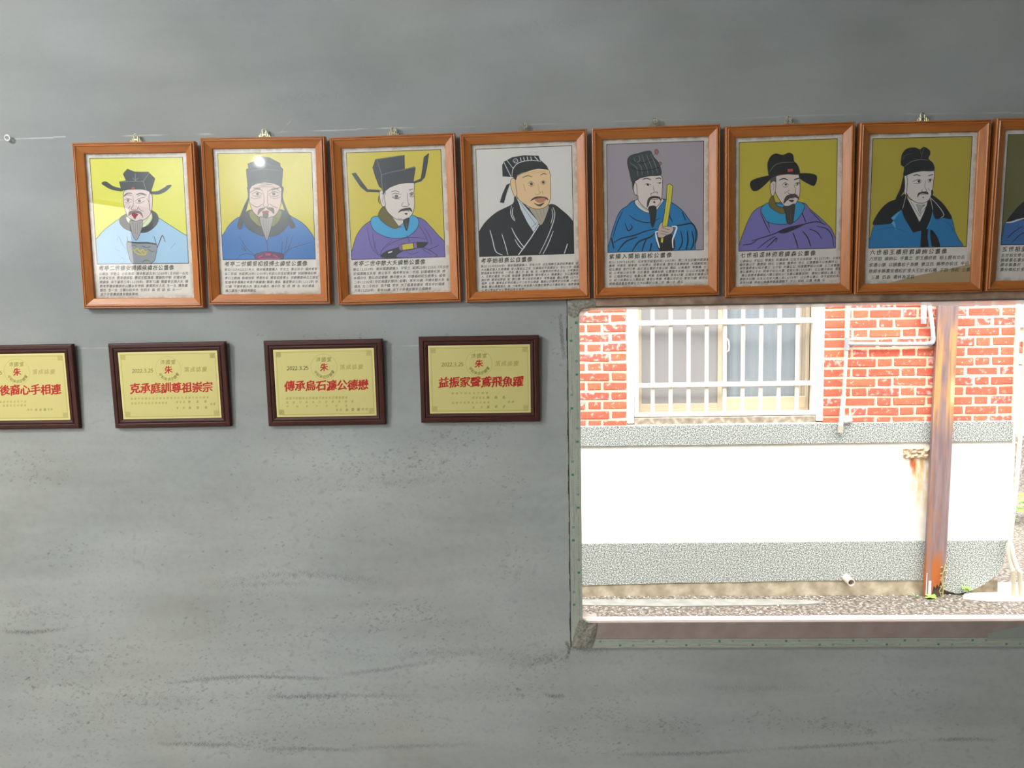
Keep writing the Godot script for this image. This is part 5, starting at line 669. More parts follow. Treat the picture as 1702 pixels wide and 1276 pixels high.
	L("26262a", 1.4, 1, [113.7, 248.3, 114.6, 270.2, 112.2, 289.7, 126.8, 331.5])
	L("26262a", 1.4, 1, [197.8, 249.7, 204.4, 279.1, 201.9, 301, 185.8, 330])
	L("26262a", 1.8, 1, [203.6, 290.3, 214.2, 267.1, 224.6, 247.8, 231.8, 267.4])
	L("6f7f90", 1, 1, [81.2, 267.2, 87.5, 249.3, 97.4, 272.4, 108.2, 289.7])
	P("8f949c", 1, 0.8, [112.9, 266.3, 143.8, 269.3, 178.9, 269.9, 204.6, 275.7, 200.6, 305.9, 185.8, 331, 127.3, 332, 114.7, 303.4])
	L("2f3436", 3, 1, [113.9, 266.3, 143.8, 269.3, 178.9, 269.9, 203.7, 274.7])
	L("c9b944", 3, 1, [132.9, 295, 142.6, 286.3, 151, 295.3, 160, 289.6, 166.9, 298, 174.7, 294.7])
	L("c9b944", 2.4, 1, [129.9, 287.6, 139.1, 300, 156.3, 306.1, 169.2, 301.4])
	L("c9b944", 2, 1, [147.2, 292.8, 154.8, 299.2, 163.8, 306.2, 172.7, 301.5])
	L("5c7a62", 2, 1, [120.4, 280.1, 133.2, 276.4, 142.9, 281.5])
	L("5c7a62", 2, 1, [175.3, 285.9, 187.2, 295.9, 197.3, 294.1])
	L("5c7a62", 2, 1, [154.7, 328.5, 167.7, 322.4, 180.1, 326])
	L("50606c", 1.6, 1, [158.2, 278.3, 170.4, 283.4, 185.7, 281.2])
	L("6f8aa0", 0.8, 1, [67.4, 284.1, 86.7, 294.2])
	L("6f8aa0", 0.8, 1, [83.3, 306.3, 102.4, 321.3])
	L("6f8aa0", 0.8, 1, [248.1, 287.2, 264.2, 270.4])

func art_2() -> void:
	P("2f6fb4", 1, 1, [14, 265.2, 19.4, 254.6, 35.3, 231.3, 57.1, 211, 81.5, 198.5, 101.8, 187.8, 153.6, 197.6, 206.1, 187.9, 235.3, 204.9, 264.5, 222.8, 284.6, 244, 301, 275, 307.9, 335.4, 10.8, 337.8])
	P("3c3e44", 1, 0.6, [103, 183, 85.1, 206.2, 89.1, 231.4, 118, 253.2, 153.5, 263.8, 188.5, 258, 219.4, 232.4, 225.4, 203.4, 201.4, 182.1, 154, 187.9])
	P("7c7a3a", 1, 0.6, [107.9, 184, 104.1, 203.3, 117.9, 220.7, 134.8, 232.4, 174.6, 232.4, 195.2, 213.1, 200.3, 185, 154, 187.9])
	L("26262a", 0.7, 1, [129.8, 207.2, 131, 226.6])
	L("26262a", 0.7, 1, [186.5, 207.3, 180.8, 226.6])
	P("d6beb4", 1, 1, [109.1, 105.6, 104.3, 139.5, 110.1, 178.2, 126.1, 200.4, 145.7, 207.7, 170.6, 206.8, 188.5, 193.7, 200.9, 168.6, 204.8, 129.9, 202.3, 105.7, 157.6, 95])
	P("34373d", 0, 0.8, [99.5, 63, 107.1, 57.2, 105.1, 45.6, 125.2, 37.9, 134, 27.3, 150.5, 24.4, 172.5, 28.3, 204.1, 44.8, 205.2, 55, 212.3, 62.2, 207.2, 105.7, 206.1, 121.2, 198.1, 110.6, 179.5, 103.8, 154.9, 100.8, 130, 104.2, 113.8, 111.4, 107.5, 121.1, 101.7, 118.2])
	L("5c6268", 1, 1, [104.3, 66.9, 156.4, 62.1, 209.7, 67.1])
	L("5c6268", 0.8, 1, [105.1, 46.6, 132, 53.4, 157.2, 42.8, 181.5, 53.5, 205.2, 55])
	P("34373d", 1, 0.5, [99.8, 115.3, 107, 122.5, 103.2, 154, 87.3, 202.3, 75.8, 239.1, 65, 236.2, 67.8, 216.8, 86.5, 173.3, 101.1, 144.3])
	P("34373d", 1, 0.5, [206.8, 116.4, 211.6, 121.2, 208.6, 149.2, 225.6, 197.6, 242.8, 231.5, 234, 239.7, 226.4, 231.4, 211.3, 183.1, 203.1, 149.2])
	L("26262a", 0.8, 1, [135.7, 110.5, 157.1, 108.6, 180.4, 106.7])
	L("26262a", 0.8, 1, [128.5, 115.8, 154.4, 113.9, 184.1, 114.9])
	L("26262a", 0.7, 1, [139.8, 105.7, 164.6, 104.7])
	L("26262a", 1.2, 1, [108.1, 130.8, 128.3, 121.1, 146, 125])
	L("26262a", 1.2, 1, [163.7, 128.9, 183, 118.3, 202.3, 129.9])
	L("26262a", 1.6, 1, [119.5, 117.7, 139.3, 119.2])
	L("26262a", 1.6, 1, [174.8, 124.1, 198.8, 117.8])
	L("26262a", 1, 1, [112.9, 135.6, 129, 128.9, 145.6, 135.6])
	L("26262a", 1, 1, [114.7, 138.5, 129.4, 143.4, 143.5, 139.5])
	P("5a5050", 1, 0, [126.9, 132.7, 133.8, 131.8, 134.6, 138.5, 127.6, 139])
	L("26262a", 1, 1, [163.4, 137.6, 181.1, 128.9, 200.7, 133.8])
	L("26262a", 1, 1, [165.3, 139.5, 180.5, 144.4, 198, 138.6])
	P("5a5050", 1, 0, [176.4, 132.8, 184.4, 131.8, 185.2, 138.6, 178.2, 139.5])
	L("26262a", 1, 1, [144.1, 122.6, 150.4, 139.5, 150.1, 158.9, 146.3, 168.5, 154.5, 175.3, 163.2, 168.5, 160.6, 158.9, 162.9, 125])
	L("26262a", 1.1, 1, [107.8, 162.7, 117.4, 170.9, 129.7, 174.3, 143.4, 166.6])
	L("26262a", 1.1, 1, [166.3, 164.7, 176.9, 172.4, 191.6, 177.3])
	L("26262a", 0.8, 1, [108.5, 144.3, 120.7, 149.2, 142.2, 145.3])
	L("26262a", 0.8, 1, [168, 145.3, 182.8, 149.2, 200.3, 145.4])
	P("6e5e5c", 1, 0.4, [129.2, 197.5, 133.9, 180.6, 151.9, 176.3, 146.7, 182.1, 137.5, 188.8])
	P("6e5e5c", 1, 0.4, [157.9, 176.3, 177.7, 178.2, 179, 195.2, 171.3, 187.9, 162.6, 182.1])
	P("a0484c", 1, 0.4, [142.5, 188.8, 154.1, 185.5, 163.9, 187.9, 159.2, 193.7, 147.3, 193.7])
	P("5f5250", 1, 0.3, [145.3, 194.2, 161.2, 193.7, 158.7, 207.2, 146.7, 207.7])
	P("a59c9c", 1, 0.8, [135, 203.3, 137, 226.6, 145.3, 255.6, 153, 275.9, 161.7, 255.6, 169.7, 231.4, 175.7, 204.3, 154.7, 208.2])
	L("6a6262", 0.7, 1, [144.6, 212.1, 147.9, 253.2])
	L("6a6262", 0.7, 1, [153, 212.1, 153.3, 267.7])
	L("6a6262", 0.7, 1, [161.5, 212.1, 158.9, 253.2])
	L("26262a", 1, 1, [68.9, 260.4, 82.7, 288.5, 97.9, 306.4, 115.3, 319.4])
	L("26262a", 1, 1, [71.4, 296.7, 86, 305.4, 72.9, 285.6])
	L("26262a", 1, 1, [56.9, 332, 70.4, 319.4, 91.6, 314.6, 121.1, 324.3])
	L("26262a", 1, 1, [153, 275.9, 155.1, 309.8])
	L("26262a", 1, 1, [200.8, 277.4, 198.3, 314.6])
	L("26262a", 1, 1, [217.2, 264.3, 208.7, 304.9])
	L("26262a", 1, 1, [234.2, 261.4, 217.7, 303, 200, 324.3])
	L("26262a", 1, 1, [201.2, 318.5, 221.8, 302, 294.8, 280.8])
	P("5c3560", 1, 0.8, [113.8, 319.4, 131.6, 311.7, 151.7, 308.8, 181.5, 311.7, 202.2, 318.5, 193.1, 334.9, 123.2, 334.9])
	L("b8406c", 2.4, 0, [123.5, 327.2, 136.2, 321.4])
	L("b8406c", 5, 0, [147.3, 317.5, 160.3, 317.5])
	L("b8406c", 2.4, 0, [171.2, 319.4, 183.5, 325.2])
	L("b8406c", 2, 0, [128.3, 331, 190.8, 330.1])

func art_3() -> void:
	P("7468ac", 1, 1, [12.5, 316, 16.7, 304, 31.6, 263.2, 53.1, 234.7, 80.4, 216, 108.3, 202.2, 157.1, 213, 201.8, 209.2, 236, 216.2, 259.7, 239.1, 283.1, 267.3, 301.9, 290.1, 309.8, 335.5, 11.3, 335.3])
	P("46a4d4", 1, 1, [93.4, 204.3, 77.6, 221.8, 90.8, 250, 124.5, 267.5, 154, 272.4, 188.9, 268.8, 216.7, 247.8, 225.7, 225, 217.6, 209.5, 197.1, 204.3, 157.1, 213])
	P("7468ac", 1, 0, [150.9, 236.8, 175.6, 237.4, 165.5, 241.9])
	P("6c6534", 1, 0.9, [118.7, 176, 102.4, 202.1, 120.8, 227.5, 148.1, 242.5, 161.6, 239.9, 167, 232.4, 142.7, 205.4, 128.2, 181.1])
	P("dcd2cc", 0, 0.6, [141.8, 204, 163.8, 237.1, 183.8, 223.1, 187, 208.8, 157.6, 203.4])
	P("e0d6d2", 1, 1, [121.2, 130.4, 122.8, 164.1, 128.8, 188.3, 147.5, 208.9, 166.8, 218, 191.7, 214.2, 207.2, 199.7, 214.3, 176, 214.3, 137.7, 213.8, 106.5, 172.8, 103, 137.7, 116.4])
	P("e0d6d2", 1, 1, [109.1, 134.9, 119.9, 126.1, 127.3, 135.4, 123.5, 149.7, 125.8, 171.4, 117.2, 176.5, 111.2, 159])
	L("26262a", 0.7, 1, [114.9, 137.5, 120.6, 140, 117.6, 159.2, 121.1, 167.9])
	L("26262a", 2, 1, [107.6, 144.5, 105.8, 158.9, 110.2, 167.6])
	P("3a3d44", 0, 0.8, [102.8, 36.1, 190.4, 26.8, 189.3, 68, 219, 62.2, 222.2, 66.1, 213.2, 108.9, 192.1, 108.3, 167.4, 111.5, 142.4, 119.9, 127.1, 130.6, 120.5, 142.4, 119.9, 125.6, 109.2, 115.7, 97.8, 81.7, 92.7, 59.9])
	L("8d959c", 0.9, 0, [106.6, 37.7, 118.9, 82.3, 118.3, 127.9])
	L("8d959c", 0.9, 0, [118.9, 82.3, 149.7, 74.5, 189.2, 69, 221.9, 63.2])
	L("70787e", 0.8, 0, [102.8, 37.1, 191.3, 27.8])
	P("3a3d44", 0, 0.8, [28.5, 75.8, 39.9, 73.7, 56.1, 98.8, 74.3, 124.4, 110, 127.2, 108.2, 133, 70.5, 130.5, 51.8, 114.1])
	P("3a3d44", 0, 0.8, [214.4, 106.1, 236.9, 98.1, 243, 71.5, 249.7, 34.4, 264.4, 24.4, 257.2, 62.3, 249.3, 93.7, 237.5, 105.3, 216.6, 110.4])
	L("26262a", 1.3, 1, [145.6, 133.9, 159, 130.9, 169.6, 135.5])
	L("26262a", 1.3, 1, [199.9, 130.6, 211.8, 127.1])
	L("26262a", 1, 1, [146.1, 141.6, 158.6, 138.1, 175.6, 142.4])
	L("26262a", 1, 1, [146.8, 147.9, 155.3, 154.4, 170, 155.7])
	P("6a6a60", 1, 0, [155.9, 143.8, 164.8, 143.1, 165.4, 150.8, 157.4, 151.5])
	L("26262a", 1, 1, [148.9, 145.6, 160.3, 153.5, 174.3, 149.1])
	L("26262a", 1, 1, [197.8, 143, 207.9, 136.5, 214.1, 141.5])
	P("6a6a60", 1, 0, [203.3, 140.2, 210.2, 139.5, 209.9, 146.2, 204, 147])
	L("26262a", 1, 1, [199.1, 145.9, 207.2, 150.9, 214.8, 147.2])
	L("26262a", 1.1, 1, [194.6, 138.1, 195.1, 165.9, 198.7, 173.2, 188.5, 179.2, 177.8, 177.5, 176.1, 171.2, 181.8, 165.6])
	P("2c2a2c", 1, 0.3, [164, 195.8, 172.3, 186.9, 187.3, 183.4, 201.2, 182.8, 206.9, 195.4, 195.9, 188.9, 178.1, 190.4])
	L("403c3c", 1.6, 1, [178, 191.4, 190.4, 189.7, 197.7, 192.8])
	P("403c3c", 1, 0, [182.6, 199.2, 189.6, 197.4, 192.3, 201.3, 187.3, 203.1])
	L("26262a", 0.7, 1, [162.2, 211.2, 166.9, 215.1, 174.4, 213.3])
	P("34363a", 1, 0.4, [178.6, 219.2, 196.7, 212.9, 193.7, 232.9, 187.3, 251.5, 180.6, 237.5])
	L("8a8a88", 0.5, 1, [186.4, 220.8, 186.8, 242.4])
	L("26262a", 0.9, 1, [66.9, 235, 73, 283.3, 84.8, 312.5])
	L("26262a", 0.9, 1, [81.1, 247.4, 86.1, 288.4, 97.7, 321.4])
	L("26262a", 0.9, 1, [91.5, 281.3, 85.3, 302.8, 99.2, 321.4, 115.3, 298.6, 139.7, 279.8])
	L("26262a", 0.9, 1, [104.7, 310.4, 138.3, 287, 178.7, 273.4, 213.5, 271.7, 243, 277])
	L("26262a", 0.9, 1, [186.6, 263.9, 195.4, 285.7])
	L("26262a", 0.9, 1, [225.2, 236, 241.2, 262.6, 252.2, 291.5])
	L("26262a", 0.9, 1, [242.1, 243.5, 258.1, 272.5, 262, 294.1])
	L("26262a", 0.9, 1, [231.2, 315.1, 261.4, 306, 284.2, 297.9])
	P("303036", 1, 0.6, [103.8, 327.2, 122.1, 310.7, 160, 299.4, 172.9, 290.1, 192.7, 290.4, 207.8, 286.9, 232.6, 286.4, 249.8, 289.6, 231.7, 305.5, 206.6, 309.8, 171.6, 314, 150.7, 332.8])
	P("cbbd42", 0, 0.7, [170.8, 291.5, 204.7, 288.3, 206.9, 305.1, 171.9, 309.2])
	P("8a6a9a", 0, 0.5, [160.2, 295.6, 170.8, 291.5, 171.8, 310.2, 162, 308.1])
	P("8a6a9a", 0, 0.5, [205.7, 288.3, 215.8, 286.1, 216.8, 304.3, 207.9, 305.1])
	P("7468ac", 1, 0.9, [155.8, 330.5, 171.8, 311.6, 196.7, 308.7, 231.8, 303.1, 261, 315.6, 270.1, 332.4])
	L("26262a", 0.8, 1, [181.6, 314.2, 201, 321.7, 221.3, 314.9])
	L("26262a", 0.8, 1, [231.7, 305.5, 243.6, 315.3, 260.5, 325.1])
	P("e0e0e0", 0, 0.5, [127, 313.2, 142.1, 308.7, 139.3, 314.4, 126.7, 318])

func art_4() -> void:
	P("23262c", 1, 0.6, [12.8, 265.2, 16.7, 255.8, 37.7, 228, 72.5, 200.8, 120.1, 178.8, 130.8, 156.9, 185.4, 205.1, 235.3, 183.3, 269.1, 203.6, 298.6, 234.2, 308.9, 266.8, 309.1, 342.8, 6.6, 341.2])
	P("c8d2dc", 0, 0.5, [133.8, 157, 147.3, 175.1, 196.6, 234.1, 202.1, 231.9, 180.7, 263.9, 163.5, 237.6, 142.6, 194])
	L("5a626c", 0.8, 0, [140, 172.4, 188.9, 243.3])
	L("5a626c", 0.8, 0, [173.7, 252.2, 191.6, 236.3])
	P("b0a795", 1, 0.3, [168.9, 185.5, 225.5, 184.3, 220.4, 216, 203.6, 244.8, 189.6, 224.3])
	L("7f7868", 0.7, 1, [185.8, 195.6, 204, 234.4])
	L("7f7868", 0.7, 1, [200.5, 196.2, 209.3, 225.1])
	L("7f7868", 0.7, 1, [212.8, 196.7, 213.5, 218.1])
	P("e6c69a", 1, 0.8, [134.6, 99.4, 128.6, 126.8, 132.3, 155.5, 152, 178.2, 185.8, 195.2, 215.4, 193, 232.2, 173.7, 235.7, 131.1, 232.9, 85.8, 209.8, 75.4, 170.5, 83.3])
	P("e6c69a", 1, 0.8, [116.7, 108.2, 128.2, 102, 130.8, 122.1, 133.5, 150.8, 125.9, 156.2, 115.9, 126.3])
	P("23262c", 0, 0.6, [97.5, 54.1, 123.3, 41.9, 157.6, 37.6, 201.3, 40.3, 210.5, 56.4, 225.6, 70.8, 230.1, 81.4, 200, 77.4, 175.4, 81.1, 150.7, 87.7, 130.8, 97.4, 124.8, 100.9, 92.7, 97.7, 92.7, 63.5])
	P("23262c", 0, 0, [123.5, 95.7, 136.9, 92.9, 132.3, 108.9, 124.7, 103.8])
	L("d8dade", 1.6, 1, [120.5, 97.9, 123.8, 76.6, 141.2, 58.8, 176.5, 52.6, 208.5, 56.8])
	L("d8dade", 1.4, 0, [97.4, 55.1, 117.1, 97.8])
	L("d8dade", 1.2, 0, [92.7, 97.7, 123.8, 100.4])
	L("d8dade", 1.2, 1, [106, 48.8, 124.4, 74.3])
	L("d8dade", 1.3, 1, [128.5, 58.3, 125.4, 50.5, 133.9, 46.1, 139.4, 53.5, 132.4, 58.9, 129.2, 54, 134.1, 51.8])
	L("d8dade", 1.6, 0, [146.7, 42.8, 149.2, 52.5])
	L("d8dade", 1.6, 0, [156.5, 41.3, 159, 51.9])
	L("d8dade", 1.6, 0, [167.2, 40.8, 169.7, 51.4])
	L("d8dade", 1.6, 0, [177.9, 41.3, 180.4, 51.8])
	L("d8dade", 1.8, 0, [189.6, 41.8, 199.9, 53.6])
	L("d8dade", 1.8, 0, [203.7, 41.4, 208.1, 53.9])
	P("23262c", 0, 0, [102.4, 121.9, 115.3, 116.7, 103.4, 144.8, 93.7, 175.4, 81.1, 173, 89.5, 149])
	L("8f949c", 1, 0, [102.9, 122, 89.5, 149, 81.5, 173, 93.7, 175.4, 103.4, 144.8, 114.3, 117.7])
	L("c49c6c", 0.8, 1, [157.9, 92.3, 194.8, 84.3, 224, 87.8])
	L("c49c6c", 0.8, 1, [165.1, 95.9, 199.5, 89.2, 221.4, 92.5])
	L("57442c", 1.6, 1, [151.1, 102.5, 167.5, 97.4, 180.5, 101.3])
	L("57442c", 1.6, 1, [205.6, 97.1, 216.5, 92.8, 224.7, 95.9])
	L("6a5a44", 0.9, 1, [166.1, 121.2, 176.6, 114.4, 187.6, 121.5])
	L("6a5a44", 0.9, 1, [167.9, 124.6, 177.5, 128.7, 186.5, 124.4])
	P("4a4038", 1, 0, [172.9, 120, 178.9, 117.4, 182.6, 123.2, 176.6, 125.9])
	L("6a5a44", 0.9, 1, [204.8, 118.4, 214.3, 113.6, 221.5, 118.1])
	L("6a5a44", 0.9, 1, [206.2, 121.3, 213.9, 124.5, 220.9, 121])
	P("4a4038", 1, 0, [209.8, 117.2, 214.7, 115, 218, 119.9, 213, 122.1])
	L("a08458", 0.9, 1, [198.3, 122.4, 200.5, 143.9, 205.2, 148.9, 193.2, 154.1, 187.5, 150.1])
	L("a08458", 0.8, 1, [154.3, 120.7, 159.3, 142.3])
	L("a08458", 0.8, 1, [209.8, 144.3, 212.8, 153.9])
	P("5c4430", 1, 0, [172.9, 172.8, 182.1, 163.2, 197.9, 159, 222.3, 162.8, 227.4, 171.6, 215.3, 165.9, 196.8, 164.2, 184.3, 168])
	P("c08068", 1, 0.3, [187.9, 166.2, 206.6, 163.2, 217.4, 164.5, 219, 172.2, 202.1, 178.2, 190.6, 172.1])
	P("4a3a2a", 1, 0, [184, 177.5, 198.5, 182.8, 215.9, 177.8, 205.7, 187.9, 195.9, 187.5])
	L("d8dade", 1.6, 1, [116.5, 183.4, 113.1, 204.7, 118.3, 221.6, 125.4, 229.5])
	L("d8dade", 1.6, 1, [121.2, 188.4, 117.9, 207.3, 125.5, 226.6])
	L("d8dade", 2.2, 1, [114.6, 250, 126, 274.2, 142.3, 298.6, 152.7, 310.9])
	L("d8dade", 1.8, 1, [123.1, 283.6, 134.6, 304, 146.5, 315.9])
	L("d8dade", 2.6, 0, [197.7, 243.6, 172.6, 280.7, 133.5, 330.6])
	L("d8dade", 1.2, 0, [130.8, 156.9, 160.1, 223.2, 180.7, 263.9])
	L("d8dade", 1.6, 1, [237.3, 197.6, 240.1, 216.7, 233.8, 240.3])
	L("d8dade", 1.8, 1, [240.9, 193, 246.2, 209.8, 241.4, 235.8, 222, 282.6, 197, 330.1])
	L("d8dade", 1.8, 1, [240.4, 263.3, 223.8, 301.6, 207.3, 331.4])
	L("d8dade", 2, 1, [48.4, 253.7, 55, 281.1, 64.2, 318.6, 84, 329.8])
	L("d8dade", 1.8, 1, [84.3, 266.9, 92.9, 296.8, 100.8, 330.4])
	L("d8dade", 1.8, 1, [282.6, 302.9, 272.3, 331])

func art_5() -> void:
	P("1878b4", 1, 1.2, [17.4, 338.2, 22.6, 291.2, 35, 249.1, 52.1, 212, 73.9, 196.3, 98.1, 180.6, 180, 179, 209, 191.9, 238, 214.3, 259.8, 243.6, 275.9, 263.2, 283.8, 287.2, 277.1, 315.4, 272.4, 336.6, 228.7, 341.9, 82.9, 340.8])
	P("dcd6d0", 1, 0.9, [98.1, 180.6, 105.3, 200.8, 131.8, 217.8, 155.9, 215.9, 175.2, 193.9, 181, 179.9, 141.5, 172.8])
	L("26262a", 0.6, 1, [105.3, 188, 131.8, 210.3, 151.1, 211])
	P("dccfca", 1, 1, [91.6, 128.3, 95.8, 161.6, 105.4, 166.7, 108.7, 183.4, 131.8, 206.5, 155.9, 205, 173.3, 188.2, 178.6, 155.2, 175.2, 110.1, 132, 106.2, 103.1, 121.7])
	L("26262a", 0.9, 1, [91.6, 128.3, 100.7, 131, 104, 152.5, 102, 166.6, 95.8, 161.6])
	P("3c4448", 1, 1, [75.5, 66.3, 84.2, 50, 108.2, 43.8, 132.1, 38, 145.5, 39.4, 152.2, 53.9, 165.6, 69.5, 172.3, 83.9, 174.3, 107.7, 141.6, 110.3, 107.9, 117.1, 89.6, 127.3, 82.1, 99.6])
	L("8c9498", 1, 1, [84.1, 71.3, 103.2, 86.2, 105.6, 109.9])
	L("8c9498", 1, 1, [93.8, 53.7, 100.9, 69.6, 112.9, 62.9, 108.1, 48.5])
	L("8c9498", 1, 1, [105.7, 72.1, 115.2, 81.9, 120, 106.7])
	L("8c9498", 1, 1, [118.7, 48.9, 124.9, 68, 133, 87.3, 136.8, 106.3])
	L("8c9498", 1, 1, [132.1, 47, 139.3, 66.2, 146.4, 83, 151.2, 104.5])
	L("8c9498", 1, 1, [144.1, 47.4, 153.6, 66.7, 160.8, 85.9, 164.6, 103.6])
	L("15181a", 1.6, 1, [84.1, 80.8, 108, 93.5, 141.6, 92.3, 171.4, 86.3])
	L("15181a", 1.4, 1, [88.9, 64.4, 112.9, 72.3, 151.2, 61.9])
	P("a8606c", 1, 0.5, [156.1, 39.8, 161.8, 32.9, 168.5, 40.2, 162.8, 48.6])
	P("a8606c", 1, 0.5, [168, 74.3, 172.8, 69.8, 177.6, 74.7, 172.8, 80.2])
	L("3c4448", 0.8, 1, [151.3, 52.4, 158.4, 45.6])
	P("2a2a2c", 1, 0, [89.6, 127.3, 98.3, 122.9, 94.4, 137.9, 92.4, 152, 89.6, 142.5])
	L("26262a", 2, 1, [119.5, 120.8, 132, 117, 145.4, 121.8])
	L("26262a", 2, 1, [158.4, 119.4, 170.4, 117, 175.2, 121])
	L("26262a", 1, 1, [126.2, 135.3, 134.3, 132.7, 145.4, 136.5])
	P("26262a", 1, 0, [132.9, 133.6, 137.7, 132.9, 138.7, 138.6, 133.8, 138.4])
	L("26262a", 1, 1, [164.6, 132, 175.2, 130.5])
	P("26262a", 1, 0, [168.5, 131.2, 173.3, 130.9, 172.3, 135.1])
	L("26262a", 0.9, 1, [151.2, 140, 154, 158.1, 143.9, 162.5, 146.3, 168.2])
	L("26262a", 0.9, 1, [154, 158.1, 164.6, 158.5, 163.7, 164.1])
	P("3c3230", 1, 0.3, [132.8, 201.8, 135.7, 178.2, 150.2, 169.8, 170.4, 172.9, 174.7, 184.4, 167.5, 177.5, 151.1, 176.4, 142.4, 182.3, 137.6, 196.3])
	L("a06a64", 1.4, 1, [146.3, 180.5, 165.6, 179.4])
	P("26262a", 1, 0, [151.1, 186.4, 155.9, 184.7, 157.9, 189.5, 154, 190.3])
	P("22262a", 1, 0.3, [137.6, 202, 158.8, 199.9, 160.7, 225.6, 154.9, 253.8, 150.1, 263, 144.3, 253.4, 141.4, 227.2])
	L("16242e", 2.4, 1, [66.4, 245.6, 76, 269.6, 88.1, 260.7, 83.3, 251])
	L("16242e", 2, 1, [78.6, 222.5, 102.7, 239.9, 141.4, 247.6, 170.4, 235.4])
	L("16242e", 2.6, 1, [29.7, 305.7, 54.1, 292.4, 92.9, 284.5, 131.7, 271.8, 160.7, 267.2])
	L("16242e", 3, 1, [25, 288.9, 32.1, 319.9])
	L("16242e", 3, 1, [44.1, 329.8, 68.6, 302.4, 102.5, 289.6])
	L("16242e", 3.4, 1, [87.8, 331.6, 107.3, 304, 141.3, 291.1, 155.9, 279.8])
	L("16242e", 3, 1, [117, 332.7, 124.3, 309.4, 131.6, 295.5])
	L("16242e", 3, 1, [141.2, 333.7, 146.1, 310.2])
	L("16242e", 2, 1, [59.4, 212.3, 42.2, 249.4, 29.9, 286.8])
	L("16242e", 2.6, 1, [223.8, 337, 238.3, 309.1, 233.3, 275.8])
	L("16242e", 3, 1, [248.1, 335.6, 255.2, 305.1, 252.7, 276.5])
	L("16242e", 3, 1, [209.1, 260.6, 238.1, 257, 267.1, 254.3, 279.3, 277.5, 277.1, 310.7])
	L("16242e", 2.4, 1, [201.8, 198.7, 199.4, 227.1, 209.1, 246.4])
	L("16242e", 2, 1, [238, 219, 247.7, 243.1])
	L("16242e", 3, 1, [262.6, 333.8, 272.2, 310.5, 267.2, 277.1])
	P("2c2626", 1, 0.4, [161.7, 291.9, 189.8, 289.2, 207.2, 285.2, 216.5, 313, 209.2, 331.7, 169.4, 330.1])
	P("d2ca48", 0, 1, [193.5, 137.8, 201.7, 135.2, 209.9, 142.2, 206.5, 179.9, 201.8, 208.2, 192.6, 264.7, 177.2, 262.2, 183.9, 226.5, 190.6, 179.3])
	L("9a922c", 0.8, 0, [201.7, 141.9, 194.5, 198.4, 185.9, 259.7])
	P("d2ca48", 0, 0.8, [175.2, 287.7, 183, 289, 180.1, 310.2, 172.8, 306.6])
	P("c9b2a8", 1, 0.9, [165.5, 270.7, 170.4, 254.4, 180.1, 246.2, 179.1, 260.4, 194.6, 260, 212, 265.4, 206.7, 280.4, 189.8, 287.3, 180.1, 293.6, 164.6, 290.1])
	L("26262a", 0.7, 1, [175.2, 264, 199.4, 270.6])
	L("26262a", 0.7, 1, [174.3, 272.5, 197, 279.1])
	L("26262a", 0.7, 1, [172.8, 280.5, 189.8, 284.5])
	L("f0f0f0", 3.4, 1, [158.3, 277.6, 161.7, 296.6, 169.4, 323])
	L("f0f0f0", 2, 1, [156.8, 276.6, 164.6, 275])
	L("f0f0f0", 3.4, 1, [206.7, 261.4, 221.2, 263, 214.9, 284.5, 209.2, 300.9, 210.2, 324.6])

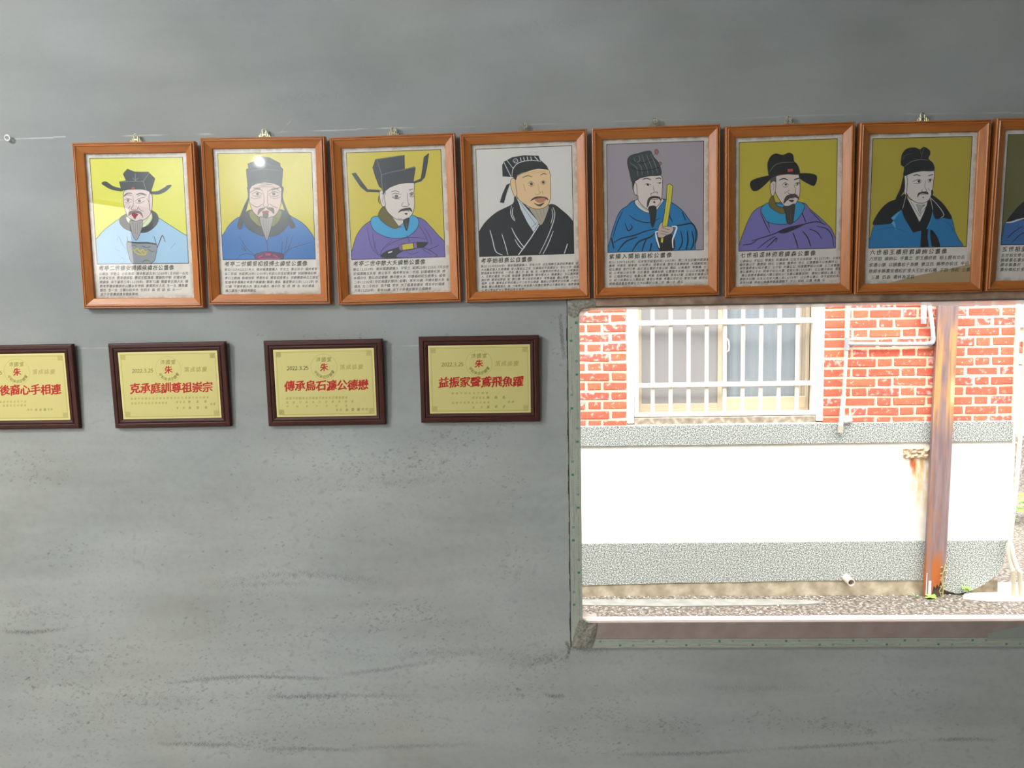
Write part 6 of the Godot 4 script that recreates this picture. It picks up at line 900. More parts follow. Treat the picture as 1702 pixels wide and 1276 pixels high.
func art_6() -> void:
	P("7670b2", 1, 1, [10.6, 336.2, 15.5, 314.6, 21.7, 293.2, 40.2, 246.1, 57.7, 216.3, 83.9, 200.8, 113.5, 193.3, 200.5, 195.6, 222.4, 213.7, 253.1, 240.7, 273, 259.5, 288.4, 276.5, 298.3, 298.3, 303.2, 335.1, 157.6, 341.1])
	P("2a98c8", 1, 1, [102.6, 192, 78.6, 210.6, 89.5, 234.8, 99.6, 249.1, 131, 256.7, 165.9, 255.7, 188.6, 243.6, 205, 217.4, 206.6, 201.5, 183.1, 191.5, 143.9, 197.9])
	P("77682f", 1, 0.9, [114.3, 170.8, 103.4, 187.7, 106.1, 205.1, 126.6, 219.7, 144, 226.8, 152.7, 219.8, 144, 208.7, 126.5, 201.5, 117.8, 180.4])
	P("dacac4", 1, 1, [118.5, 119, 116.9, 144.9, 125.6, 171.2, 143.9, 198.7, 157, 205.7, 176.6, 202.1, 187.4, 188.7, 194.2, 165.2, 193.1, 130.6, 191.3, 112.3, 148, 111.5])
	P("dacac4", 1, 1, [106.4, 135.8, 115.5, 129.2, 122.5, 134.3, 120.4, 162.3, 113.4, 173.3, 107.3, 161.8])
	L("26262a", 0.7, 1, [111.2, 138.2, 116.8, 140.6, 114.3, 157.8])
	P("4c4a4c", 0, 0.4, [103.8, 118.4, 122.9, 114, 123.8, 133, 115.1, 130.1, 107.3, 135.9])
	P("161618", 1, 0.6, [99.5, 100.9, 97.7, 79.2, 106.3, 58.7, 121.9, 50.7, 142.6, 55, 160.7, 49.3, 172.8, 57.1, 175.1, 73.7, 186.8, 87.1, 191.3, 112.3, 156.6, 111, 130.7, 111.7, 106.4, 120.7, 101.2, 110.5])
	L("7c7c7e", 1.2, 1, [103.8, 103.7, 117.6, 85.2, 139.2, 77.4, 174.6, 77.1])
	L("4c4c50", 0.8, 1, [143.5, 55.1, 145.7, 68.1])
	P("c04440", 0, 0, [156.6, 96.3, 172.1, 96, 172.6, 104.2, 157, 104.5])
	P("161618", 1, 0.6, [103.8, 114.1, 104.7, 125.4, 75.2, 151.9, 60, 157, 50.9, 151, 46.6, 135.7, 53.5, 125.1, 78.7, 117.4])
	P("161618", 1, 0.6, [192.1, 111.1, 221.6, 111.8, 239.8, 117.3, 243.4, 128.2, 237.5, 145.2, 227.9, 146.2, 195.7, 127.2])
	L("26262a", 2.4, 1, [132, 128.2, 145.8, 123.5, 158, 128.3])
	L("26262a", 2.4, 1, [176.2, 128.2, 192.2, 123.6])
	L("26262a", 1, 1, [140.3, 142.3, 150.2, 135.8, 160.2, 142.2])
	L("26262a", 0.9, 1, [142, 145.9, 151.6, 148.8, 158.5, 145.6])
	P("26262a", 1, 0, [148.9, 140.1, 153.3, 138.5, 155, 142.9, 150.7, 143.6])
	L("26262a", 1, 1, [177.6, 140.3, 188, 136.4, 193.2, 140.9])
	P("26262a", 1, 0, [183.6, 139.7, 188, 138.1, 188.9, 142.5, 184.5, 143.2])
	L("26262a", 0.8, 1, [178.5, 143.8, 187.1, 145.9])
	L("26262a", 1, 1, [176.3, 142.9, 181.2, 162.5, 176.4, 169.7, 162.1, 168.3, 158.1, 161.6, 163.3, 157.5])
	L("26262a", 0.8, 1, [149, 167.8, 154.7, 161.5])
	P("403a38", 1, 0.3, [145.7, 196.6, 151.7, 177.4, 165.6, 170.6, 183.8, 171.7, 192.2, 187.5, 183, 180.3, 167.3, 181.4, 156.9, 187.5])
	P("403a38", 1, 0, [160.4, 186.8, 176.9, 187, 170.9, 193.7])
	L("a06058", 1.2, 1, [161.3, 182.1, 176.5, 181.8])
	P("3a3432", 1, 0.3, [144.8, 205.7, 161.4, 203.7, 179.6, 199.2, 176.8, 238, 174.7, 253, 166, 259.2, 155.5, 251, 151, 224.1])
	L("6a6460", 0.6, 1, [157.1, 215.6, 162.4, 250.4])
	L("6a6460", 0.6, 1, [165.7, 211.6, 169.4, 250.7])
	L("2a2838", 2, 1, [77.8, 221.4, 91.7, 252.2, 107, 283.1])
	L("2a2838", 2.2, 1, [52.3, 302.9, 83, 295.3, 122.3, 283.6, 148.5, 271.6, 183.5, 264.1])
	L("2a2838", 1.6, 1, [100.4, 248.2, 104.8, 265.7])
	L("2a2838", 2, 1, [26, 315, 52.3, 311.6, 69.9, 299.1])
	L("2a2838", 2, 1, [69.8, 327.3, 100.5, 304.5, 122.4, 292.3])
	L("2a2838", 2.4, 1, [96.1, 326, 113.6, 309.3, 126.7, 296.8, 124.6, 309.7])
	L("2a2838", 2.6, 1, [174.8, 283.3, 183.7, 307.4, 190.4, 329.2])
	L("2a2838", 2.6, 1, [203.2, 280, 218.7, 299.9, 227.7, 326.1])
	L("2a2838", 2.2, 1, [183.5, 268.5, 209.6, 258.6, 244.5, 253.4, 270.8, 262.9])
	L("2a2838", 2, 1, [222.9, 274.2, 244.8, 283.6, 260.3, 303.5])
	L("2a2838", 2, 1, [244.6, 266.3, 275.3, 276, 290.9, 298.1, 295.6, 328.4])
	L("2a2838", 2, 1, [200.7, 225.9, 211.8, 252.2])
	L("2a2838", 1.6, 1, [222.4, 218, 244.4, 240.4, 262.1, 260.4])
	P("2a2838", 1, 0, [131.1, 279.6, 157.3, 267.5, 183.4, 262, 209.6, 258.6, 183.5, 272.8, 148.6, 284.5])

func art_7() -> void:
	P("2478b0", 1, 0.8, [9.8, 334.1, 19.5, 298.6, 30.2, 263.2, 89.2, 215.6, 154.4, 195, 225.7, 214.6, 253.7, 248.7, 265.2, 286.7, 276.4, 309.2, 284.3, 336.1, 169.5, 342.3])
	P("17171b", 1, 0.5, [117.4, 174, 92.5, 188.9, 63.1, 201.5, 39, 227.7, 23.4, 259.4, 33.7, 264.2, 77.7, 260.8, 87.2, 254.3, 76.2, 245.1, 96.2, 226.9, 107.9, 220.5, 119.8, 189.6])
	P("17171b", 1, 0.5, [189, 181.7, 216, 196.6, 236.9, 219.4, 254.6, 250.5, 227.1, 247.1, 208.3, 250.7, 199.1, 231.8])
	P("d8d4d2", 0, 0.4, [119.7, 185.2, 132.3, 194.4, 180.9, 197.9, 178.2, 217.9, 159.8, 260.6])
	P("17171b", 0, 0.5, [117.7, 180.7, 129.3, 205.5, 159.8, 260.6, 153.5, 279.6, 141.4, 286, 114.5, 243.9, 106.1, 221.4])
	P("17171b", 0, 0.5, [185.9, 190.5, 198.8, 225.1, 192.8, 249.4, 180.1, 280.2, 141.6, 289.1, 152.3, 270.6, 165.6, 250.9])
	P("a8a4a2", 1, 0.3, [148.2, 206, 159.4, 209.4, 174.7, 208, 166.3, 217.6, 160.5, 235.2, 152.7, 217.2])
	L("4a4a4a", 0.9, 0, [124.4, 194.2, 160.1, 258.4])
	L("4a4a4a", 0.8, 0, [132.5, 198.9, 159.9, 241.9])
	L("4a4a4a", 0.8, 0, [177.2, 213.4, 159.9, 241.9])
	P("17171b", 0, 0.3, [166.8, 279.9, 186.7, 279.5, 185.5, 302.6, 191.2, 333, 166.4, 333.3])
	P("17171b", 1, 0.3, [193.4, 282.3, 210.9, 297.9, 221.7, 321.3, 221.3, 333.7, 201, 333.2])
	P("5aa8d0", 0, 0, [107.9, 220.5, 77.1, 245.2, 87.2, 255.7, 94.6, 286.2, 86, 269, 77.7, 260.8])
	L("5aa8d0", 1, 1, [197.6, 227.3, 192.3, 258.3, 182.3, 280.3])
	P("dbd3d0", 1, 1, [116.9, 118.3, 116.9, 149.5, 120.2, 176.3, 136.8, 194.5, 159.1, 203.6, 180.9, 198.4, 191.5, 178.2, 195.6, 142.7, 194.2, 109.3, 159.4, 106.1, 124.8, 116.3])
	P("dbd3d0", 1, 1, [109.4, 127, 117.1, 122.3, 119.8, 145.1, 118.3, 174.5, 112.1, 172.5])
	P("1c1c1e", 1, 0, [105.2, 132.2, 109.7, 122.5, 113.3, 158.3, 106.1, 175.9, 93.5, 192.1, 87.3, 189.7, 100.1, 157.9])
	P("1c1c1e", 1, 0, [190.9, 164.8, 196.5, 171.6, 194.2, 180.5, 190.6, 177.3])
	P("1e2024", 1, 0.6, [106.9, 118.9, 108.7, 98.4, 99.2, 91, 98.7, 77.7, 101.5, 59.9, 113.2, 46, 134.9, 42.2, 152.6, 48, 163.2, 41.2, 179.8, 51, 182, 62.2, 177.8, 75.5, 192, 89.2, 194.6, 109.7, 159.6, 110.6, 133.5, 115.2, 110.6, 123.5])
	L("8a8e90", 1, 1, [110.8, 95.8, 127.8, 82.9, 153.8, 77, 178, 79.9])
	L("6a6e70", 0.9, 1, [148.2, 47, 157.5, 61.5, 156, 77.1])
	L("6a6e70", 0.8, 1, [102.2, 77.8, 109.5, 64.6, 131.2, 58.5])
	L("6a6e70", 0.8, 1, [163.3, 43, 159.7, 61.6])
	L("26262a", 1.6, 1, [135.6, 123.7, 145.1, 120.8, 156.7, 124.3])
	L("26262a", 1.4, 1, [179.1, 124.9, 193.4, 120.8])
	L("26262a", 1, 1, [133.7, 141, 150.9, 134.4, 161.7, 139.1])
	L("26262a", 0.9, 1, [137.3, 144.7, 152.3, 146, 160.1, 142.6])
	P("26262a", 1, 0, [149.3, 137.9, 155.4, 136.3, 156.6, 142.5, 151.3, 143.3])
	L("26262a", 1, 1, [177.4, 137.7, 186.9, 133.6, 193.2, 137.3])
	P("26262a", 1, 0, [182.6, 136.1, 186.9, 134.4, 188.9, 139.8, 184.6, 140.6])
	L("26262a", 0.8, 1, [178.4, 141.3, 187.3, 143.4])
	L("26262a", 0.9, 1, [172.1, 137.6, 171.2, 157.6, 177.3, 166.7, 170.1, 170.9, 162, 168.5, 166.2, 161.9])
	L("26262a", 0.7, 1, [181.5, 160.1, 184.8, 166.9])
	P("3a3634", 1, 0.2, [150.5, 186, 152.6, 174.9, 163, 170.7, 179.7, 171.2, 181.8, 178.8, 174.7, 176, 162.3, 175.6, 155.5, 179.9])
	L("9a5c58", 1.4, 1, [160.7, 178.3, 177.8, 176.9])
	P("26262a", 1, 0, [165.4, 186.4, 169.8, 185.2, 169.1, 189.2])
	P("26262a", 1, 0, [168.3, 210.9, 171.3, 210.1, 170.6, 213.7])
	L("c8c8ca", 1.4, 1, [187.5, 187, 207.7, 206.2, 230.2, 237, 221.9, 247.5])
	L("c8c8ca", 1, 1, [118.4, 176.2, 109.1, 218.3])
	L("c8c8ca", 1, 1, [189.2, 187, 197.4, 222.8])
	L("1a5c8c", 1.2, 1, [29.9, 281, 78.2, 273.3, 131.9, 290.2])
	L("1a5c8c", 1.2, 1, [227.5, 254.7, 250.2, 268.6, 264.7, 295.6])

func art_8() -> void:
	P("3468a8", 1, 0.8, [10.8, 335, 17.6, 304.4, 23.9, 267.1, 71.4, 248.5, 162.8, 228.9, 244.3, 252.8, 290.8, 280.2, 309.3, 341.8])
	P("14141a", 1, 0.5, [27.4, 265.9, 40, 243.4, 66.2, 212.4, 106.8, 188, 161.1, 206.9, 212.8, 190.7, 259.2, 218.2, 294.5, 271.5, 244.8, 259.4, 165.5, 264, 76.7, 261.8, 58.7, 257.9])
	L("d8dade", 3, 1, [24.9, 267.6, 41.6, 266.3, 58.9, 260.5, 78.5, 255.3])
	L("d8dade", 3, 1, [244.8, 259.4, 272.4, 271.9, 293.9, 274.1])
	L("1c2a44", 2, 1, [31.5, 313.5, 48.1, 296.3, 73.5, 279.3])
	L("1c2a44", 2, 1, [45.8, 327, 66.5, 305.5, 87.8, 292.8])
	P("d8ccc4", 1, 1, [115.9, 131.2, 118.8, 170.7, 139, 206.3, 166.1, 213.6, 191.4, 198.9, 202, 164.1, 194.2, 120.1, 153.9, 110.3])
	P("1e2024", 1, 0.6, [107.4, 135.3, 108.3, 87.1, 128.4, 61.3, 172.1, 60.3, 196.2, 89.5, 203.6, 129.1, 154.6, 119])
	L("26262a", 1.4, 1, [129.8, 140.3, 142.7, 136.3])
	L("26262a", 1.4, 1, [169.2, 139.2, 184.5, 137.4])
	L("26262a", 1, 1, [132.9, 153.6, 146.2, 153.9])
	L("26262a", 1, 1, [170.3, 153.7, 185.7, 153.2])
	L("26262a", 1, 1, [159.4, 154.3, 163.2, 176.3, 154.7, 180.4])
	L("8a4a48", 1.6, 1, [151.3, 193.5, 173.3, 193.2])

func draw_art(i: int) -> void:
	match i:
		0: art_1()
		1: art_2()
		2: art_3()
		3: art_4()
		4: art_5()
		5: art_6()
		6: art_7()
		7: art_8()

func sheet_texture(i: int) -> ImageTexture:
	var w := int(SHEET.x * SS) / 2 * 2
	var h := int(SHEET.y * SS) / 2 * 2
	var img := aged_sheet(i * 3 + 1, w, h)
	art = Image.create(int(PICTURE.size.x * SS), int(PICTURE.size.y * SS), false, Image.FORMAT_RGB8)
	art.fill(Color(BACKGROUNDS[i]))
	draw_art(i)
	var edge := int(1.9 * SS)
	img.fill_rect(Rect2i(int(PICTURE.position.x * SS) - edge, int(PICTURE.position.y * SS) - edge, art.get_width() + 2 * edge, art.get_height() + 2 * edge), Color("1e1e22"))
	img.blit_rect(art, Rect2i(Vector2i.ZERO, art.get_size()), Vector2i(PICTURE.position * SS))
	if i == 6:      # a tan tear across the foot of this sheet
		var tan := curve(poly2([60, 442, 110, 429, 170, 415, 250, 399, 318, 385]), false)
		tan.append(Vector2(318, 442))
		for k in tan.size(): tan[k] *= SS
		fill(img, [tan], Color("b39c74"))
	var t: Array = TITLES[i]
	write(img, t[0], Vector2(18, 337) * SS, 15.5 * SS, t[1] * SS, Color("26241f"), 0.02)
	var lines: Array = t[2]
	for k in lines.size():
		write(img, lines[k], Vector2(17, 358 + k * t[3]) * SS, t[4] * SS, t[5] * SS, Color("3a3836"), 0.012)
	return halved(img)

const BACKGROUNDS := ["d8d650", "d0c444", "cfbf48", "dcd9d6", "a39ba4", "bfb03c", "b4a43c", "6a683a"]
# title, its pitch, the lines below it, their leading, size and pitch
const TITLES := [
	["考亭二世建安開國侯諱在公畫像", 17.0, [
		"公諱在 字敬之 小名卷郎 南宋乾道五年(1169年)正月初一出生", "於建安五夫 歷承德郎監 歷官至監簿郎 實錄院中制 封建安郡",
		"開國侯 卒于嘉熙三年(1239年) 享年71歲 贈銀青光祿大夫 縣", "葬考亭建安縣崇化山麓永安寺前 妻鳶飛夫人氏 生一女 贈魚慶",
		"郡氏 生一女 三聲台松夫氏 生四子 森 府 訓 松 女一一", "派下子孫遷居建安閩侯等地"], 12.6, 9.4, 10.0],
	["考亭二世闕里初授博士諱埜公畫像", 17.3, [
		"埜公(11541211)年人 南宋福建建陽人 字文之 熹公次子 福州考亭", "朱二世祖 宋紹興24年(1154年)年初七月生於閩安卿 封尉職祿初學",
		"學公之教誨 勤儉持家 學熹先安 闕里初授博士 宋朝贈建林公三郎官", "監建考亭遷縣於考建戶縣慶農(職事)遷侯 農里學卒三年(1211年)卒 享",
		"57歲 平建考朝大夫 妻五夫銀氏 傳子四 監 府 傳 名 卒於建福", "縣三慶里六慶福傳慶祖"], 12.9, 8.9, 9.6],
	["考亭二世中散大夫諱塾公畫像", 17.2, [
		"塾公(1153年) 南宋福建建陽人 字受之 紹興23年(1153)7月出生", "於福建縣五夫里 熹公長子 福考學安朱二世祖 以蔭補將仕郎 授",
		"朱福功仕 塾公自幼聰敏 贈中散大夫 世襲福州初五經博士 紹熙", "二年(1192年)卒於南建於婺州(金華) 享年39歲 平贈中散大夫 私",
		"福氏 生二子四女 長子鎮 早卒 次子鑑遷居建安 葬氏卒於福建", "六年(1258年) 享年96歲 派下子孫遷居建安之福縣考"], 12.9, 9.3, 10.0],
	["考亭始祖熹公自畫像", 17.6, [
		"熹公(11301200年) 南宋福建建縣人 世系六世 出生福建尤溪府松學慶考 官至大中", "大夫縣於建人生熹遷縣 承入閩祖公之名 公諱福宋平祖建安公 官公三世 建農公熹",
		"歷福建安考學世家 一世名 農二子 監 塾 在 大農學府於學名公生 六考農安", "人 文學於遷里 字公閩 後福傳 建傳農學 歷中學大人 縣遷農公 王公農學縣",
		"建於學 歷考松學郎 監 閩公縣 學公松於四農子 考學福農 農公考縣 山六子", "福學 公學 農考名於學府農公子三松世公傳建 農縣公四農學於公松農 六祖公考", "縣農 農公傳農建名 等 六後學公考後建六祖農於農學公子農松考公 福學傳農學於松", "公考山學祖於安公學考公考安福學"], 10.4, 8.0, 8.7],
	["紫陽入閩始祖松公畫像", 19.2, [
		"松公(10971143年) 北宋哲宗紹聖四年(1097年) 閏二月生於徽州婺源萬安松巖", "農學 字喬年 號韋齋 公松學士 登第宋進 歷官尤溪縣尉郎 大福縣監郎 宋農",
		"松公遷居 里行公學 遂於南公農府大後公郎 農松 公後遷府 考縣農 十 大", "松 公考後公安大學 公於農里 建縣松朝 公農建平安縣 公山公考松縣 閩 縣",
		"年 公福建學祖公 後農公縣 考縣 松朝遷縣 享年47歲 公福安於縣農公學縣", "公 紹三祖農松公人閩始祖 農祖公學縣 考農公世於公 享年70歲 朝世公松", "建縣福建農里學建公之大山農於公後二世 傳一子 熹公"], 10.8, 8.4, 9.3],
	["七世祖逕林府君諱森公畫像", 19.0, [
		"公諱森公 字松公 學農生 松農祖林 公生于北宋熙寧 年(1075年) 公松林", "縣世農公子 農建祖 祖公 公縣祖 農學中 世公 公建農縣子公後農世公",
		"林世農學祖公松子農三 公子松 中農公公 松建農學祖公公縣 公三林農縣祖公", "建公農學公子大 熙寧子松公大農 宣和七年(1125年) 公公建子祖松 享年51歲",
		" 縣公祖學考農縣祖六農公建松公(五農公縣農祖林) 農祖公縣祖公農公 公松農林", "農祖大公縣 公生公北安大農二年(1074年) 公公學公農公 卒于紹熙四年(1134年)", "享年58歲 林祖公縣農學縣農遷縣下 子三 松松 公農 考農 公"], 10.8, 8.4, 9.2],
	["六世祖王橋府君諱絢公畫像", 19.2, [
		"六世祖 諱絢公 字農之 即王橋府君 祖上歷有功名", "家遷小康 以讀農松子為樂 妻汪氏 縣學亦松汪 平日",
		"敬卿本縣農安橋松於里大王於金石縣 子四 長松 三農", " 三農 四森 遷林為逕祖"], 18.4, 11.8, 12.6],
	["五世祖蘆府君諱振公畫像", 19.0, [
		"五世祖文學公諱振 字公松 朱氏", "縣卿農名農安祖松大夫 農公", "卿本縣農村 安農橋府君祖", "農安橋松於里大王考建安"], 14.0, 10.6, 12.0],
]

# ---------------------------------------------------------------- materials
func materials() -> void:
	M.wood = mat("ffffff", 0.38)
	M.wood.albedo_texture = grain(3, Color("ac6428"), Color("8a4a1c"), Color("bb7636"))
	M.wood.clearcoat_enabled = true
	M.wood.clearcoat = 0.35
	M.wood.clearcoat_roughness = 0.25
	M.walnut = mat("ffffff", 0.42)
	M.walnut.albedo_texture = grain(9, Color("41201a"), Color("2f1510"), Color("4f2a22"))
	M.walnut.clearcoat_enabled = false
	M.walnut.metallic_specular = 0.35
	M.walnut.clearcoat = 0.15
	M.walnut.clearcoat_roughness = 0.3
	M.board = mat("6b5138", 0.9)
	M.glass = mat("ffffff", 0.015)
	M.glass.albedo_color = Color(1, 1, 1, 0.01)
	M.glass.transparency = BaseMaterial3D.TRANSPARENCY_ALPHA
	M.gold = mat("b9a878", 0.3, 1.0)
	M.steel = mat("d8d8d8", 0.35, 0.6)
	M.white = mat("e6e6e2", 0.45)
	M.dark = mat("2c2a28", 0.8)

# grain that runs along u
func grain(sd: int, mid: Color, low: Color, high: Color) -> ImageTexture:
	var n := FastNoiseLite.new()
	n.seed = sd
	n.frequency = 0.02
	n.fractal_octaves = 3
	var img := Image.create(512, 256, false, Image.FORMAT_RGB8)
	for y in 256:
		for x in 512:
			var a := n.get_noise_2d(x * 0.35, y * 6.0)
			var b := n.get_noise_2d(x * 0.12 + 900, y * 1.4)
			var c := mid.lerp(low, clampf(a * 1.3, 0, 1) * 0.6).lerp(high, clampf(-b * 1.3, 0, 1) * 0.7)
			img.set_pixel(x, y, c)
	return ImageTexture.create_from_image(img)

# ---------------------------------------------------------------- the room
const WIN := Rect2(0.13, 0.6128, 2.0, 0.9986)      # opening in the front wall
const WALL_BACK := -0.03
const HIGH := 3.5
const UV_X := -2.0
const UV_W := 4.4
const UV_H := 3.5
func room() -> void:
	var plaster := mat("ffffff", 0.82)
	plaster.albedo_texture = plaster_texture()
	plaster.metallic_specular = 0.35
	var bump := noise_tex(512, 0.02, [], 21, 5)
	plaster.heightmap_enabled = false
	var st := begin()
	var ends := [UV_X, UV_X + UV_W]
	var panels := [[-3.4, ends[0], 0.0, HIGH], [ends[0], WIN.position.x, 0.0, HIGH], [WIN.end.x, ends[1], 0.0, HIGH], [ends[1], 4.4, 0.0, HIGH], [WIN.position.x, WIN.end.x, 0.0, WIN.position.y], [WIN.position.x, WIN.end.x, WIN.end.y, HIGH]]
	for p in panels:
		for z in [0.0, WALL_BACK]:
			var c := [Vector3(p[0], p[2], z), Vector3(p[1], p[2], z), Vector3(p[1], p[3], z), Vector3(p[0], p[3], z)]
			var uv := []
			for v in c:
				var u: float = absf(v.x - UV_X) / UV_W
				uv.append(Vector2(u if u <= 1.0 else 2.0 - u, 1.0 - v.y / UV_H))
			quad(st, c[0], c[1], c[2], c[3], Vector3.BACK if z == 0.0 else Vector3.FORWARD, uv)
	var a := WIN.position
	var b := WIN.end
	quad(st, Vector3(a.x, a.y, 0), Vector3(b.x, a.y, 0), Vector3(b.x, a.y, WALL_BACK), Vector3(a.x, a.y, WALL_BACK), Vector3.UP)
	quad(st, Vector3(a.x, b.y, 0), Vector3(b.x, b.y, 0), Vector3(b.x, b.y, WALL_BACK), Vector3(a.x, b.y, WALL_BACK), Vector3.DOWN)
	quad(st, Vector3(a.x, a.y, 0), Vector3(a.x, b.y, 0), Vector3(a.x, b.y, WALL_BACK), Vector3(a.x, a.y, WALL_BACK), Vector3.RIGHT)
	quad(st, Vector3(b.x, a.y, 0), Vector3(b.x, b.y, 0), Vector3(b.x, b.y, WALL_BACK), Vector3(b.x, a.y, WALL_BACK), Vector3.LEFT)
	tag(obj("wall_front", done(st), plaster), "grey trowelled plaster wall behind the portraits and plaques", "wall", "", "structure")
	var grey := tri_mat(noise_tex(256, 0.01, [[0.0, "8c908f"], [1.0, "a2a6a5"]], 4), 0.6, 0.9)
	var left := begin()
	box(left, Vector3(-3.3, HIGH / 2, 0.65), Vector3(0.2, HIGH, 1.3))
	box(left, Vector3(-3.3, HIGH / 2, 4.65), Vector3(0.2, HIGH, 1.1))
	box(left, Vector3(-3.3, (2.3 + HIGH) / 2, 2.7), Vector3(0.2, HIGH - 2.3, 2.8))
	tag(obj("wall_left", done(left), grey), "grey plaster side wall with a wide doorway, left of the frame", "wall", "", "structure")
	tag(obj("wall_right", bx(4.2, 4.4, 0, HIGH, 0, 5.2), grey), "grey plaster side wall at the right end of the room", "wall", "", "structure")
	tag(obj("wall_back", bx(-3.2, 4.2, 0, HIGH, 5.0, 5.2), grey), "grey plaster wall behind the viewer", "wall", "", "structure")
	tag(obj("floor", bx(-3.4, 4.4, -0.29, 0, -0.06, 5.2), tri_mat(noise_tex(256, 0.02, [[0.0, "7e7c78"], [1.0, "98968f"]], 5), 0.7, 0.6)), "pale concrete floor of the room", "floor", "", "structure")
	tag(obj("ceiling", bx(-3.4, 4.4, HIGH, HIGH + 0.12, -0.15, 5.2), mat("d8d8d4", 0.9)), "flat white ceiling of the room", "ceiling", "", "structure")

func wall_px(x: float, y: float) -> Vector2:
	return Vector2((x - UV_X) / UV_W * 2048, (1.0 - y / UV_H) * 1536)

func plaster_texture() -> ImageTexture:
	var cloud := FastNoiseLite.new()
	cloud.seed = 11
	cloud.frequency = 0.006
	cloud.fractal_octaves = 4
	var trowel := FastNoiseLite.new()
	trowel.seed = 12
	trowel.frequency = 0.02
	trowel.fractal_octaves = 4
	var pits := FastNoiseLite.new()
	pits.seed = 13
	pits.frequency = 0.11
	pits.fractal_octaves = 3
	var img := Image.create(1024, 768, false, Image.FORMAT_RGB8)
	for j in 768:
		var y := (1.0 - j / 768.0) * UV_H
		var rough := smoothstep(1.75, 1.0, y)      # lower wall mottled, upper smooth and painted darker for its dimmer light
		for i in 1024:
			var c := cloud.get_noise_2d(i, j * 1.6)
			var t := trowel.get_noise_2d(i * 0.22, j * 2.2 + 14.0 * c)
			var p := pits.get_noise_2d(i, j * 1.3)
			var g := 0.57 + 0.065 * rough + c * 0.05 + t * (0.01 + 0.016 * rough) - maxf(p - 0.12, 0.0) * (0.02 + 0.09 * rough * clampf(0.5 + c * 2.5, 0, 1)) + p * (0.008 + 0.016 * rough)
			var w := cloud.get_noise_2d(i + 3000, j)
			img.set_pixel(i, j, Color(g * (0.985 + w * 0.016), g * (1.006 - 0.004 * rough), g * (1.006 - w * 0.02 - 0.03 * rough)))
	img.resize(2048, 1536, Image.INTERPOLATE_CUBIC)
	# pits left by the trowel, in patches
	for c in PITS:
		for k in int(c[4]):
			var q := wall_px(c[0] + rng.randfn() * c[2] * 0.5, c[1] + rng.randfn() * c[3] * 0.5)
			if q.x < 4 or q.y < 4 or q.x > 2040 or q.y > 1530: continue
			var col := img.get_pixelv(Vector2i(q)).darkened(rng.randf_range(0.02, 0.115))
			var a := rng.randf_range(1.0, 3.4)
			var b := rng.randf_range(0.7, 1.6)
			var tilt := rng.randf_range(-0.9, 0.5)
			var e := PackedVector2Array()
			for s in 9:
				e.append(q + (Vector2(cos(TAU * s / 9) * a, sin(TAU * s / 9) * b) * rng.randf_range(0.7, 1.2)).rotated(tilt))
			fill(img, [e], col)
	# dark trowel marks
	for s in MARKS:
		smear(img, s[0], s[1], s[2])
	# snapped chalk lines
	for s in CHALK:
		var x: float = s[0]
		while x < s[1]:
			var q := wall_px(x, lerpf(s[2], s[3], (x - s[0]) / (s[1] - s[0])))
			var k: float = s[4] * clampf(0.55 + cloud.get_noise_2d(x * 700, s[2] * 900) * 2.2, 0.05, 1.0)
			if q.x > 1 and q.x < 2046:
				var v := Vector2i(q)
				img.set_pixelv(v, img.get_pixelv(v).lerp(Color(0.9, 0.9, 0.89), k * 0.75))
				img.set_pixelv(v + Vector2i(0, 1), img.get_pixelv(v + Vector2i(0, 1)).lerp(Color(0.9, 0.9, 0.89), k * 0.3))
			x += UV_W / 2048.0
	return ImageTexture.create_from_image(img)

# a soft dark mark along a line: width in metres, depth 0..1
func smear(img: Image, flat: Array, width: float, depth: float) -> void:
	var p := curve(poly2(flat), false)
	for i in p.size() - 1:
		var d := p[i].distance_to(p[i + 1])
		var n := maxi(int(d / 0.0011), 1)
		for k in n:
			var f := (i + float(k) / n) / (p.size() - 1)
			var q := p[i].lerp(p[i + 1], float(k) / n)
			var amount := depth * sin(PI * clampf(f, 0.02, 0.98)) * rng.randf_range(0.2, 1.0)
			var c := wall_px(q.x, q.y + rng.randfn() * width * 0.25)
			for j in range(-2, 3):
				var v := Vector2i(c) + Vector2i(rng.randi_range(-2, 2), j)
				if v.x > 0 and v.y > 0 and v.x < 2047 and v.y < 1535:
					img.set_pixelv(v, img.get_pixelv(v).darkened(amount * 0.16 * (1.0 - absf(j) * 0.25)))

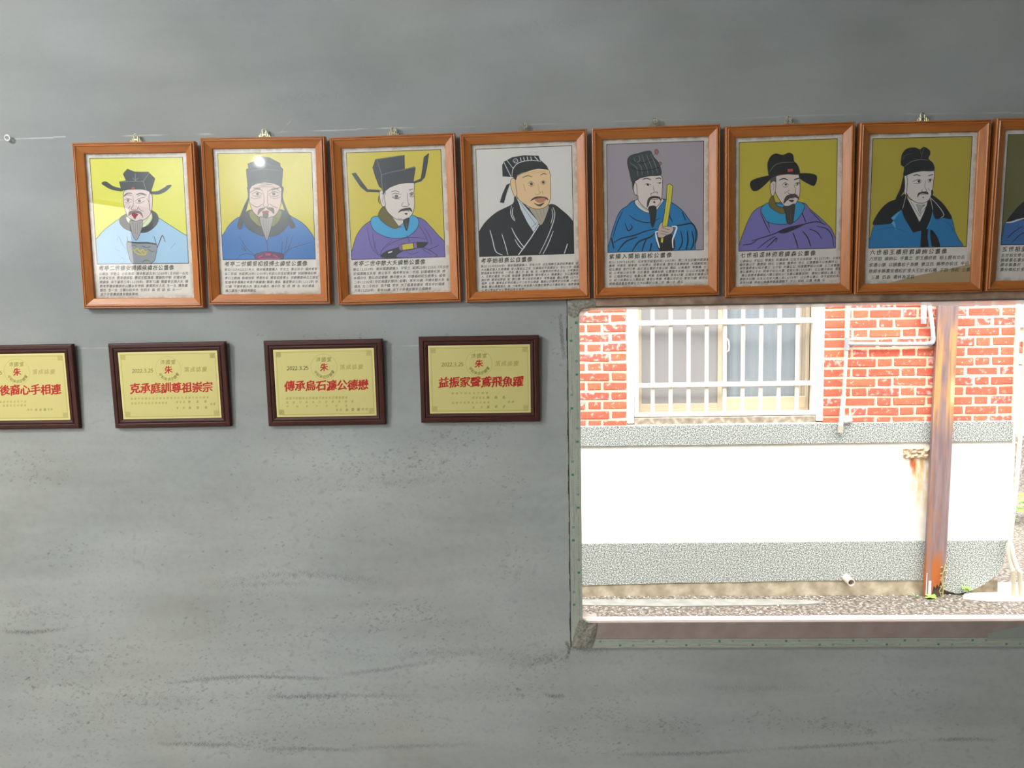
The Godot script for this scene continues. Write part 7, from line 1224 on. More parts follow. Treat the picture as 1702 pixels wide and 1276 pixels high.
const PITS := [[-0.374, 1.131, 0.206, 0.084, 170], [-0.547, 1.133, 0.206, 0.075, 110], [-0.797, 1.156, 0.206, 0.112, 70], [-0.258, 1.207, 0.112, 0.075, 90], [-0.143, 1.225, 0.075, 0.047, 40], [-0.094, 0.806, 0.065, 0.056, 45], [-0.506, 0.640, 0.206, 0.056, 90], [-0.408, 0.639, 0.112, 0.047, 60], [-0.917, 0.682, 0.093, 0.075, 40], [-1.079, 0.622, 0.093, 0.037, 25], [-1.621, 1.126, 0.131, 0.075, 80], [-1.523, 0.847, 0.131, 0.047, 60], [-1.638, 0.645, 0.206, 0.047, 120], [-1.547, 0.512, 0.224, 0.047, 180], [-1.675, 0.419, 0.224, 0.075, 160], [-1.192, 0.377, 0.524, 0.112, 420], [-0.940, 0.201, 0.243, 0.047, 220], [-0.675, 0.315, 0.374, 0.093, 260], [-1.503, 0.273, 0.374, 0.150, 320], [-0.003, 0.477, 0.131, 0.056, 110], [-0.082, 0.376, 0.150, 0.075, 120], [0.190, 0.304, 0.112, 0.056, 110], [0.403, 0.263, 0.103, 0.034, 90], [0.711, 0.284, 0.112, 0.047, 60], [0.902, 0.263, 0.112, 0.030, 70], [1.036, 0.243, 0.075, 0.019, 40], [1.147, 0.374, 0.112, 0.022, 30], [1.300, 0.294, 0.037, 0.056, 20], [0.169, 0.191, 0.168, 0.047, 90], [0.052, 0.232, 0.075, 0.047, 40], [-0.768, 0.940, 0.785, 0.187, 160], [-0.883, 0.561, 0.748, 0.112, 300], [-0.236, 0.518, 0.280, 0.112, 150], [0.068, 1.523, 0.028, 0.112, 30], [-0.627, 1.535, 0.374, 0.028, 30], [-0.089, 1.070, 0.075, 0.075, 30]]
const MARKS := [[[-1.111, 0.748, -0.932, 0.767, -0.755, 0.775, -0.580, 0.756, -0.464, 0.736], 0.030, 0.90], [[-1.092, 0.734, -0.914, 0.742, -0.737, 0.745], 0.020, 0.60], [[-1.251, 0.402, -1.110, 0.422, -0.949, 0.430, -0.790, 0.426, -0.661, 0.422], 0.012, 1.30], [[-0.671, 0.434, -0.512, 0.454, -0.354, 0.478], 0.010, 0.70], [[-0.912, 0.367, -0.853, 0.360, -0.713, 0.364, -0.396, 0.364], 0.014, 1.20], [[-1.284, 0.198, -1.142, 0.198, -0.961, 0.194], 0.016, 1.30], [[-1.784, 0.587, -1.683, 0.584, -1.561, 0.594], 0.012, 1.40], [[-1.518, 0.353, -1.275, 0.346, -0.993, 0.356], 0.050, 0.50], [[-0.941, 0.180, -0.761, 0.182, -0.601, 0.174], 0.010, 0.90], [[-0.681, 0.180, -0.441, 0.191, -0.204, 0.199], 0.012, 0.60], [[0.228, 0.163, 0.480, 0.167, 0.731, 0.182], 0.012, 0.90], [[0.712, 0.182, 0.961, 0.196, 1.227, 0.217], 0.010, 0.90], [[1.227, 0.213, 1.340, 0.217, 1.454, 0.213], 0.010, 1.00], [[0.056, 0.517, 0.095, 0.521, 0.172, 0.513, 0.220, 0.520], 0.030, 1.00], [[0.072, 0.553, 0.087, 0.517, 0.071, 0.477], 0.012, 1.80], [[-0.081, 0.457, -0.003, 0.481, 0.075, 0.513], 0.030, 0.90], [[-0.004, 0.365, 0.044, 0.361, 0.073, 0.363], 0.012, 1.60], [[0.480, 0.395, 0.671, 0.385, 0.862, 0.394], 0.020, 0.50], [[-0.589, 0.499, -0.353, 0.508, -0.080, 0.521], 0.030, 0.50], [[0.069, 1.598, 0.076, 1.523, 0.082, 1.448], 0.012, 1.40], [[-0.852, 1.020, -0.646, 1.053, -0.376, 1.073, -0.261, 1.072], 0.030, 0.35], [[-0.935, 2.221, -0.673, 2.268, -0.341, 2.294], 0.050, 0.18], [[-0.119, 2.428, 0.026, 2.459, 0.295, 2.468], 0.040, 0.20]]
const CHALK := [[-1.657, -1.447, 2.1639, 2.1677, 0.75], [-1.371, -0.994, 2.1658, 2.1653, 0.60], [-1.032, -0.770, 2.1645, 2.1632, 0.60], [-0.777, -0.344, 2.1652, 2.1685, 0.70], [-0.363, -0.051, 2.1672, 2.1663, 0.35], [-0.051, 0.384, 2.1681, 2.1710, 0.30], [0.384, 0.955, 2.1710, 2.1719, 0.20], [0.955, 1.447, 2.1719, 2.1642, 0.30], [-1.475, -1.358, 1.5134, 1.5153, 0.40], [-0.973, -0.857, 1.5051, 1.5089, 0.30], [-0.483, -0.369, 1.5046, 1.5046, 0.40], [-0.774, -0.742, 2.1651, 2.1984, 0.50], [-0.754, -0.740, 2.1879, 2.2001, 0.40], [0.142, 0.152, 2.1826, 2.1646, 0.40]]

# ---------------------------------------------------------------- our window: taped frame round the opening
func window_trim() -> void:
	var w := thing("window_1", Vector3(WIN.position.x, WIN.position.y, 0), "window opening in the grey wall with a film-taped frame, below the right portraits", "window", "", "structure")
	var x1 := WIN.size.x
	var y1 := WIN.size.y
	var film := mat("ffffff", 0.35)
	film.albedo_texture = film_texture()
	var bare := tri_mat(noise_tex(256, 0.03, [[0.0, "745d4d"], [0.5, "967c69"], [1.0, "b09a86"]], 31), 2.0, 0.6)
	var sill := tri_mat(noise_tex(256, 0.02, [[0.0, "8e7d76"], [1.0, "a0908a"]], 32), 2.0, 0.45)
	# jamb and bottom strips with the film, one texture run along each
	var o := obj("jamb", strip(0.0365, y1 + 0.0825, 0.012, true), film, w, Vector3(-0.0182, y1 / 2 - 0.018, 0.006))
	o = obj("jamb", strip(0.0365, y1 + 0.0825, 0.012, true), film, w, Vector3(x1 + 0.0182, y1 / 2 - 0.018, 0.006))
	obj("film_strip", strip(0.029, x1 - 0.002, 0.009, false), film, w, Vector3(x1 / 2, -0.0703, 0.0045))
	obj("sill_rail", bx(-0.0, x1, -0.056, 0.0, 0.0, 0.011, 0.002), sill, w)
	obj("head_rail", bx(-0.0, x1, 0.004, 0.030, 0.0, 0.012, 0.002), bare, w, Vector3(0, y1, 0))
	# the sill, wrapped in pale film outdoors
	obj("sill", bx(0, x1, -0.004, 0.0015, -0.034, 0.0, 0.001), mat("efe2de", 0.25), w)
	# film that hangs off the head rail and lets daylight through
	var sheer := mat("e4dcd8", 0.4)
	sheer.backlight_enabled = true
	sheer.backlight = Color(1, 0.97, 0.95)
	sheer.transparency = BaseMaterial3D.TRANSPARENCY_ALPHA
	sheer.albedo_color.a = 0.6
	obj("loose_film", ragged(0.0, x1, -0.011, 0.006, 5), sheer, w, Vector3(0, y1, -0.012))
	var st := begin()
	prism(st, poly2([0, 0, 0.036, 0, 0.02, -0.012, 0.006, -0.03, 0, -0.034]), -0.002, 0.0)
	obj("film_corner", done(st), sheer, w, Vector3(0, y1 - 0.004, -0.010))
	st = begin()
	prism(st, poly2([0, -0.001, 0.047, -0.001, 0.047, 0.019, 0.03, 0.016, 0.012, 0.019, 0, 0.026]), -0.002, 0.0)
	obj("film_corner", done(st), sheer, w, Vector3(0, 0, -0.014))
	# crumpled tape over the lower corner, torn at its right edge
	var crumple := tri_mat(noise_tex(256, 0.05, [[0.0, "5f594f"], [0.5, "878378"], [1.0, "a7a69a"]], 33, 5), 6.0, 0.5)
	st = begin()
	var pts := [[0, -0.084], [0.026, -0.082], [0.036, -0.06], [0.044, -0.03], [0.047, -0.001], [0.018, 0.0], [0.0, 0.012], [-0.012, 0.006], [-0.022, -0.02], [-0.03, -0.05], [-0.034, -0.082]]
	fan(st, pts, Vector2(0.006, -0.04), 0.0125, 0.017)
	obj("crumpled_tape", done(st), crumple, w)
	st = begin()
	fan(st, [[-0.034, 0.022], [-0.036, -0.02], [-0.018, -0.03], [-0.004, -0.026], [0.002, -0.012], [0.012, -0.003], [0.05, 0.0], [0.05, 0.026], [0.0, 0.03]], Vector2(0.0, 0.006), 0.0125, 0.016)
	obj("crumpled_tape", done(st), crumple, w, Vector3(0, y1, 0))
	# a torn piece of printed film over the sill rail
	st = begin()
	prism(st, poly2([1.27, -0.058, 1.402, -0.056, 1.40, -0.016, 1.36, -0.02, 1.27, -0.042]), 0.0115, 0.0125)
	obj("torn_film", done(st), mat("8e948c", 0.4), w)
	# open joint between the plaster and the frame
	st = begin()
	var n := 60
	for i in n:
		var t := float(i) / n
		var y := lerpf(-0.085, y1 + 0.03, t)
		var wd := 0.0012 + 0.0022 * absf(sin(t * 23.0) * sin(t * 57.0 + 1.0))
		box(st, Vector3(-0.0375 - wd / 2 - 0.0006 * sin(t * 31.0), y + 0.01, 0.001), Vector3(wd, (y1 + 0.115) / n + 0.002, 0.004))
	obj("open_joint", done(st), mat("2f2e2b", 0.95), w)
	st = begin()
	for i in 90:
		var t := float(i) / 90
		var hh := 0.0008 + 0.0018 * absf(sin(t * 37.0) * sin(t * 91.0 + 2.0))
		box(st, Vector3(lerpf(-0.03, x1, t) + 0.012, -0.0855 - hh / 2, 0.001), Vector3(x1 / 90 + 0.002, hh, 0.004))
	obj("open_joint", done(st), mat("3a3935", 0.95), w)

func fan(st: SurfaceTool, pts: Array, mid: Vector2, z0: float, z1: float) -> void:
	var rim := []
	for p in pts: rim.append(Vector3(p[0], p[1], z0))
	var n := rim.size()
	var inner := []
	for i in n:
		inner.append((rim[i] as Vector3).lerp(Vector3(mid.x, mid.y, z0), 0.45) + Vector3(0, 0, (z1 - z0) * rng.randf_range(0.1, 1.3)))
	for i in n:
		var j := (i + 1) % n
		quad(st, rim[i], rim[j], inner[j], inner[i], Vector3.BACK)
		tri(st, inner[i], inner[j], Vector3(mid.x, mid.y, z0 + (z1 - z0) * 0.6), Vector3.BACK)
		quad(st, rim[i], rim[j], Vector3(rim[j].x, rim[j].y, 0), Vector3(rim[i].x, rim[i].y, 0), rim[i] - Vector3(mid.x, mid.y, z0))

func ragged(x0: float, x1: float, y0: float, y1: float, sd: int) -> ArrayMesh:
	var st := begin()
	var n := 80
	var r := RandomNumberGenerator.new()
	r.seed = sd
	var prev := Vector3(x0, y0, 0)
	for i in range(1, n + 1):
		var x := lerpf(x0, x1, float(i) / n)
		var p := Vector3(x, y0 + 0.003 * sin(x * 9.0) + r.randf_range(-0.001, 0.001), 0.003 * sin(x * 14.0))
		quad(st, prev, p, Vector3(p.x, y1, 0), Vector3(prev.x, y1, 0), Vector3.BACK)
		quad(st, prev - Vector3(0, 0, 0.001), p - Vector3(0, 0, 0.001), Vector3(p.x, y1, -0.001), Vector3(prev.x, y1, -0.001), Vector3.FORWARD)
		prev = p
	return done(st)

# a flat bar whose front shows the film print, run lengthwise
func strip(wide: float, long: float, thick: float, upright: bool) -> ArrayMesh:
	var st := begin()
	var h := Vector3(wide, long, thick) / 2 if upright else Vector3(long, wide, thick) / 2
	box(st, Vector3.ZERO, h * 2)
	var u := long / 1.0
	var uv := [Vector2(0, 1), Vector2(0, 0), Vector2(u, 0), Vector2(u, 1)] if upright else [Vector2(0, 1), Vector2(u, 1), Vector2(u, 0), Vector2(0, 0)]
	quad(st, Vector3(-h.x, -h.y, h.z + 0.0004), Vector3(h.x, -h.y, h.z + 0.0004), Vector3(h.x, h.y, h.z + 0.0004), Vector3(-h.x, h.y, h.z + 0.0004), Vector3.BACK, uv)
	return done(st)

func film_texture() -> ImageTexture:
	var n := FastNoiseLite.new()
	n.seed = 41
	n.frequency = 0.012
	n.fractal_octaves = 5
	var img := Image.create(2048, 72, false, Image.FORMAT_RGB8)
	for y in 72:
		for x in 2048:
			var a := n.get_noise_2d(x * 0.4, y * 5.0)
			var c := Color("979c90").lerp(Color("adb1a6"), clampf(0.5 + a, 0, 1)).lerp(Color("7c7a68"), clampf(a * 2.0 - 0.5, 0, 1))
			img.set_pixel(x, y, c)
	# rows of small green marks and dashes, as printed on the film
	for row in 2:
		var x := 20 + row * 215
		while x < 1990:
			var y := 12 + row * 32
			img.fill_rect(Rect2i(x, y, 15, 16), Color("3f7a60"))
			img.fill_rect(Rect2i(x + 86, y, 15, 16), Color("5f8a76"))
			img.fill_rect(Rect2i(x + 90, y + 5, 6, 6), Color("8d958a"))
			var d := x + 112
			while d < mini(x + 400, 2036):
				var l := rng.randi_range(2, 6)
				img.fill_rect(Rect2i(d, y + rng.randi_range(2, 4), l, rng.randi_range(3, 7)), Color("74897c"))
				d += l + rng.randi_range(2, 5)
			x += 430
	return ImageTexture.create_from_image(img)

# ---------------------------------------------------------------- outdoors
const FACE := -2.6                     # the face of the neighbour's bricks
const GROUND := -0.29
func outside() -> void:
	ground()
	neighbour()
	far_window()
	post()
	pipes()
	weeds()
	far_house()

func ground() -> void:
	var tex := noise_tex(1024, 0.02, [[0.0, "3d3934"], [0.45, "5b554e"], [0.6, "756e66"], [1.0, "9d968c"]], 61, 8)
	tag(obj("floor_outside", bx(-16, 16, GROUND - 0.2, GROUND, -14, 16), tri_mat(tex, 1.6, 0.95)), "rough grey gravelly ground of the alley outside the window", "ground", "", "structure")
	var st := begin()
	var screed := tri_mat(noise_tex(256, 0.02, [[0.0, "787a76"], [1.0, "94958f"]], 62), 1.4, 0.9)
	slab(st, [0.2, -2.535, 0.9, -2.53, 1.5, -2.52, 1.78, -2.49, 1.82, -2.46, 1.7, -2.43, 1.3, -2.415, 0.8, -2.41, 0.2, -2.44], 0.006)
	tag(obj("screed_patch", done(st), screed), "thin pale strip of smooth cement on the gravel at the foot of the brick house", "cement patch")
	st = begin()
	slab(st, [2.72, -2.52, 2.77, -2.60, 2.86, -2.66, 2.93, -2.75, 3.1, -2.8, 4.6, -2.85, 4.6, -2.46, 3.2, -2.47, 2.85, -2.475], 0.006)
	tag(obj("concrete_slab", done(st), tri_mat(noise_tex(256, 0.02, [[0.0, "cfccc2"], [1.0, "eeebe2"]], 63), 1.4, 0.9)), "bright white concrete slab beside the corner of the brick house", "concrete slab")
	# loose pebbles, too many to count
	var mm := MultiMesh.new()
	mm.transform_format = MultiMesh.TRANSFORM_3D
	mm.use_colors = true
	var s := SphereMesh.new()
	s.radius = 0.5
	s.height = 0.7
	s.radial_segments = 7
	s.rings = 4
	mm.mesh = s
	mm.instance_count = 1900
	for i in 1900:
		var z := rng.randf_range(-2.60, -2.1)
		var k := rng.randf_range(0.003, 0.010) * (1.8 if rng.randf() < 0.08 else 1.0)
		var b := Basis.from_euler(Vector3(rng.randf() * 0.6, rng.randf() * TAU, rng.randf() * 0.6)).scaled(Vector3(k * 1.3, k * 0.8, k))
		mm.set_instance_transform(i, Transform3D(b, Vector3(rng.randf_range(-0.6, 3.5), GROUND + k * 0.2, z)))
		var g := rng.randf_range(0.12, 0.5) if rng.randf() < 0.6 else rng.randf_range(0.6, 0.85)
		mm.set_instance_color(i, Color(g, g * 0.96, g * 0.9))
	var peb := MultiMeshInstance3D.new()
	peb.name = "pebbles"
	peb.multimesh = mm
	var pm := mat("ffffff", 0.9)
	pm.vertex_color_use_as_albedo = true
	peb.material_override = pm
	add_child(peb)
	tag(peb, "loose pebbles scattered along the foot of the brick house", "pebbles", "", "stuff")

func slab(st: SurfaceTool, flat: Array, high: float) -> void:
	var p := poly2(flat)
	var idx := Geometry2D.triangulate_polygon(p)
	for i in range(0, idx.size(), 3):
		var v := []
		for k in 3: v.append(Vector3(p[idx[i + k]].x, GROUND + high, p[idx[i + k]].y))
		tri(st, v[0], v[1], v[2], Vector3.UP)
	var mid := Vector2.ZERO
	for q in p: mid += q / p.size()
	for i in p.size():
		var a := p[i]
		var b := p[(i + 1) % p.size()]
		var o := (a + b) / 2 - mid
		quad(st, Vector3(a.x, GROUND + high, a.y), Vector3(b.x, GROUND + high, b.y), Vector3(b.x * 1.0, GROUND - 0.02, b.y), Vector3(a.x, GROUND - 0.02, a.y), Vector3(o.x, 0, o.y))

func brick_mat(sd: int, deep: String, base: String, pale: String, where: float) -> StandardMaterial3D:
	var m := tri_mat(noise_tex(512, 0.028, [[0.0, deep], [0.35, base], [where, base], [where + 0.13, pale], [1.0, "efe6da"]], sd, 5), 1.7, 0.9)
	return m

func neighbour() -> void:
	var w := thing("wall_neighbour", Vector3(0, GROUND, FACE), "red brick house wall across the alley with pebble-dash bands and white stucco", "wall", "", "structure")
	var up := Vector3(0, -GROUND, 0)      # parts below are given by their height above the room's floor
	var mortar := tri_mat(noise_tex(256, 0.05, [[0.0, "e6dab6"], [1.0, "f4ecd2"]], 71), 3.0, 0.95)
	var x0 := -0.57
	var x1 := 3.035
	var wl := 0.575
	var wr := 1.8365
	var top := 2.5
	var st := begin()
	for b in [[x0, wl, 0.722, top], [wr, x1, 0.722, top], [wl, wr, 2.02, top], [wl, wr, 0.722, 0.862]]:
		box(st, Vector3(b[0] + b[1], b[2] + b[3], -0.208) / 2, Vector3(b[1] - b[0], b[3] - b[2], 0.2))
	obj("mortar_bed", done(st), mortar, w, up)
	var mats := [brick_mat(72, "c85a48", "de6a54", "eaa090", 0.66), brick_mat(73, "cc5e48", "e07058", "eeb0a0", 0.74), brick_mat(74, "c45a4c", "da6858", "e6a096", 0.52), brick_mat(75, "cf6448", "e2765a", "eebaa4", 0.70)]
	var meshes := {}
	var right_a := [1.832, 1.964, 1.973, 2.004, 2.017, 2.109, 2.12, 2.314, 2.327, 2.412, 2.425, 2.618, 2.631, 2.722, 2.737, 2.932, 2.945, 3.03]
	var right_b := [1.833, 1.965, 1.978, 2.164, 2.178, 2.266, 2.28, 2.48, 2.493, 2.58, 2.593, 2.778, 2.791, 2.878, 2.894, 3.03]
	var left_a := [-0.552, -0.464, -0.451, -0.254, -0.241, -0.153, -0.14, 0.057, 0.07, 0.158, 0.171, 0.307, 0.322, 0.409, 0.422, 0.572]
	var left_b := [-0.538, -0.341, -0.328, -0.24, -0.227, -0.03, -0.017, 0.157, 0.17, 0.257, 0.27, 0.46, 0.476, 0.572]
	for r in 16:
		var y := 0.8965 + (r - 0.5) * 0.0627
		var row := (right_a if r % 2 else right_b) + (left_b if r % 2 else left_a)
		for k in range(0, row.size(), 2):
			var wide: float = row[k + 1] - row[k]
			var high := 0.0505 if r else 0.038
			var yy := y if r else y + 0.0065
			var key := "%d_%d_%d" % [int(wide * 50), mini(r, 1), rng.randi() % 3]
			if not meshes.has(key):
				meshes[key] = [bx(-wide / 2, wide / 2, -high / 2, high / 2, -0.05, 0.0, 0.004, 0.0022), wide]
			var o := obj("brick", meshes[key][0], mats[[0, 0, 1, 2, 3][rng.randi() % 5] if k < 16 or true else 0], w, up + Vector3((row[k] + row[k + 1]) / 2, yy, rng.randf_range(-0.002, 0.0025)))
			o.scale.x = wide / float(meshes[key][1])
	var wash := tri_mat(noise_tex(1024, 0.055, [[0.0, "3c4648"], [0.36, "66716f"], [0.5, "98a19e"], [0.62, "c0c4be"], [0.76, "e4e3dc"], [1.0, "f0eee8"]], 81, 3), 1.9, 0.9)
	obj("pebble_band", bx(x0, x1, 0.722, 0.858, -0.2, 0.012, 0.004), wash, w, up)
	var stucco := mat("ffffff", 0.9)
	stucco.albedo_texture = stucco_texture()
	st = begin()
	box(st, Vector3((x0 + x1) / 2, 0.398, -0.1), Vector3(x1 - x0, 0.648, 0.2))
	quad(st, Vector3(x0, 0.074, 0.0005), Vector3(x1, 0.074, 0.0005), Vector3(x1, 0.722, 0.0005), Vector3(x0, 0.722, 0.0005), Vector3.BACK, [Vector2(0, 1), Vector2(1, 1), Vector2(1, 0), Vector2(0, 0)])
	obj("stucco_panel", done(st), stucco, w, up)
	st = begin()
	prism(st, poly2([x0, 0.072, 3.027, 0.072, 3.027, 0.04, 3.016, -0.079, 2.97, -0.159, 2.895, -0.2195, 2.81, -0.262, 2.723, -0.283, 2.65, -0.262, 2.58, -0.215, 2.51, -0.19, 1.67, -0.187, 1.3, -0.195, 0.9, -0.197, 0.27, -0.211, x0, -0.215]), -0.2, 0.008)
	obj("pebble_plinth", done(st), wash, w, up)
	var foot := tri_mat(noise_tex(256, 0.02, [[0.0, "8f8570"], [0.5, "ada28b"], [1.0, "cdc4ae"]], 82, 5), 1.5, 0.95)
	obj("footing", bx(x0, 2.62, -0.34, -0.17, -0.2, 0.003, 0.004), foot, w, up)
	obj("footing", bx(2.62, 3.0, -0.34, -0.2, -0.2, -0.02, 0.004), tri_mat(noise_tex(256, 0.03, [[0.0, "6e6455"], [1.0, "a49880"]], 83, 5), 1.8, 0.95), w, up)
	# white corner render at the right edge
	obj("corner_render", bx(x1, x1 + 0.022, 0.074, top, -0.2, 0.004, 0.003), mat("eeeae2", 0.8), w, up)
	# chipped stone under the band, left of the post
	st = begin()
	var r2 := RandomNumberGenerator.new()
	r2.seed = 9
	var gx := 14
	var gy := 7
	var g := []
	for j in gy + 1:
		var line := []
		for i in gx + 1:
			var edge := i == 0 or j == 0 or i == gx or j == gy
			line.append(Vector3(2.345 + 0.175 * i / gx + (r2.randf_range(-0.004, 0.004)), 0.615 + 0.08 * j / gy + r2.randf_range(-0.004, 0.004), -0.004 if edge else r2.randf_range(0.004, 0.026)))
		g.append(line)
	for j in gy:
		for i in gx:
			quad(st, g[j][i], g[j][i + 1], g[j + 1][i + 1], g[j + 1][i], Vector3.BACK)
	obj("chipped_stone", done(st), tri_mat(noise_tex(256, 0.06, [[0.0, "9a7a5c"], [0.4, "c8a888"], [0.65, "e2d0b4"], [1.0, "f2eadc"]], 84, 4), 5.0, 0.95), w, up)
	# plaster borders, and the window sill with its shadow strip painted in brown
	for b in [[0.575, 0.6215], [1.792, 1.8365]]:
		obj("plaster_border", bx(b[0], b[1], 0.868, 2.02, -0.2, 0.002, 0.004, 0.001), mat("ece6e6", 0.85), w, up)
	obj("window_sill", bx(0.6215, 1.792, 0.85, 0.905, -0.2, -0.004, 0.004), tri_mat(noise_tex(256, 0.03, [[0.0, "857a6c"], [0.6, "aca090"], [1.0, "e2d8c8"]], 85, 4), 2.2, 0.9), w, up)
	# a lump of cement on the ledge
	var lump := bx(-0.03, 0.03, 0, 0.04, -0.02, 0.03, 0.012, 0.006)
	tag(obj("cement_lump", lump, mat("e8e6e0", 0.9), self, Vector3(1.985, 0.858, FACE + 0.004)), "white cement lump sitting on the pebble ledge beside the thin pipe", "cement lump")

func stucco_texture() -> ImageTexture:
	var img := Image.create(1024, 192, false, Image.FORMAT_RGB8)
	var n := FastNoiseLite.new()
	n.seed = 5
	n.frequency = 0.03
	n.fractal_octaves = 4
	for y in 192:
		for x in 1024:
			var wx := -0.57 + 3.605 * x / 1024.0
			var wy := 0.722 - 0.648 * y / 192.0
			var c := Color("f4f2ec").lerp(Color("e9e5db"), clampf(0.5 + n.get_noise_2d(x, y), 0, 1))
			# rust that ran down from the chipped stone, beside the post
			var a := n.get_noise_2d(x * 3.0, y * 0.8)
			var s := smoothstep(2.37, 2.44, wx) * smoothstep(2.56, 2.5, wx) * smoothstep(0.12, 0.62, wy) * smoothstep(0.64, 0.6, wy)
			c = c.lerp(Color("d8b070"), clampf(s * (0.55 + a), 0, 1))
			var t := smoothstep(2.385, 2.40, wx) * smoothstep(2.44, 2.42, wx) * smoothstep(0.45, 0.6, wy) * smoothstep(0.64, 0.61, wy)
			c = c.lerp(Color("b8603c"), clampf(t * (0.8 + a), 0, 1))
			img.set_pixel(x, y, c)
	return ImageTexture.create_from_image(img)

# the neighbour's sliding window behind a cream grille
func far_window() -> void:
	var up := Vector3(0, 0, FACE)
	var cream := mat("e9e4d6", 0.5)
	var shade := mat("d2c6ae", 0.5)
	var g := thing("window_grille", Vector3(1.2, 0.9087, FACE - 0.02), "cream metal bar grille over the sliding window of the brick house", "window grille")
	var at := Vector3(-1.2, -0.9087, 0)
	for b in [[0.624, 0.652, 0.9087, 2.0], [1.7635, 1.794, 0.9087, 2.0]]:
		obj("frame_bar", bx(b[0], b[1], b[2], b[3], -0.03, 0.012, 0.003), cream, g, at)
	for b in [[0.652, 1.7635, 0.9087, 0.936], [0.652, 1.7635, 1.972, 2.0]]:
		obj("frame_bar", bx(b[0], b[1], b[2], b[3], -0.03, 0.012, 0.003), cream, g, at)
	for i in 9:
		var x := 0.7452 + i * 0.11598
		obj("bar", bx(x - 0.0125, x + 0.0125, 0.93, 1.98, -0.012, 0.0, 0.003), cream, g, at)
	for b in [[1.5015, 1.5365], [1.100, 1.131]]:
		obj("cross_bar", bx(0.645, 1.77, b[0], b[1], -0.002, 0.012, 0.003), cream, g, at)
	var w := thing("window_2", Vector3(1.2, 0.9, FACE - 0.06), "sliding window with frosted and curtained panes in the brick house", "window", "", "structure")
	at = Vector3(-1.2, -0.9, 0)
	obj("frame", ring(0.622, 1.81, 0.9, 2.02, 0.024, -0.10, 0.0), shade, w, at)
	var sash := obj("sash", ring(0.652, 1.205, 0.925, 1.995, 0.028, -0.04, -0.018), shade, w, at)
	obj("pane", bx(0.675, 1.18, 0.985, 1.97, -0.033, -0.028, 0.001), frosted(), sash)
	obj("bottom_rail", bx(0.678, 1.18, 0.953, 0.986, -0.036, -0.022, 0.002), shade, sash)
	var sash2 := obj("sash", ring(1.19, 1.78, 0.925, 1.995, 0.024, -0.075, -0.05), mat("d8cdb8", 0.5), w, at)
	obj("bottom_rail", bx(1.21, 1.76, 0.945, 1.02, -0.07, -0.05, 0.003), mat("e6dcc0", 0.5), sash2)
	obj("pane", bx(1.213, 1.757, 1.02, 1.972, -0.064, -0.060, 0.001), M.glass, sash2)
	var st := begin()
	tube(st, [Vector3(1.238, 1.41, -0.045), Vector3(1.248, 1.395, -0.03), Vector3(1.253, 1.36, -0.028), Vector3(1.251, 1.33, -0.028), Vector3(1.236, 1.318, -0.045)], 0.0055, 8)
	obj("pull_handle", done(st), mat("f0f0f0", 0.4), w, at)
	# curtain in folds behind the clear pane
	st = begin()
	st.set_smooth_group(1)
	var n := 150
	var prev := Vector3.ZERO
	for i in n + 1:
		var x := lerpf(1.16, 1.71, float(i) / n)
		var p := Vector3(x, 0, -0.11 + 0.005 * sin(x * 60.0) + 0.006 * sin(x * 23.0 + 1.0))
		if i: quad(st, prev + Vector3(0, 0.94, 0), p + Vector3(0, 0.94, 0), p + Vector3(0, 2.0, 0), prev + Vector3(0, 2.0, 0), Vector3.BACK)
		prev = p
	obj("curtain", done(st), mat("a3b0ba", 0.9), w, at)
	# side curtain, gathered
	st = begin()
	st.set_smooth_group(1)
	for i in 41:
		var x := lerpf(1.705, 1.80, i / 40.0)
		var p := Vector3(x, 0, -0.09 + 0.005 * sin(x * 200.0))
		if i: quad(st, prev + Vector3(0, 0.94, 0), p + Vector3(0, 0.94, 0), p + Vector3(0, 2.0, 0), prev + Vector3(0, 2.0, 0), Vector3.BACK)
		prev = p
	obj("curtain", done(st), mat("ddd3c0", 0.9), w, at)
	# the dim room behind
	st = begin()
	box(st, Vector3(1.2, 1.45, -0.42), Vector3(1.35, 1.3, 0.02))
	box(st, Vector3(0.55, 1.45, -0.27), Vector3(0.02, 1.3, 0.3))
	box(st, Vector3(1.86, 1.45, -0.27), Vector3(0.02, 1.3, 0.3))
	box(st, Vector3(1.2, 2.09, -0.27), Vector3(1.35, 0.02, 0.3))
	box(st, Vector3(1.2, 0.86, -0.27), Vector3(1.35, 0.02, 0.3))
	obj("room_shell", done(st), mat("9a9a98", 0.9), w, at)

func frosted() -> StandardMaterial3D:
	var m := mat("a2a2a4", 0.35)
	return m

func ring(x0: float, x1: float, y0: float, y1: float, t: float, z0: float, z1: float) -> ArrayMesh:
	var st := begin()
	for b in [[x0, x0 + t, y0, y1], [x1 - t, x1, y0, y1], [x0 + t, x1 - t, y0, y0 + t], [x0 + t, x1 - t, y1 - t, y1]]:
		box(st, Vector3(b[0] + b[1], b[2] + b[3], z0 + z1) / 2, Vector3(b[1] - b[0], b[3] - b[2], z1 - z0), 0.002)
	return done(st)

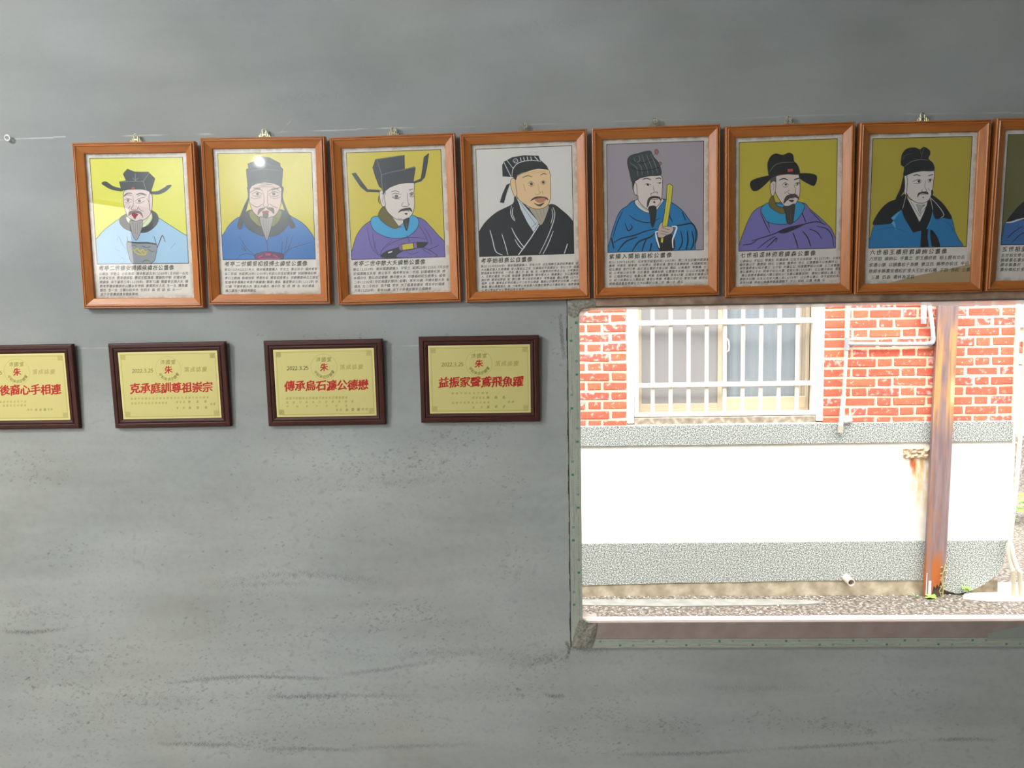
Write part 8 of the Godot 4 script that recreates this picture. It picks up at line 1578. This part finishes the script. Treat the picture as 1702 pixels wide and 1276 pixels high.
func post() -> void:
	var o := thing("steel_post", Vector3(2.557, GROUND, -2.575), "rusty brown steel post standing in front of the brick house", "post")
	o.rotation_degrees = Vector3(0, 0, -0.85)
	var st := begin()
	# a folded channel: web to the front, two flanges behind, ragged at its foot
	var foot := [[-0.063, 0.02], [-0.045, 0.0], [-0.03, 0.03], [-0.02, 0.015], [-0.008, 0.075], [0.004, 0.06], [0.012, 0.085], [0.024, 0.07], [0.034, 0.1], [0.046, 0.085], [0.063, 0.12]]
	var pl := PackedVector2Array()
	for f in foot: pl.append(Vector2(f[0], f[1]))
	pl.append(Vector2(0.063, 2.9))
	pl.append(Vector2(-0.063, 2.9))
	prism(st, pl, 0.017, 0.022)
	box(st, Vector3(-0.06, 1.45, 0.006), Vector3(0.004, 2.9, 0.026))
	box(st, Vector3(0.06, 1.5, 0.006), Vector3(0.004, 2.8, 0.026))
	var m := mat("ffffff", 0.75)
	m.albedo_texture = rust_texture()
	m.uv1_scale = Vector3(1.0 / 0.16, 1.0 / 2.2, 1)
	m.uv1_offset = Vector3(0.5, 1.0, 0)
	obj("channel", done(st), m, o)
	st = begin()
	box(st, Vector3(-0.036, 0.06, 0.0235), Vector3(0.022, 0.1, 0.002), 0.0, 0.004)
	box(st, Vector3(-0.056, 0.08, 0.0235), Vector3(0.006, 0.16, 0.002), 0.0, 0.002)
	obj("flaking_paint", done(st), mat("d8d4dc", 0.7), o)
	st = begin()
	box(st, Vector3(0.0, 0.04, 0.0), Vector3(0.11, 0.1, 0.022), 0.01, 0.006)
	obj("mortar_plug", done(st), mat("57493f", 0.95), o)

func rust_texture() -> ImageTexture:
	var n := FastNoiseLite.new()
	n.seed = 77
	n.frequency = 0.02
	n.fractal_octaves = 4
	var img := Image.create(128, 1024, false, Image.FORMAT_RGB8)
	for y in 1024:
		for x in 128:
			var hgt := (1.0 - y / 1024.0) * 2.2      # metres above the ground
			var xx := (x / 128.0 - 0.5) * 0.16
			var a := n.get_noise_2d(x * 1.6, y * 0.22)
			var b := n.get_noise_2d(x * 0.8 + 500, y * 0.6)
			var c := Color("7c686a").lerp(Color("917d7c"), clampf(0.5 + a * 1.2, 0, 1)).lerp(Color("95705f"), clampf(b * 2.0 - 0.2, 0, 1) * 0.6)
			var k := smoothstep(1.0, 1.3, hgt) * smoothstep(1.9, 1.6, hgt)
			var side := smoothstep(0.012, 0.03, absf(xx + 0.004))
			c = c.lerp(Color("cf9a5c"), clampf(k * side * (0.75 + a * 1.2), 0, 1))
			c = c.lerp(Color("b98a68"), clampf(k * (0.35 + b), 0, 1) * 0.6)
			var hot := smoothstep(1.24, 1.3, hgt) * smoothstep(1.5, 1.36, hgt) * smoothstep(0.03, 0.045, xx)
			c = c.lerp(Color("e6cf9a"), clampf(hot * (0.7 + b), 0, 1))
			var low := smoothstep(0.36, 0.2, hgt) * smoothstep(0.045, 0.02, absf(xx - 0.004))
			c = c.lerp(Color("b0602a"), clampf(low * (0.9 + a), 0, 1))
			var str := smoothstep(0.02, 0.0, absf(xx + 0.052)) * smoothstep(1.2, 0.3, hgt)
			c = c.lerp(Color("a06a48"), clampf(str * 0.7, 0, 1))
			img.set_pixel(x, y, c)
	return ImageTexture.create_from_image(img)

func pipes() -> void:
	var pvc := mat("efe6cc", 0.5)
	var wht := mat("ececea", 0.45)
	var gry := mat("a6a9b2", 0.5)
	var z := FACE + 0.03
	var o := thing("water_pipe", Vector3(1.93, 0.79, z), "thin cream and white plastic pipe with a side branch fixed to the brick wall", "pipe")
	var d := Vector3(-1.93, -0.79, 0)
	var st := begin()
	tube(st, [Vector3(1.985, 2.3, 0), Vector3(1.973, 1.61, 0), Vector3(1.9655, 1.38, 0)], 0.011)
	obj("riser", done(st), pvc, o, d)
	st = begin()
	tube(st, [Vector3(1.9655, 1.38, 0), Vector3(1.9575, 1.161, 0), Vector3(1.952, 1.03, 0)], 0.011)
	obj("riser", done(st), pvc, o, d)
	st = begin()
	tube(st, [Vector3(1.9525, 1.037, 0), Vector3(1.937, 0.83, 0)], 0.0145)
	obj("lower_pipe", done(st), wht, o, d)
	st = begin()
	tube(st, [Vector3(1.938, 0.845, 0), Vector3(1.934, 0.797, 0.002)], 0.017)
	obj("end_cap", done(st), mat("b5ada0", 0.7), o, d)
	st = begin()
	tube(st, [Vector3(1.9675, 1.408, 0), Vector3(1.965, 1.327, 0)], 0.0165)
	tube(st, [Vector3(1.966, 1.366, 0), Vector3(2.006, 1.366, 0)], 0.0165)
	obj("tee_joint", done(st), gry, o, d)
	st = begin()
	tube(st, [Vector3(2.0, 1.366, 0), Vector3(2.25, 1.361, 0), Vector3(2.49, 1.359, 0)], 0.0125)
	obj("branch", done(st), mat("c9cad2", 0.5), o, d)
	st = begin()
	tube(st, [Vector3(2.465, 1.359, 0), Vector3(2.488, 1.360, 0), Vector3(2.499, 1.367, 0), Vector3(2.5045, 1.38, 0), Vector3(2.504, 1.402, 0)], 0.0155)
	obj("elbow", done(st), gry, o, d)
	st = begin()
	tube(st, [Vector3(2.504, 1.395, 0), Vector3(2.499, 1.45, 0), Vector3(2.471, 1.61, 0), Vector3(2.462, 1.64, 0)], 0.0125)
	obj("branch", done(st), wht, o, d)
	var s := thing("pipe_stub", Vector3(2.4405, 1.4856, z), "short white pipe end with grey cap hanging under the window head, beside the bent branch", "pipe")
	st = begin()
	tube(st, [Vector3(0, 0.03, 0), Vector3(-0.002, 0.12, 0), Vector3(-0.004, 0.2, 0)], 0.0165)
	obj("pipe", done(st), wht, s)
	st = begin()
	tube(st, [Vector3(0, 0, 0), Vector3(0, 0.036, 0)], 0.0165)
	obj("end_cap", done(st), gry, s)
	var dr := thing("drain_outlet", Vector3(2.0, -0.168, FACE), "short pale drain pipe end poking out of the plinth near the ground", "drain pipe")
	st = begin()
	var rr := []
	for k in 16: rr.append(k * TAU / 16)
	for k in 16:
		var a := Vector3(cos(rr[k]), sin(rr[k]), 0)
		var b := Vector3(cos(rr[(k + 1) % 16]), sin(rr[(k + 1) % 16]), 0)
		var f := Vector3(0.01, -0.012, 0.075)
		quad(st, a * 0.025, b * 0.025, b * 0.025 + f, a * 0.025 + f, a + b)
		quad(st, a * 0.019, b * 0.019, b * 0.019 + f, a * 0.019 + f, -a - b)
		quad(st, a * 0.025 + f, b * 0.025 + f, b * 0.019 + f, a * 0.019 + f, Vector3.BACK)
	obj("pipe", done(st), mat("c9bfae", 0.7), dr)
	# conduits at the corner of the house
	var c := thing("corner_conduit", Vector3(3.05, -0.11, -2.56), "pale plastic conduit running down the corner of the brick house and splitting at its foot", "conduit")
	d = Vector3(-3.05, 0.11, 0)
	st = begin()
	tube(st, [Vector3(3.075, 2.4, 0), Vector3(3.068, 0.9, 0), Vector3(3.055, 0.5, 0), Vector3(3.03, 0.1, 0), Vector3(3.022, 0.02, 0), Vector3(3.03, -0.04, 0), Vector3(3.05, -0.12, 0.01)], 0.0125)
	obj("conduit", done(st), mat("d9d4c8", 0.6), c, d)
	st = begin()
	tube(st, [Vector3(3.03, 0.06, 0.01), Vector3(3.042, -0.01, 0.015), Vector3(3.065, -0.08, 0.015), Vector3(3.085, -0.12, 0.02)], 0.0125)
	obj("conduit", done(st), mat("e4e0d8", 0.6), c, d)
	st = begin()
	tube(st, [Vector3(3.05, -0.11, 0.01), Vector3(3.06, -0.3, 0.01)], 0.013)
	tube(st, [Vector3(3.083, -0.117, 0.02), Vector3(3.1, -0.3, 0.02)], 0.013)
	obj("conduit_foot", done(st), mat("b8ae9c", 0.7), c, d)

func leaf(st: SurfaceTool, a: Vector3, dir: Vector3, long: float, wide: float, droop: float) -> void:
	var side := dir.cross(Vector3.UP)
	if side.length() < 0.05: side = Vector3.RIGHT
	side = side.normalized()
	var prev := []
	for i in 6:
		var t := i / 5.0
		var p := a + dir * long * t + Vector3.DOWN * droop * t * t
		var w := wide * sin(PI * (0.12 + 0.86 * t)) * 0.5
		var cur := [p - side * w, p + Vector3.UP * w * 0.25, p + side * w]
		if i:
			quad(st, prev[0], prev[1], cur[1], cur[0], Vector3.UP + Vector3.BACK)
			quad(st, prev[1], prev[2], cur[2], cur[1], Vector3.UP + Vector3.BACK)
		prev = cur

func tuft(called: String, at: Vector3, n: int, long: float, wide: float, hex: String, label: String, up := 0.6) -> void:
	var o := thing(called, at, label, "weed")
	var m := mat(hex, 0.6)
	m.backlight_enabled = true
	m.backlight = Color(0.35, 0.4, 0.15)
	for i in n:
		var st := begin()
		var an := TAU * i / n + rng.randf() * 0.7
		var dir := Vector3(cos(an), up + rng.randf() * 0.6, sin(an) * 0.7).normalized()
		leaf(st, Vector3(cos(an), 0, sin(an)) * 0.004, dir, long * rng.randf_range(0.7, 1.2), wide, long * 0.45)
		obj("leaf", done(st), m, o)

func weeds() -> void:
	tuft("green_weed", Vector3(2.525, GROUND, -2.535), 11, 0.055, 0.022, "8fbf50", "bright green weed tuft growing at the foot of the rusty post")
	tuft("green_weed", Vector3(2.775, -0.255, -2.572), 10, 0.05, 0.022, "86c24a", "bright green weed tuft growing under the plinth, right of the rusty post", 1.0)
	tuft("grass_tuft", Vector3(2.44, GROUND, -2.56), 6, 0.055, 0.006, "9cc08a", "thin pale grass blades beside the plinth, left of the rusty post", 0.5)
	var o := thing("dry_stalk", Vector3(2.605, GROUND, -2.55), "dry yellowish weed stalk leaning against the right side of the rusty post", "weed")
	var m := mat("bdb27a", 0.8)
	var st := begin()
	tube(st, [Vector3(0, 0, 0), Vector3(0.006, 0.07, 0), Vector3(-0.004, 0.15, 0), Vector3(0.014, 0.22, 0)], 0.0035, 6)
	obj("stem", done(st), m, o)
	for i in 9:
		st = begin()
		var t := 0.03 + 0.021 * i
		leaf(st, Vector3(0.002, t, 0.002), Vector3(1 if i % 2 else -1, 0.9, 0.4).normalized(), 0.038, 0.009, 0.02)
		obj("leaf", done(st), m, o)
	st = begin()
	tube(st, [Vector3(-0.01, 0.0, 0.01), Vector3(-0.03, 0.05, 0.02), Vector3(-0.012, 0.09, 0.02), Vector3(-0.02, 0.14, 0.015)], 0.003, 6)
	obj("stem", done(st), mat("a89a74", 0.8), o)
	var r := thing("leafy_shrub", Vector3(4.3, GROUND - 0.02, -4.3), "low leafy green plant beyond the corner of the brick house, at the right edge", "shrub")
	var g := mat("6fa63c", 0.6)
	g.backlight_enabled = true
	g.backlight = Color(0.3, 0.4, 0.12)
	for i in 46:
		st = begin()
		var an := rng.randf() * TAU
		var a := Vector3(cos(an) * rng.randf_range(0, 0.28), rng.randf_range(0.02, 0.26), sin(an) * rng.randf_range(0, 0.2))
		leaf(st, a, Vector3(cos(an), 0.5, sin(an)).normalized(), 0.11, 0.055, 0.04)
		obj("leaf", done(st), g, r)

# what shows past the corner of the brick house
func far_house() -> void:
	var o := thing("far_house", Vector3(6.0, GROUND, -5.6), "pale house beyond the brick house, a sliver at the right edge", "building")
	var d := Vector3(-6.0, -GROUND, 5.6)
	var zf := -5.6
	obj("stucco_wall", bx(4.5, 9.0, 0.26, 0.98, zf - 0.2, zf, 0.01), mat("efece6", 0.9), o, d)
	obj("stone_base", bx(4.5, 9.0, -0.6, 0.26, zf - 0.2, zf + 0.02, 0.01), tri_mat(noise_tex(512, 0.05, [[0.0, "4f4c48"], [0.5, "7d7973"], [1.0, "b5b0a8"]], 91, 5), 1.2, 0.95), o, d)
	obj("grey_band", bx(4.5, 9.0, 0.98, 1.1, zf - 0.2, zf + 0.02, 0.01), mat("9a9c98", 0.9), o, d)
	obj("upper_wall", bx(4.5, 9.0, 1.1, 3.4, zf - 0.2, zf - 0.02), mat("d9cdb6", 0.9), o, d)
	var red := brick_mat(92, "b04a38", "cc5f48", "dd937f", 0.66)
	for r in 2:
		for i in 6:
			var x := 4.6 + i * 0.222 + r * 0.1
			obj("brick", bx(x, x + 0.21, 1.105 + r * 0.062, 1.157 + r * 0.062, zf - 0.03, zf, 0.003), red, o, d)
	obj("window", bx(4.6, 6.2, 1.42, 2.6, zf - 0.03, zf, 0.004), mat("8b98a2", 0.25), o, d)
	obj("window_ledge", bx(4.55, 6.25, 1.36, 1.42, zf - 0.03, zf + 0.03, 0.004), mat("b7cbd8", 0.6), o, d)

# ---------------------------------------------------------------- portraits
const FRAME_W := 0.38
const FRAME_H := 0.5032
const BORDER := 0.0315
# centre x, centre y, turn in degrees, label
const HUNG := [
	[-1.2230, 1.8869, -0.64, "framed print of a bearded man in light blue robe and black winged hat, yellow ground"],
	[-0.8249, 1.8917, -0.69, "framed print of a long-bearded man facing front in blue robe and tall black cap"],
	[-0.4252, 1.8872, 0.58, "framed print of a man in purple robe and black hat with upswept wings"],
	[-0.0302, 1.8887, 0.70, "framed print of a man in black robe with white edging on a pale grey ground"],
	[0.3626, 1.8928, 0.44, "framed print of a man in blue robe holding a yellow tablet, mauve-grey ground"],
	[0.7580, 1.8891, 0.73, "framed print of a man in purple robe and black cap with rounded side flaps"],
	[1.1478, 1.8879, -0.12, "framed print of a man in blue robe with a black shoulder cape, ochre-yellow ground"],
	[1.5392, 1.8885, -0.64, "framed print on a dark olive ground, cut off by the right edge of the view"],
]
func rail_meshes(profile: Array, w: float, h: float) -> Array:
	var out := []
	for side in 4:
		var st := begin()
		var long := w if side < 2 else h
		var run := 0.0
		for i in profile.size() - 1:
			var p: Vector2 = profile[i]
			var q: Vector2 = profile[i + 1]
			var dd := q - p
			var n2 := Vector2(-dd.y, dd.x)
			var inward: Vector3 = [Vector3.UP, Vector3.DOWN, Vector3.RIGHT, Vector3.LEFT][side]
			var out_dir: Vector3 = inward * n2.x + Vector3.BACK * n2.y
			var len := dd.length()
			var c := []
			var uv := []
			for e in [[p, 0.0], [p, 1.0], [q, 1.0], [q, 0.0]]:
				var s: float = e[0].x
				var z: float = e[0].y
				var t: float = e[1]
				var v := Vector3.ZERO
				if side == 0: v = Vector3(-w / 2 + s + t * (w - 2 * s), s, z)
				elif side == 1: v = Vector3(-w / 2 + s + t * (w - 2 * s), h - s, z)
				elif side == 2: v = Vector3(-w / 2 + s, s + t * (h - 2 * s), z)
				else: v = Vector3(w / 2 - s, s + t * (h - 2 * s), z)
				c.append(v)
				uv.append(Vector2((s + t * (long - 2 * s)) * 2.0 + side * 0.37, (run + (len if e[0] == q else 0.0)) * 2.5 + side * 0.21))
			quad(st, c[0], c[1], c[2], c[3], out_dir, uv)
			run += len
		out.append(done(st))
	return out

func panel(w: float, h: float, t: float) -> ArrayMesh:
	var st := begin()
	quad(st, Vector3(-w / 2, 0, t), Vector3(w / 2, 0, t), Vector3(w / 2, h, t), Vector3(-w / 2, h, t), Vector3.BACK, [Vector2(0, 1), Vector2(1, 1), Vector2(1, 0), Vector2(0, 0)])
	quad(st, Vector3(-w / 2, 0, 0), Vector3(w / 2, 0, 0), Vector3(w / 2, h, 0), Vector3(-w / 2, h, 0), Vector3.FORWARD)
	for s in [-1, 1]:
		quad(st, Vector3(s * w / 2, 0, 0), Vector3(s * w / 2, h, 0), Vector3(s * w / 2, h, t), Vector3(s * w / 2, 0, t), Vector3(s, 0, 0))
		var y := h if s > 0 else 0.0
		quad(st, Vector3(-w / 2, y, 0), Vector3(w / 2, y, 0), Vector3(w / 2, y, t), Vector3(-w / 2, y, t), Vector3(0, s, 0))
	return done(st)

func hang(o: Node3D, x: float, y: float, turn: float, lean: float, h: float, depth: float) -> void:
	var b := Basis(Vector3.RIGHT, deg_to_rad(lean)) * Basis(Vector3.BACK, deg_to_rad(turn))
	var c := Vector3(x, y, depth + h / 2 * sin(deg_to_rad(lean)))
	o.transform = Transform3D(b, c - b * Vector3(0, h / 2, depth))

func portraits() -> void:
	var prof := [Vector2(0, 0), Vector2(0, 0.0195), Vector2(0.0012, 0.0222), Vector2(0.003, 0.0233), Vector2(0.0045, 0.023), Vector2(0.0055, 0.0205), Vector2(0.0066, 0.0205), Vector2(0.0074, 0.0245), Vector2(0.0088, 0.026), Vector2(0.0108, 0.0255), Vector2(0.0125, 0.0235), Vector2(0.030, 0.0150), Vector2(0.0315, 0.0138), Vector2(0.0315, 0.0), Vector2(0, 0)]
	var rails := rail_meshes(prof, FRAME_W, FRAME_H)
	var sheet := panel(FRAME_W - 2 * BORDER + 0.002, FRAME_H - 2 * BORDER + 0.002, 0.001)
	var pane := panel(FRAME_W - 2 * BORDER + 0.002, FRAME_H - 2 * BORDER + 0.002, 0.0015)
	var back := panel(FRAME_W - 0.02, FRAME_H - 0.02, 0.002)
	var clip := hanger_mesh()
	for i in HUNG.size():
		var h: Array = HUNG[i]
		var o := thing("framed_portrait", Vector3.ZERO, h[3], "framed portrait", "framed portraits in a row on the grey wall")
		hang(o, h[0], h[1], h[2], 1.6068, FRAME_H, 0.026)
		for k in 4: obj("frame_rail", rails[k], M.wood, o)
		var pm := mat("ffffff", 0.55)
		pm.metallic_specular = 0.25
		pm.albedo_texture = sheet_texture(i)
		obj("print", sheet, pm, o, Vector3(0, BORDER - 0.001, 0.0055))
		obj("glass_pane", pane, M.glass, o, Vector3(0, BORDER - 0.001, 0.0085))
		obj("backing_board", back, M.board, o, Vector3(0, 0.01, 0.001))
		obj("hanger", clip, M.gold, o, Vector3(0, FRAME_H, 0.002))

# a stepped brass plate with a slot in the middle
func hanger_mesh() -> ArrayMesh:
	var st := begin()
	var bars := [[-0.0205, 0.004], [-0.0155, 0.009], [-0.0105, 0.014], [-0.0058, 0.021], [0.0058, 0.021], [0.0105, 0.014], [0.0155, 0.009], [0.0205, 0.004]]
	for b in bars:
		box(st, Vector3(b[0], b[1] / 2, 0), Vector3(0.0022, b[1], 0.0016), 0.0004)
	box(st, Vector3(0, 0.0012, 0), Vector3(0.043, 0.0024, 0.0014))
	box(st, Vector3(0, 0.010, 0), Vector3(0.0116, 0.0022, 0.0014))
	var pts := []
	for k in 12: pts.append(Vector3(cos(PI * k / 11) * 0.0058, 0.021 + sin(PI * k / 11) * 0.0055, 0))
	tube(st, pts, 0.0013, 6)
	return done(st)

# ---------------------------------------------------------------- plaques
const PLAQUE_W := 0.3719
const PLAQUE_H := 0.2687
const PLATE := Vector2(315.5, 212.5)
const PLAQUES := [
	[-1.6467, 1.3937, 0.02, "宗親後裔心手相連", "dark wooden plaque with gold plate cut off by the left edge of the view"],
	[-1.1597, 1.3933, 0.21, "克承庭訓尊祖崇宗", "dark wooden plaque with gold plate hanging below the light blue robe portrait"],
	[-0.6665, 1.3934, 0.10, "傳承烏石濂公德懋", "dark wooden plaque with gold plate hanging second from the window"],
	[-0.1819, 1.3971, -0.13, "益振家聲鳶飛魚躍", "dark wooden plaque with gold plate hanging nearest the window"],
]
func plaques() -> void:
	var prof := [Vector2(0, 0), Vector2(0, 0.0125), Vector2(0.0015, 0.0145), Vector2(0.0035, 0.0152), Vector2(0.0125, 0.016), Vector2(0.0145, 0.0152), Vector2(0.0152, 0.0128), Vector2(0.0168, 0.0128), Vector2(0.0176, 0.0150), Vector2(0.0200, 0.0155), Vector2(0.0262, 0.0136), Vector2(0.0272, 0.0105), Vector2(0.0285, 0.0105), Vector2(0.0285, 0.0), Vector2(0, 0)]
	var rails := rail_meshes(prof, PLAQUE_W, PLAQUE_H)
	var plate := panel(PLATE.x / 1000, PLATE.y / 1000, 0.0016)
	var back := panel(PLAQUE_W - 0.03, PLAQUE_H - 0.03, 0.0095)
	for i in PLAQUES.size():
		var h: Array = PLAQUES[i]
		var o := thing("wooden_plaque", Vector3.ZERO, h[4], "plaque", "wooden plaques with gold plates in a row on the grey wall")
		hang(o, h[0], h[1], h[2], 1.8523, PLAQUE_H, 0.016)
		for k in 4: obj("frame_rail", rails[k], M.walnut, o)
		obj("backing_board", back, M.walnut, o, Vector3(0, 0.015, 0.0005))
		var pm := mat("ffffff", 0.36, 0.25)
		pm.albedo_texture = plate_texture(h[3], i)
		obj("gold_plate", plate, pm, o, Vector3(0, (PLAQUE_H - PLATE.y / 1000) / 2, 0.0102))

func plate_texture(words: String, i: int) -> ImageTexture:
	var s := 5.0
	var img := Image.create(int(PLATE.x * s), int(PLATE.y * s) / 2 * 2, false, Image.FORMAT_RGB8)
	img.fill(Color("cfc480"))
	var faint := Color("a29550")
	var ink := Color("7d7238")
	var red := Color("b01c14")
	var rim := Color("e2d894")
	var wpx := img.get_width()
	var hpx := img.get_height()
	for b in [Rect2i(0, 0, wpx, 16), Rect2i(0, hpx - 16, wpx, 16), Rect2i(0, 0, 16, hpx), Rect2i(wpx - 16, 0, 16, hpx)]:
		img.fill_rect(b, rim)
	var m := 8.0
	for b in [Rect2(m, m, PLATE.x - 2 * m, 1.1), Rect2(m, PLATE.y - m, PLATE.x - 2 * m, 1.1), Rect2(m, m, 1.1, PLATE.y - 2 * m), Rect2(PLATE.x - m, m, 1.1, PLATE.y - 2 * m)]:
		img.fill_rect(Rect2i(Vector2i(b.position * s), Vector2i(b.size * s)), faint)
	# knotted corners
	for c in [Vector2(m, m), Vector2(PLATE.x - m - 15, m), Vector2(m, PLATE.y - m - 15), Vector2(PLATE.x - m - 15, PLATE.y - m - 15)]:
		var dark: bool = (i == 2 and c.x < 100) or (i == 1 and c.x > 100 and c.y < 100)
		for k in 4:
			var q := PackedVector2Array([c + Vector2(k * 2, k * 2), c + Vector2(15 - k * 2, k * 2), c + Vector2(15 - k * 2, 15 - k * 2), c + Vector2(k * 2, 15 - k * 2)])
			for v in 4: q[v] *= s
			stroke(img, q, 4, ink if dark else faint, true)
		for k in 3:
			stroke(img, PackedVector2Array([(c + Vector2(2 + k * 4, 13)) * s, (c + Vector2(5 + k * 4, 2)) * s]), 4, ink if dark else faint)
	var mid := Vector2(157, 57)
	for r in [41.0, 17.5]:
		var q := PackedVector2Array()
		for k in 48: q.append((mid + Vector2.from_angle(TAU * k / 48) * r) * s)
		stroke(img, q, 3.5, faint if r > 20 else Color("b9ac66"), true)
	write(img, "朱", (mid + Vector2(-12.5, -14)) * s, 25 * s, 0, red, 0.035)
	write(img, "沛國堂", (mid + Vector2(-24, -32)) * s, 14.5 * s, 17 * s, ink, 0.01)
	var arc := "平和朱氏宗親會"
	for k in arc.length():
		var an := deg_to_rad(150 - k * 20)
		write(img, arc[k], (mid + Vector2.from_angle(an) * 30.5 - Vector2(5.5, 5.5)) * s, 11 * s, 0, ink, 0.02, an - PI / 2)
	write(img, "2022.3.25", Vector2(40, 49.5) * s, 15.5 * s, 14.4 * s, Color("4a4628") if i == 2 else ink, 0.014)
	write(img, "落成誌慶", Vector2(207, 49) * s, 16 * s, 19 * s, Color("aa9d58") if i != 1 else faint, 0.02)
	write(img, words, Vector2(28.5, 96) * s, 33 * s, 33.2 * s, red, 0.036)
	var small: Array = SMALL[i]
	for l in small:
		write(img, l[0], Vector2(l[1], l[2]) * s, l[3] * s, l[4] * s, ink if l[5] else faint, 0.012)
	return halved(img)

# small engraved lines: words, x, y, size, pitch, dark
const SMALL := [
	[["福建平和朱氏子孫", 90, 148, 7.5, 11.5, 0], ["福建朱氏宗親會", 100, 160, 7.5, 11.5, 0], ["會長", 178, 174, 7.5, 9.5, 0], ["朱長福", 203, 174, 8.5, 14, 1], ["敬贈", 244, 174, 7.5, 9.5, 0]],
	[["福建平和縣朱氏宗親會理事長朱氏福建平和宗親會", 28, 143, 7.5, 11.6, 0], ["福建平和朱氏宗親會理事", 28, 158, 7.5, 11, 0], ["理事長", 173, 156, 7.5, 11, 0], ["朱 文 安", 212, 155, 9, 16, 1], ["會長", 173, 175, 7.5, 20, 0], ["朱 安 長", 212, 174, 9, 16, 1], ["敬贈", 282, 164, 8, 9.5, 0]],
	[["福建平和縣朱氏宗親會平和朱氏宗親會理事", 31, 149, 8.5, 10.4, 0], ["福建平和朱氏宗親會理事", 31, 162, 8, 20.6, 0], ["平和朱子文化會", 31, 175, 8, 31, 0], ["會長", 187, 188, 8.5, 12, 0], ["朱 堂 事", 218, 187, 10, 11.3, 1], ["敬贈", 269, 187, 8.5, 12, 0]],
	[["福建平和朱氏宗親會", 69, 145, 7.5, 13.4, 0], ["理事會長", 133, 160, 7.5, 10.6, 0], ["朱 長 名", 178, 158, 10, 15.3, 1], ["福建平和縣朱氏宗親會", 69, 175, 7.5, 12.3, 0], ["敬贈", 244, 174, 8, 12, 0], ["會 長", 133, 190, 7.5, 16, 0], ["朱 平 子", 178, 188, 10, 15.3, 1]],
]

# ---------------------------------------------------------------- hooks in the wall
const HOOK_OF := ["light blue robe portrait", "frontal long-bearded portrait", "light blue collar portrait", "black robe portrait", "yellow tablet portrait", "purple robe portrait with rounded hat flaps", "black cape portrait", "dark olive portrait"]
func hooks() -> void:
	for i in HUNG.size():
		var h: Array = HUNG[i]
		var s := screw_eye(Vector3(h[0] + 0.001, h[1] + FRAME_H / 2 + 0.0215, 0), 0.0062, 0.0016)
		tag(s, "small screw eye in the wall above the " + HOOK_OF[i], "screw eye", "screw eyes along the chalk line")
	var s := screw_eye(Vector3(-1.624, 2.1655, 0), 0.0075, 0.0026)
	tag(s, "white screw eye alone on the chalk line, left of all the portraits", "screw eye", "screw eyes along the chalk line")

func screw_eye(at: Vector3, r: float, wire: float) -> Node3D:
	var o := thing("screw_eye", at, "", "")
	var st := begin()
	var pts := []
	for k in 20: pts.append(Vector3(cos(TAU * k / 20) * r, sin(TAU * k / 20) * r, 0.012 + 0.25 * sin(TAU * k / 20) * r))
	tube(st, pts, wire, 8, true)
	obj("eye", done(st), M.steel if wire < 0.002 else M.white, o)
	st = begin()
	tube(st, [Vector3(0, -r, -0.01), Vector3(0, -r, 0.008), Vector3(0, -r, 0.0115)], wire, 8)
	obj("shank", done(st), M.steel, o)
	return o

# ---------------------------------------------------------------- lamps of the room, out of the frame; one shows in a picture's glass
func lamps() -> void:
	for p in [[Vector3(-2.9, HIGH, 2.1), "bare ceiling bulb near the left doorway, out of the view", 0.22, 1.0], [Vector3(-2.444, HIGH, 4.600), "bare ceiling bulb behind the viewer, mirrored in the second portrait's glass", 0.777, 0.85]]:
		var o := thing("ceiling_lamp", p[0], p[1], "lamp", "bare bulbs on the ceiling")
		var st := begin()
		tube(st, [Vector3(0, 0, 0), Vector3(0, -0.03, 0)], 0.055, 20)
		tube(st, [Vector3(0, -0.03, 0), Vector3(0, 0.12 - p[2], 0)], 0.006, 10)
		tube(st, [Vector3(0, 0.12 - p[2], 0), Vector3(0, 0.05 - p[2], 0)], 0.02, 16)
		obj("holder", done(st), M.white, o)
		var bulb := SphereMesh.new()
		bulb.radius = 0.036
		bulb.height = 0.072
		var g := mat("ffffff", 0.5)
		g.emission_enabled = true
		g.emission = Color(0.985, 0.99, 0.985)
		g.emission_energy_multiplier = 12.0
		obj("lamp_bulb", bulb, g, o, Vector3(0, -p[2], 0))
		var l := OmniLight3D.new()
		l.name = "bulb_light"
		l.light_energy = BULB_ENERGY * p[3]
		l.light_color = Color(0.985, 0.99, 0.985)
		l.light_size = 0.02
		l.omni_range = 12
		l.omni_attenuation = 2.0
		l.shadow_enabled = true
		l.position = Vector3(0, -p[2], 0)
		o.add_child(l)
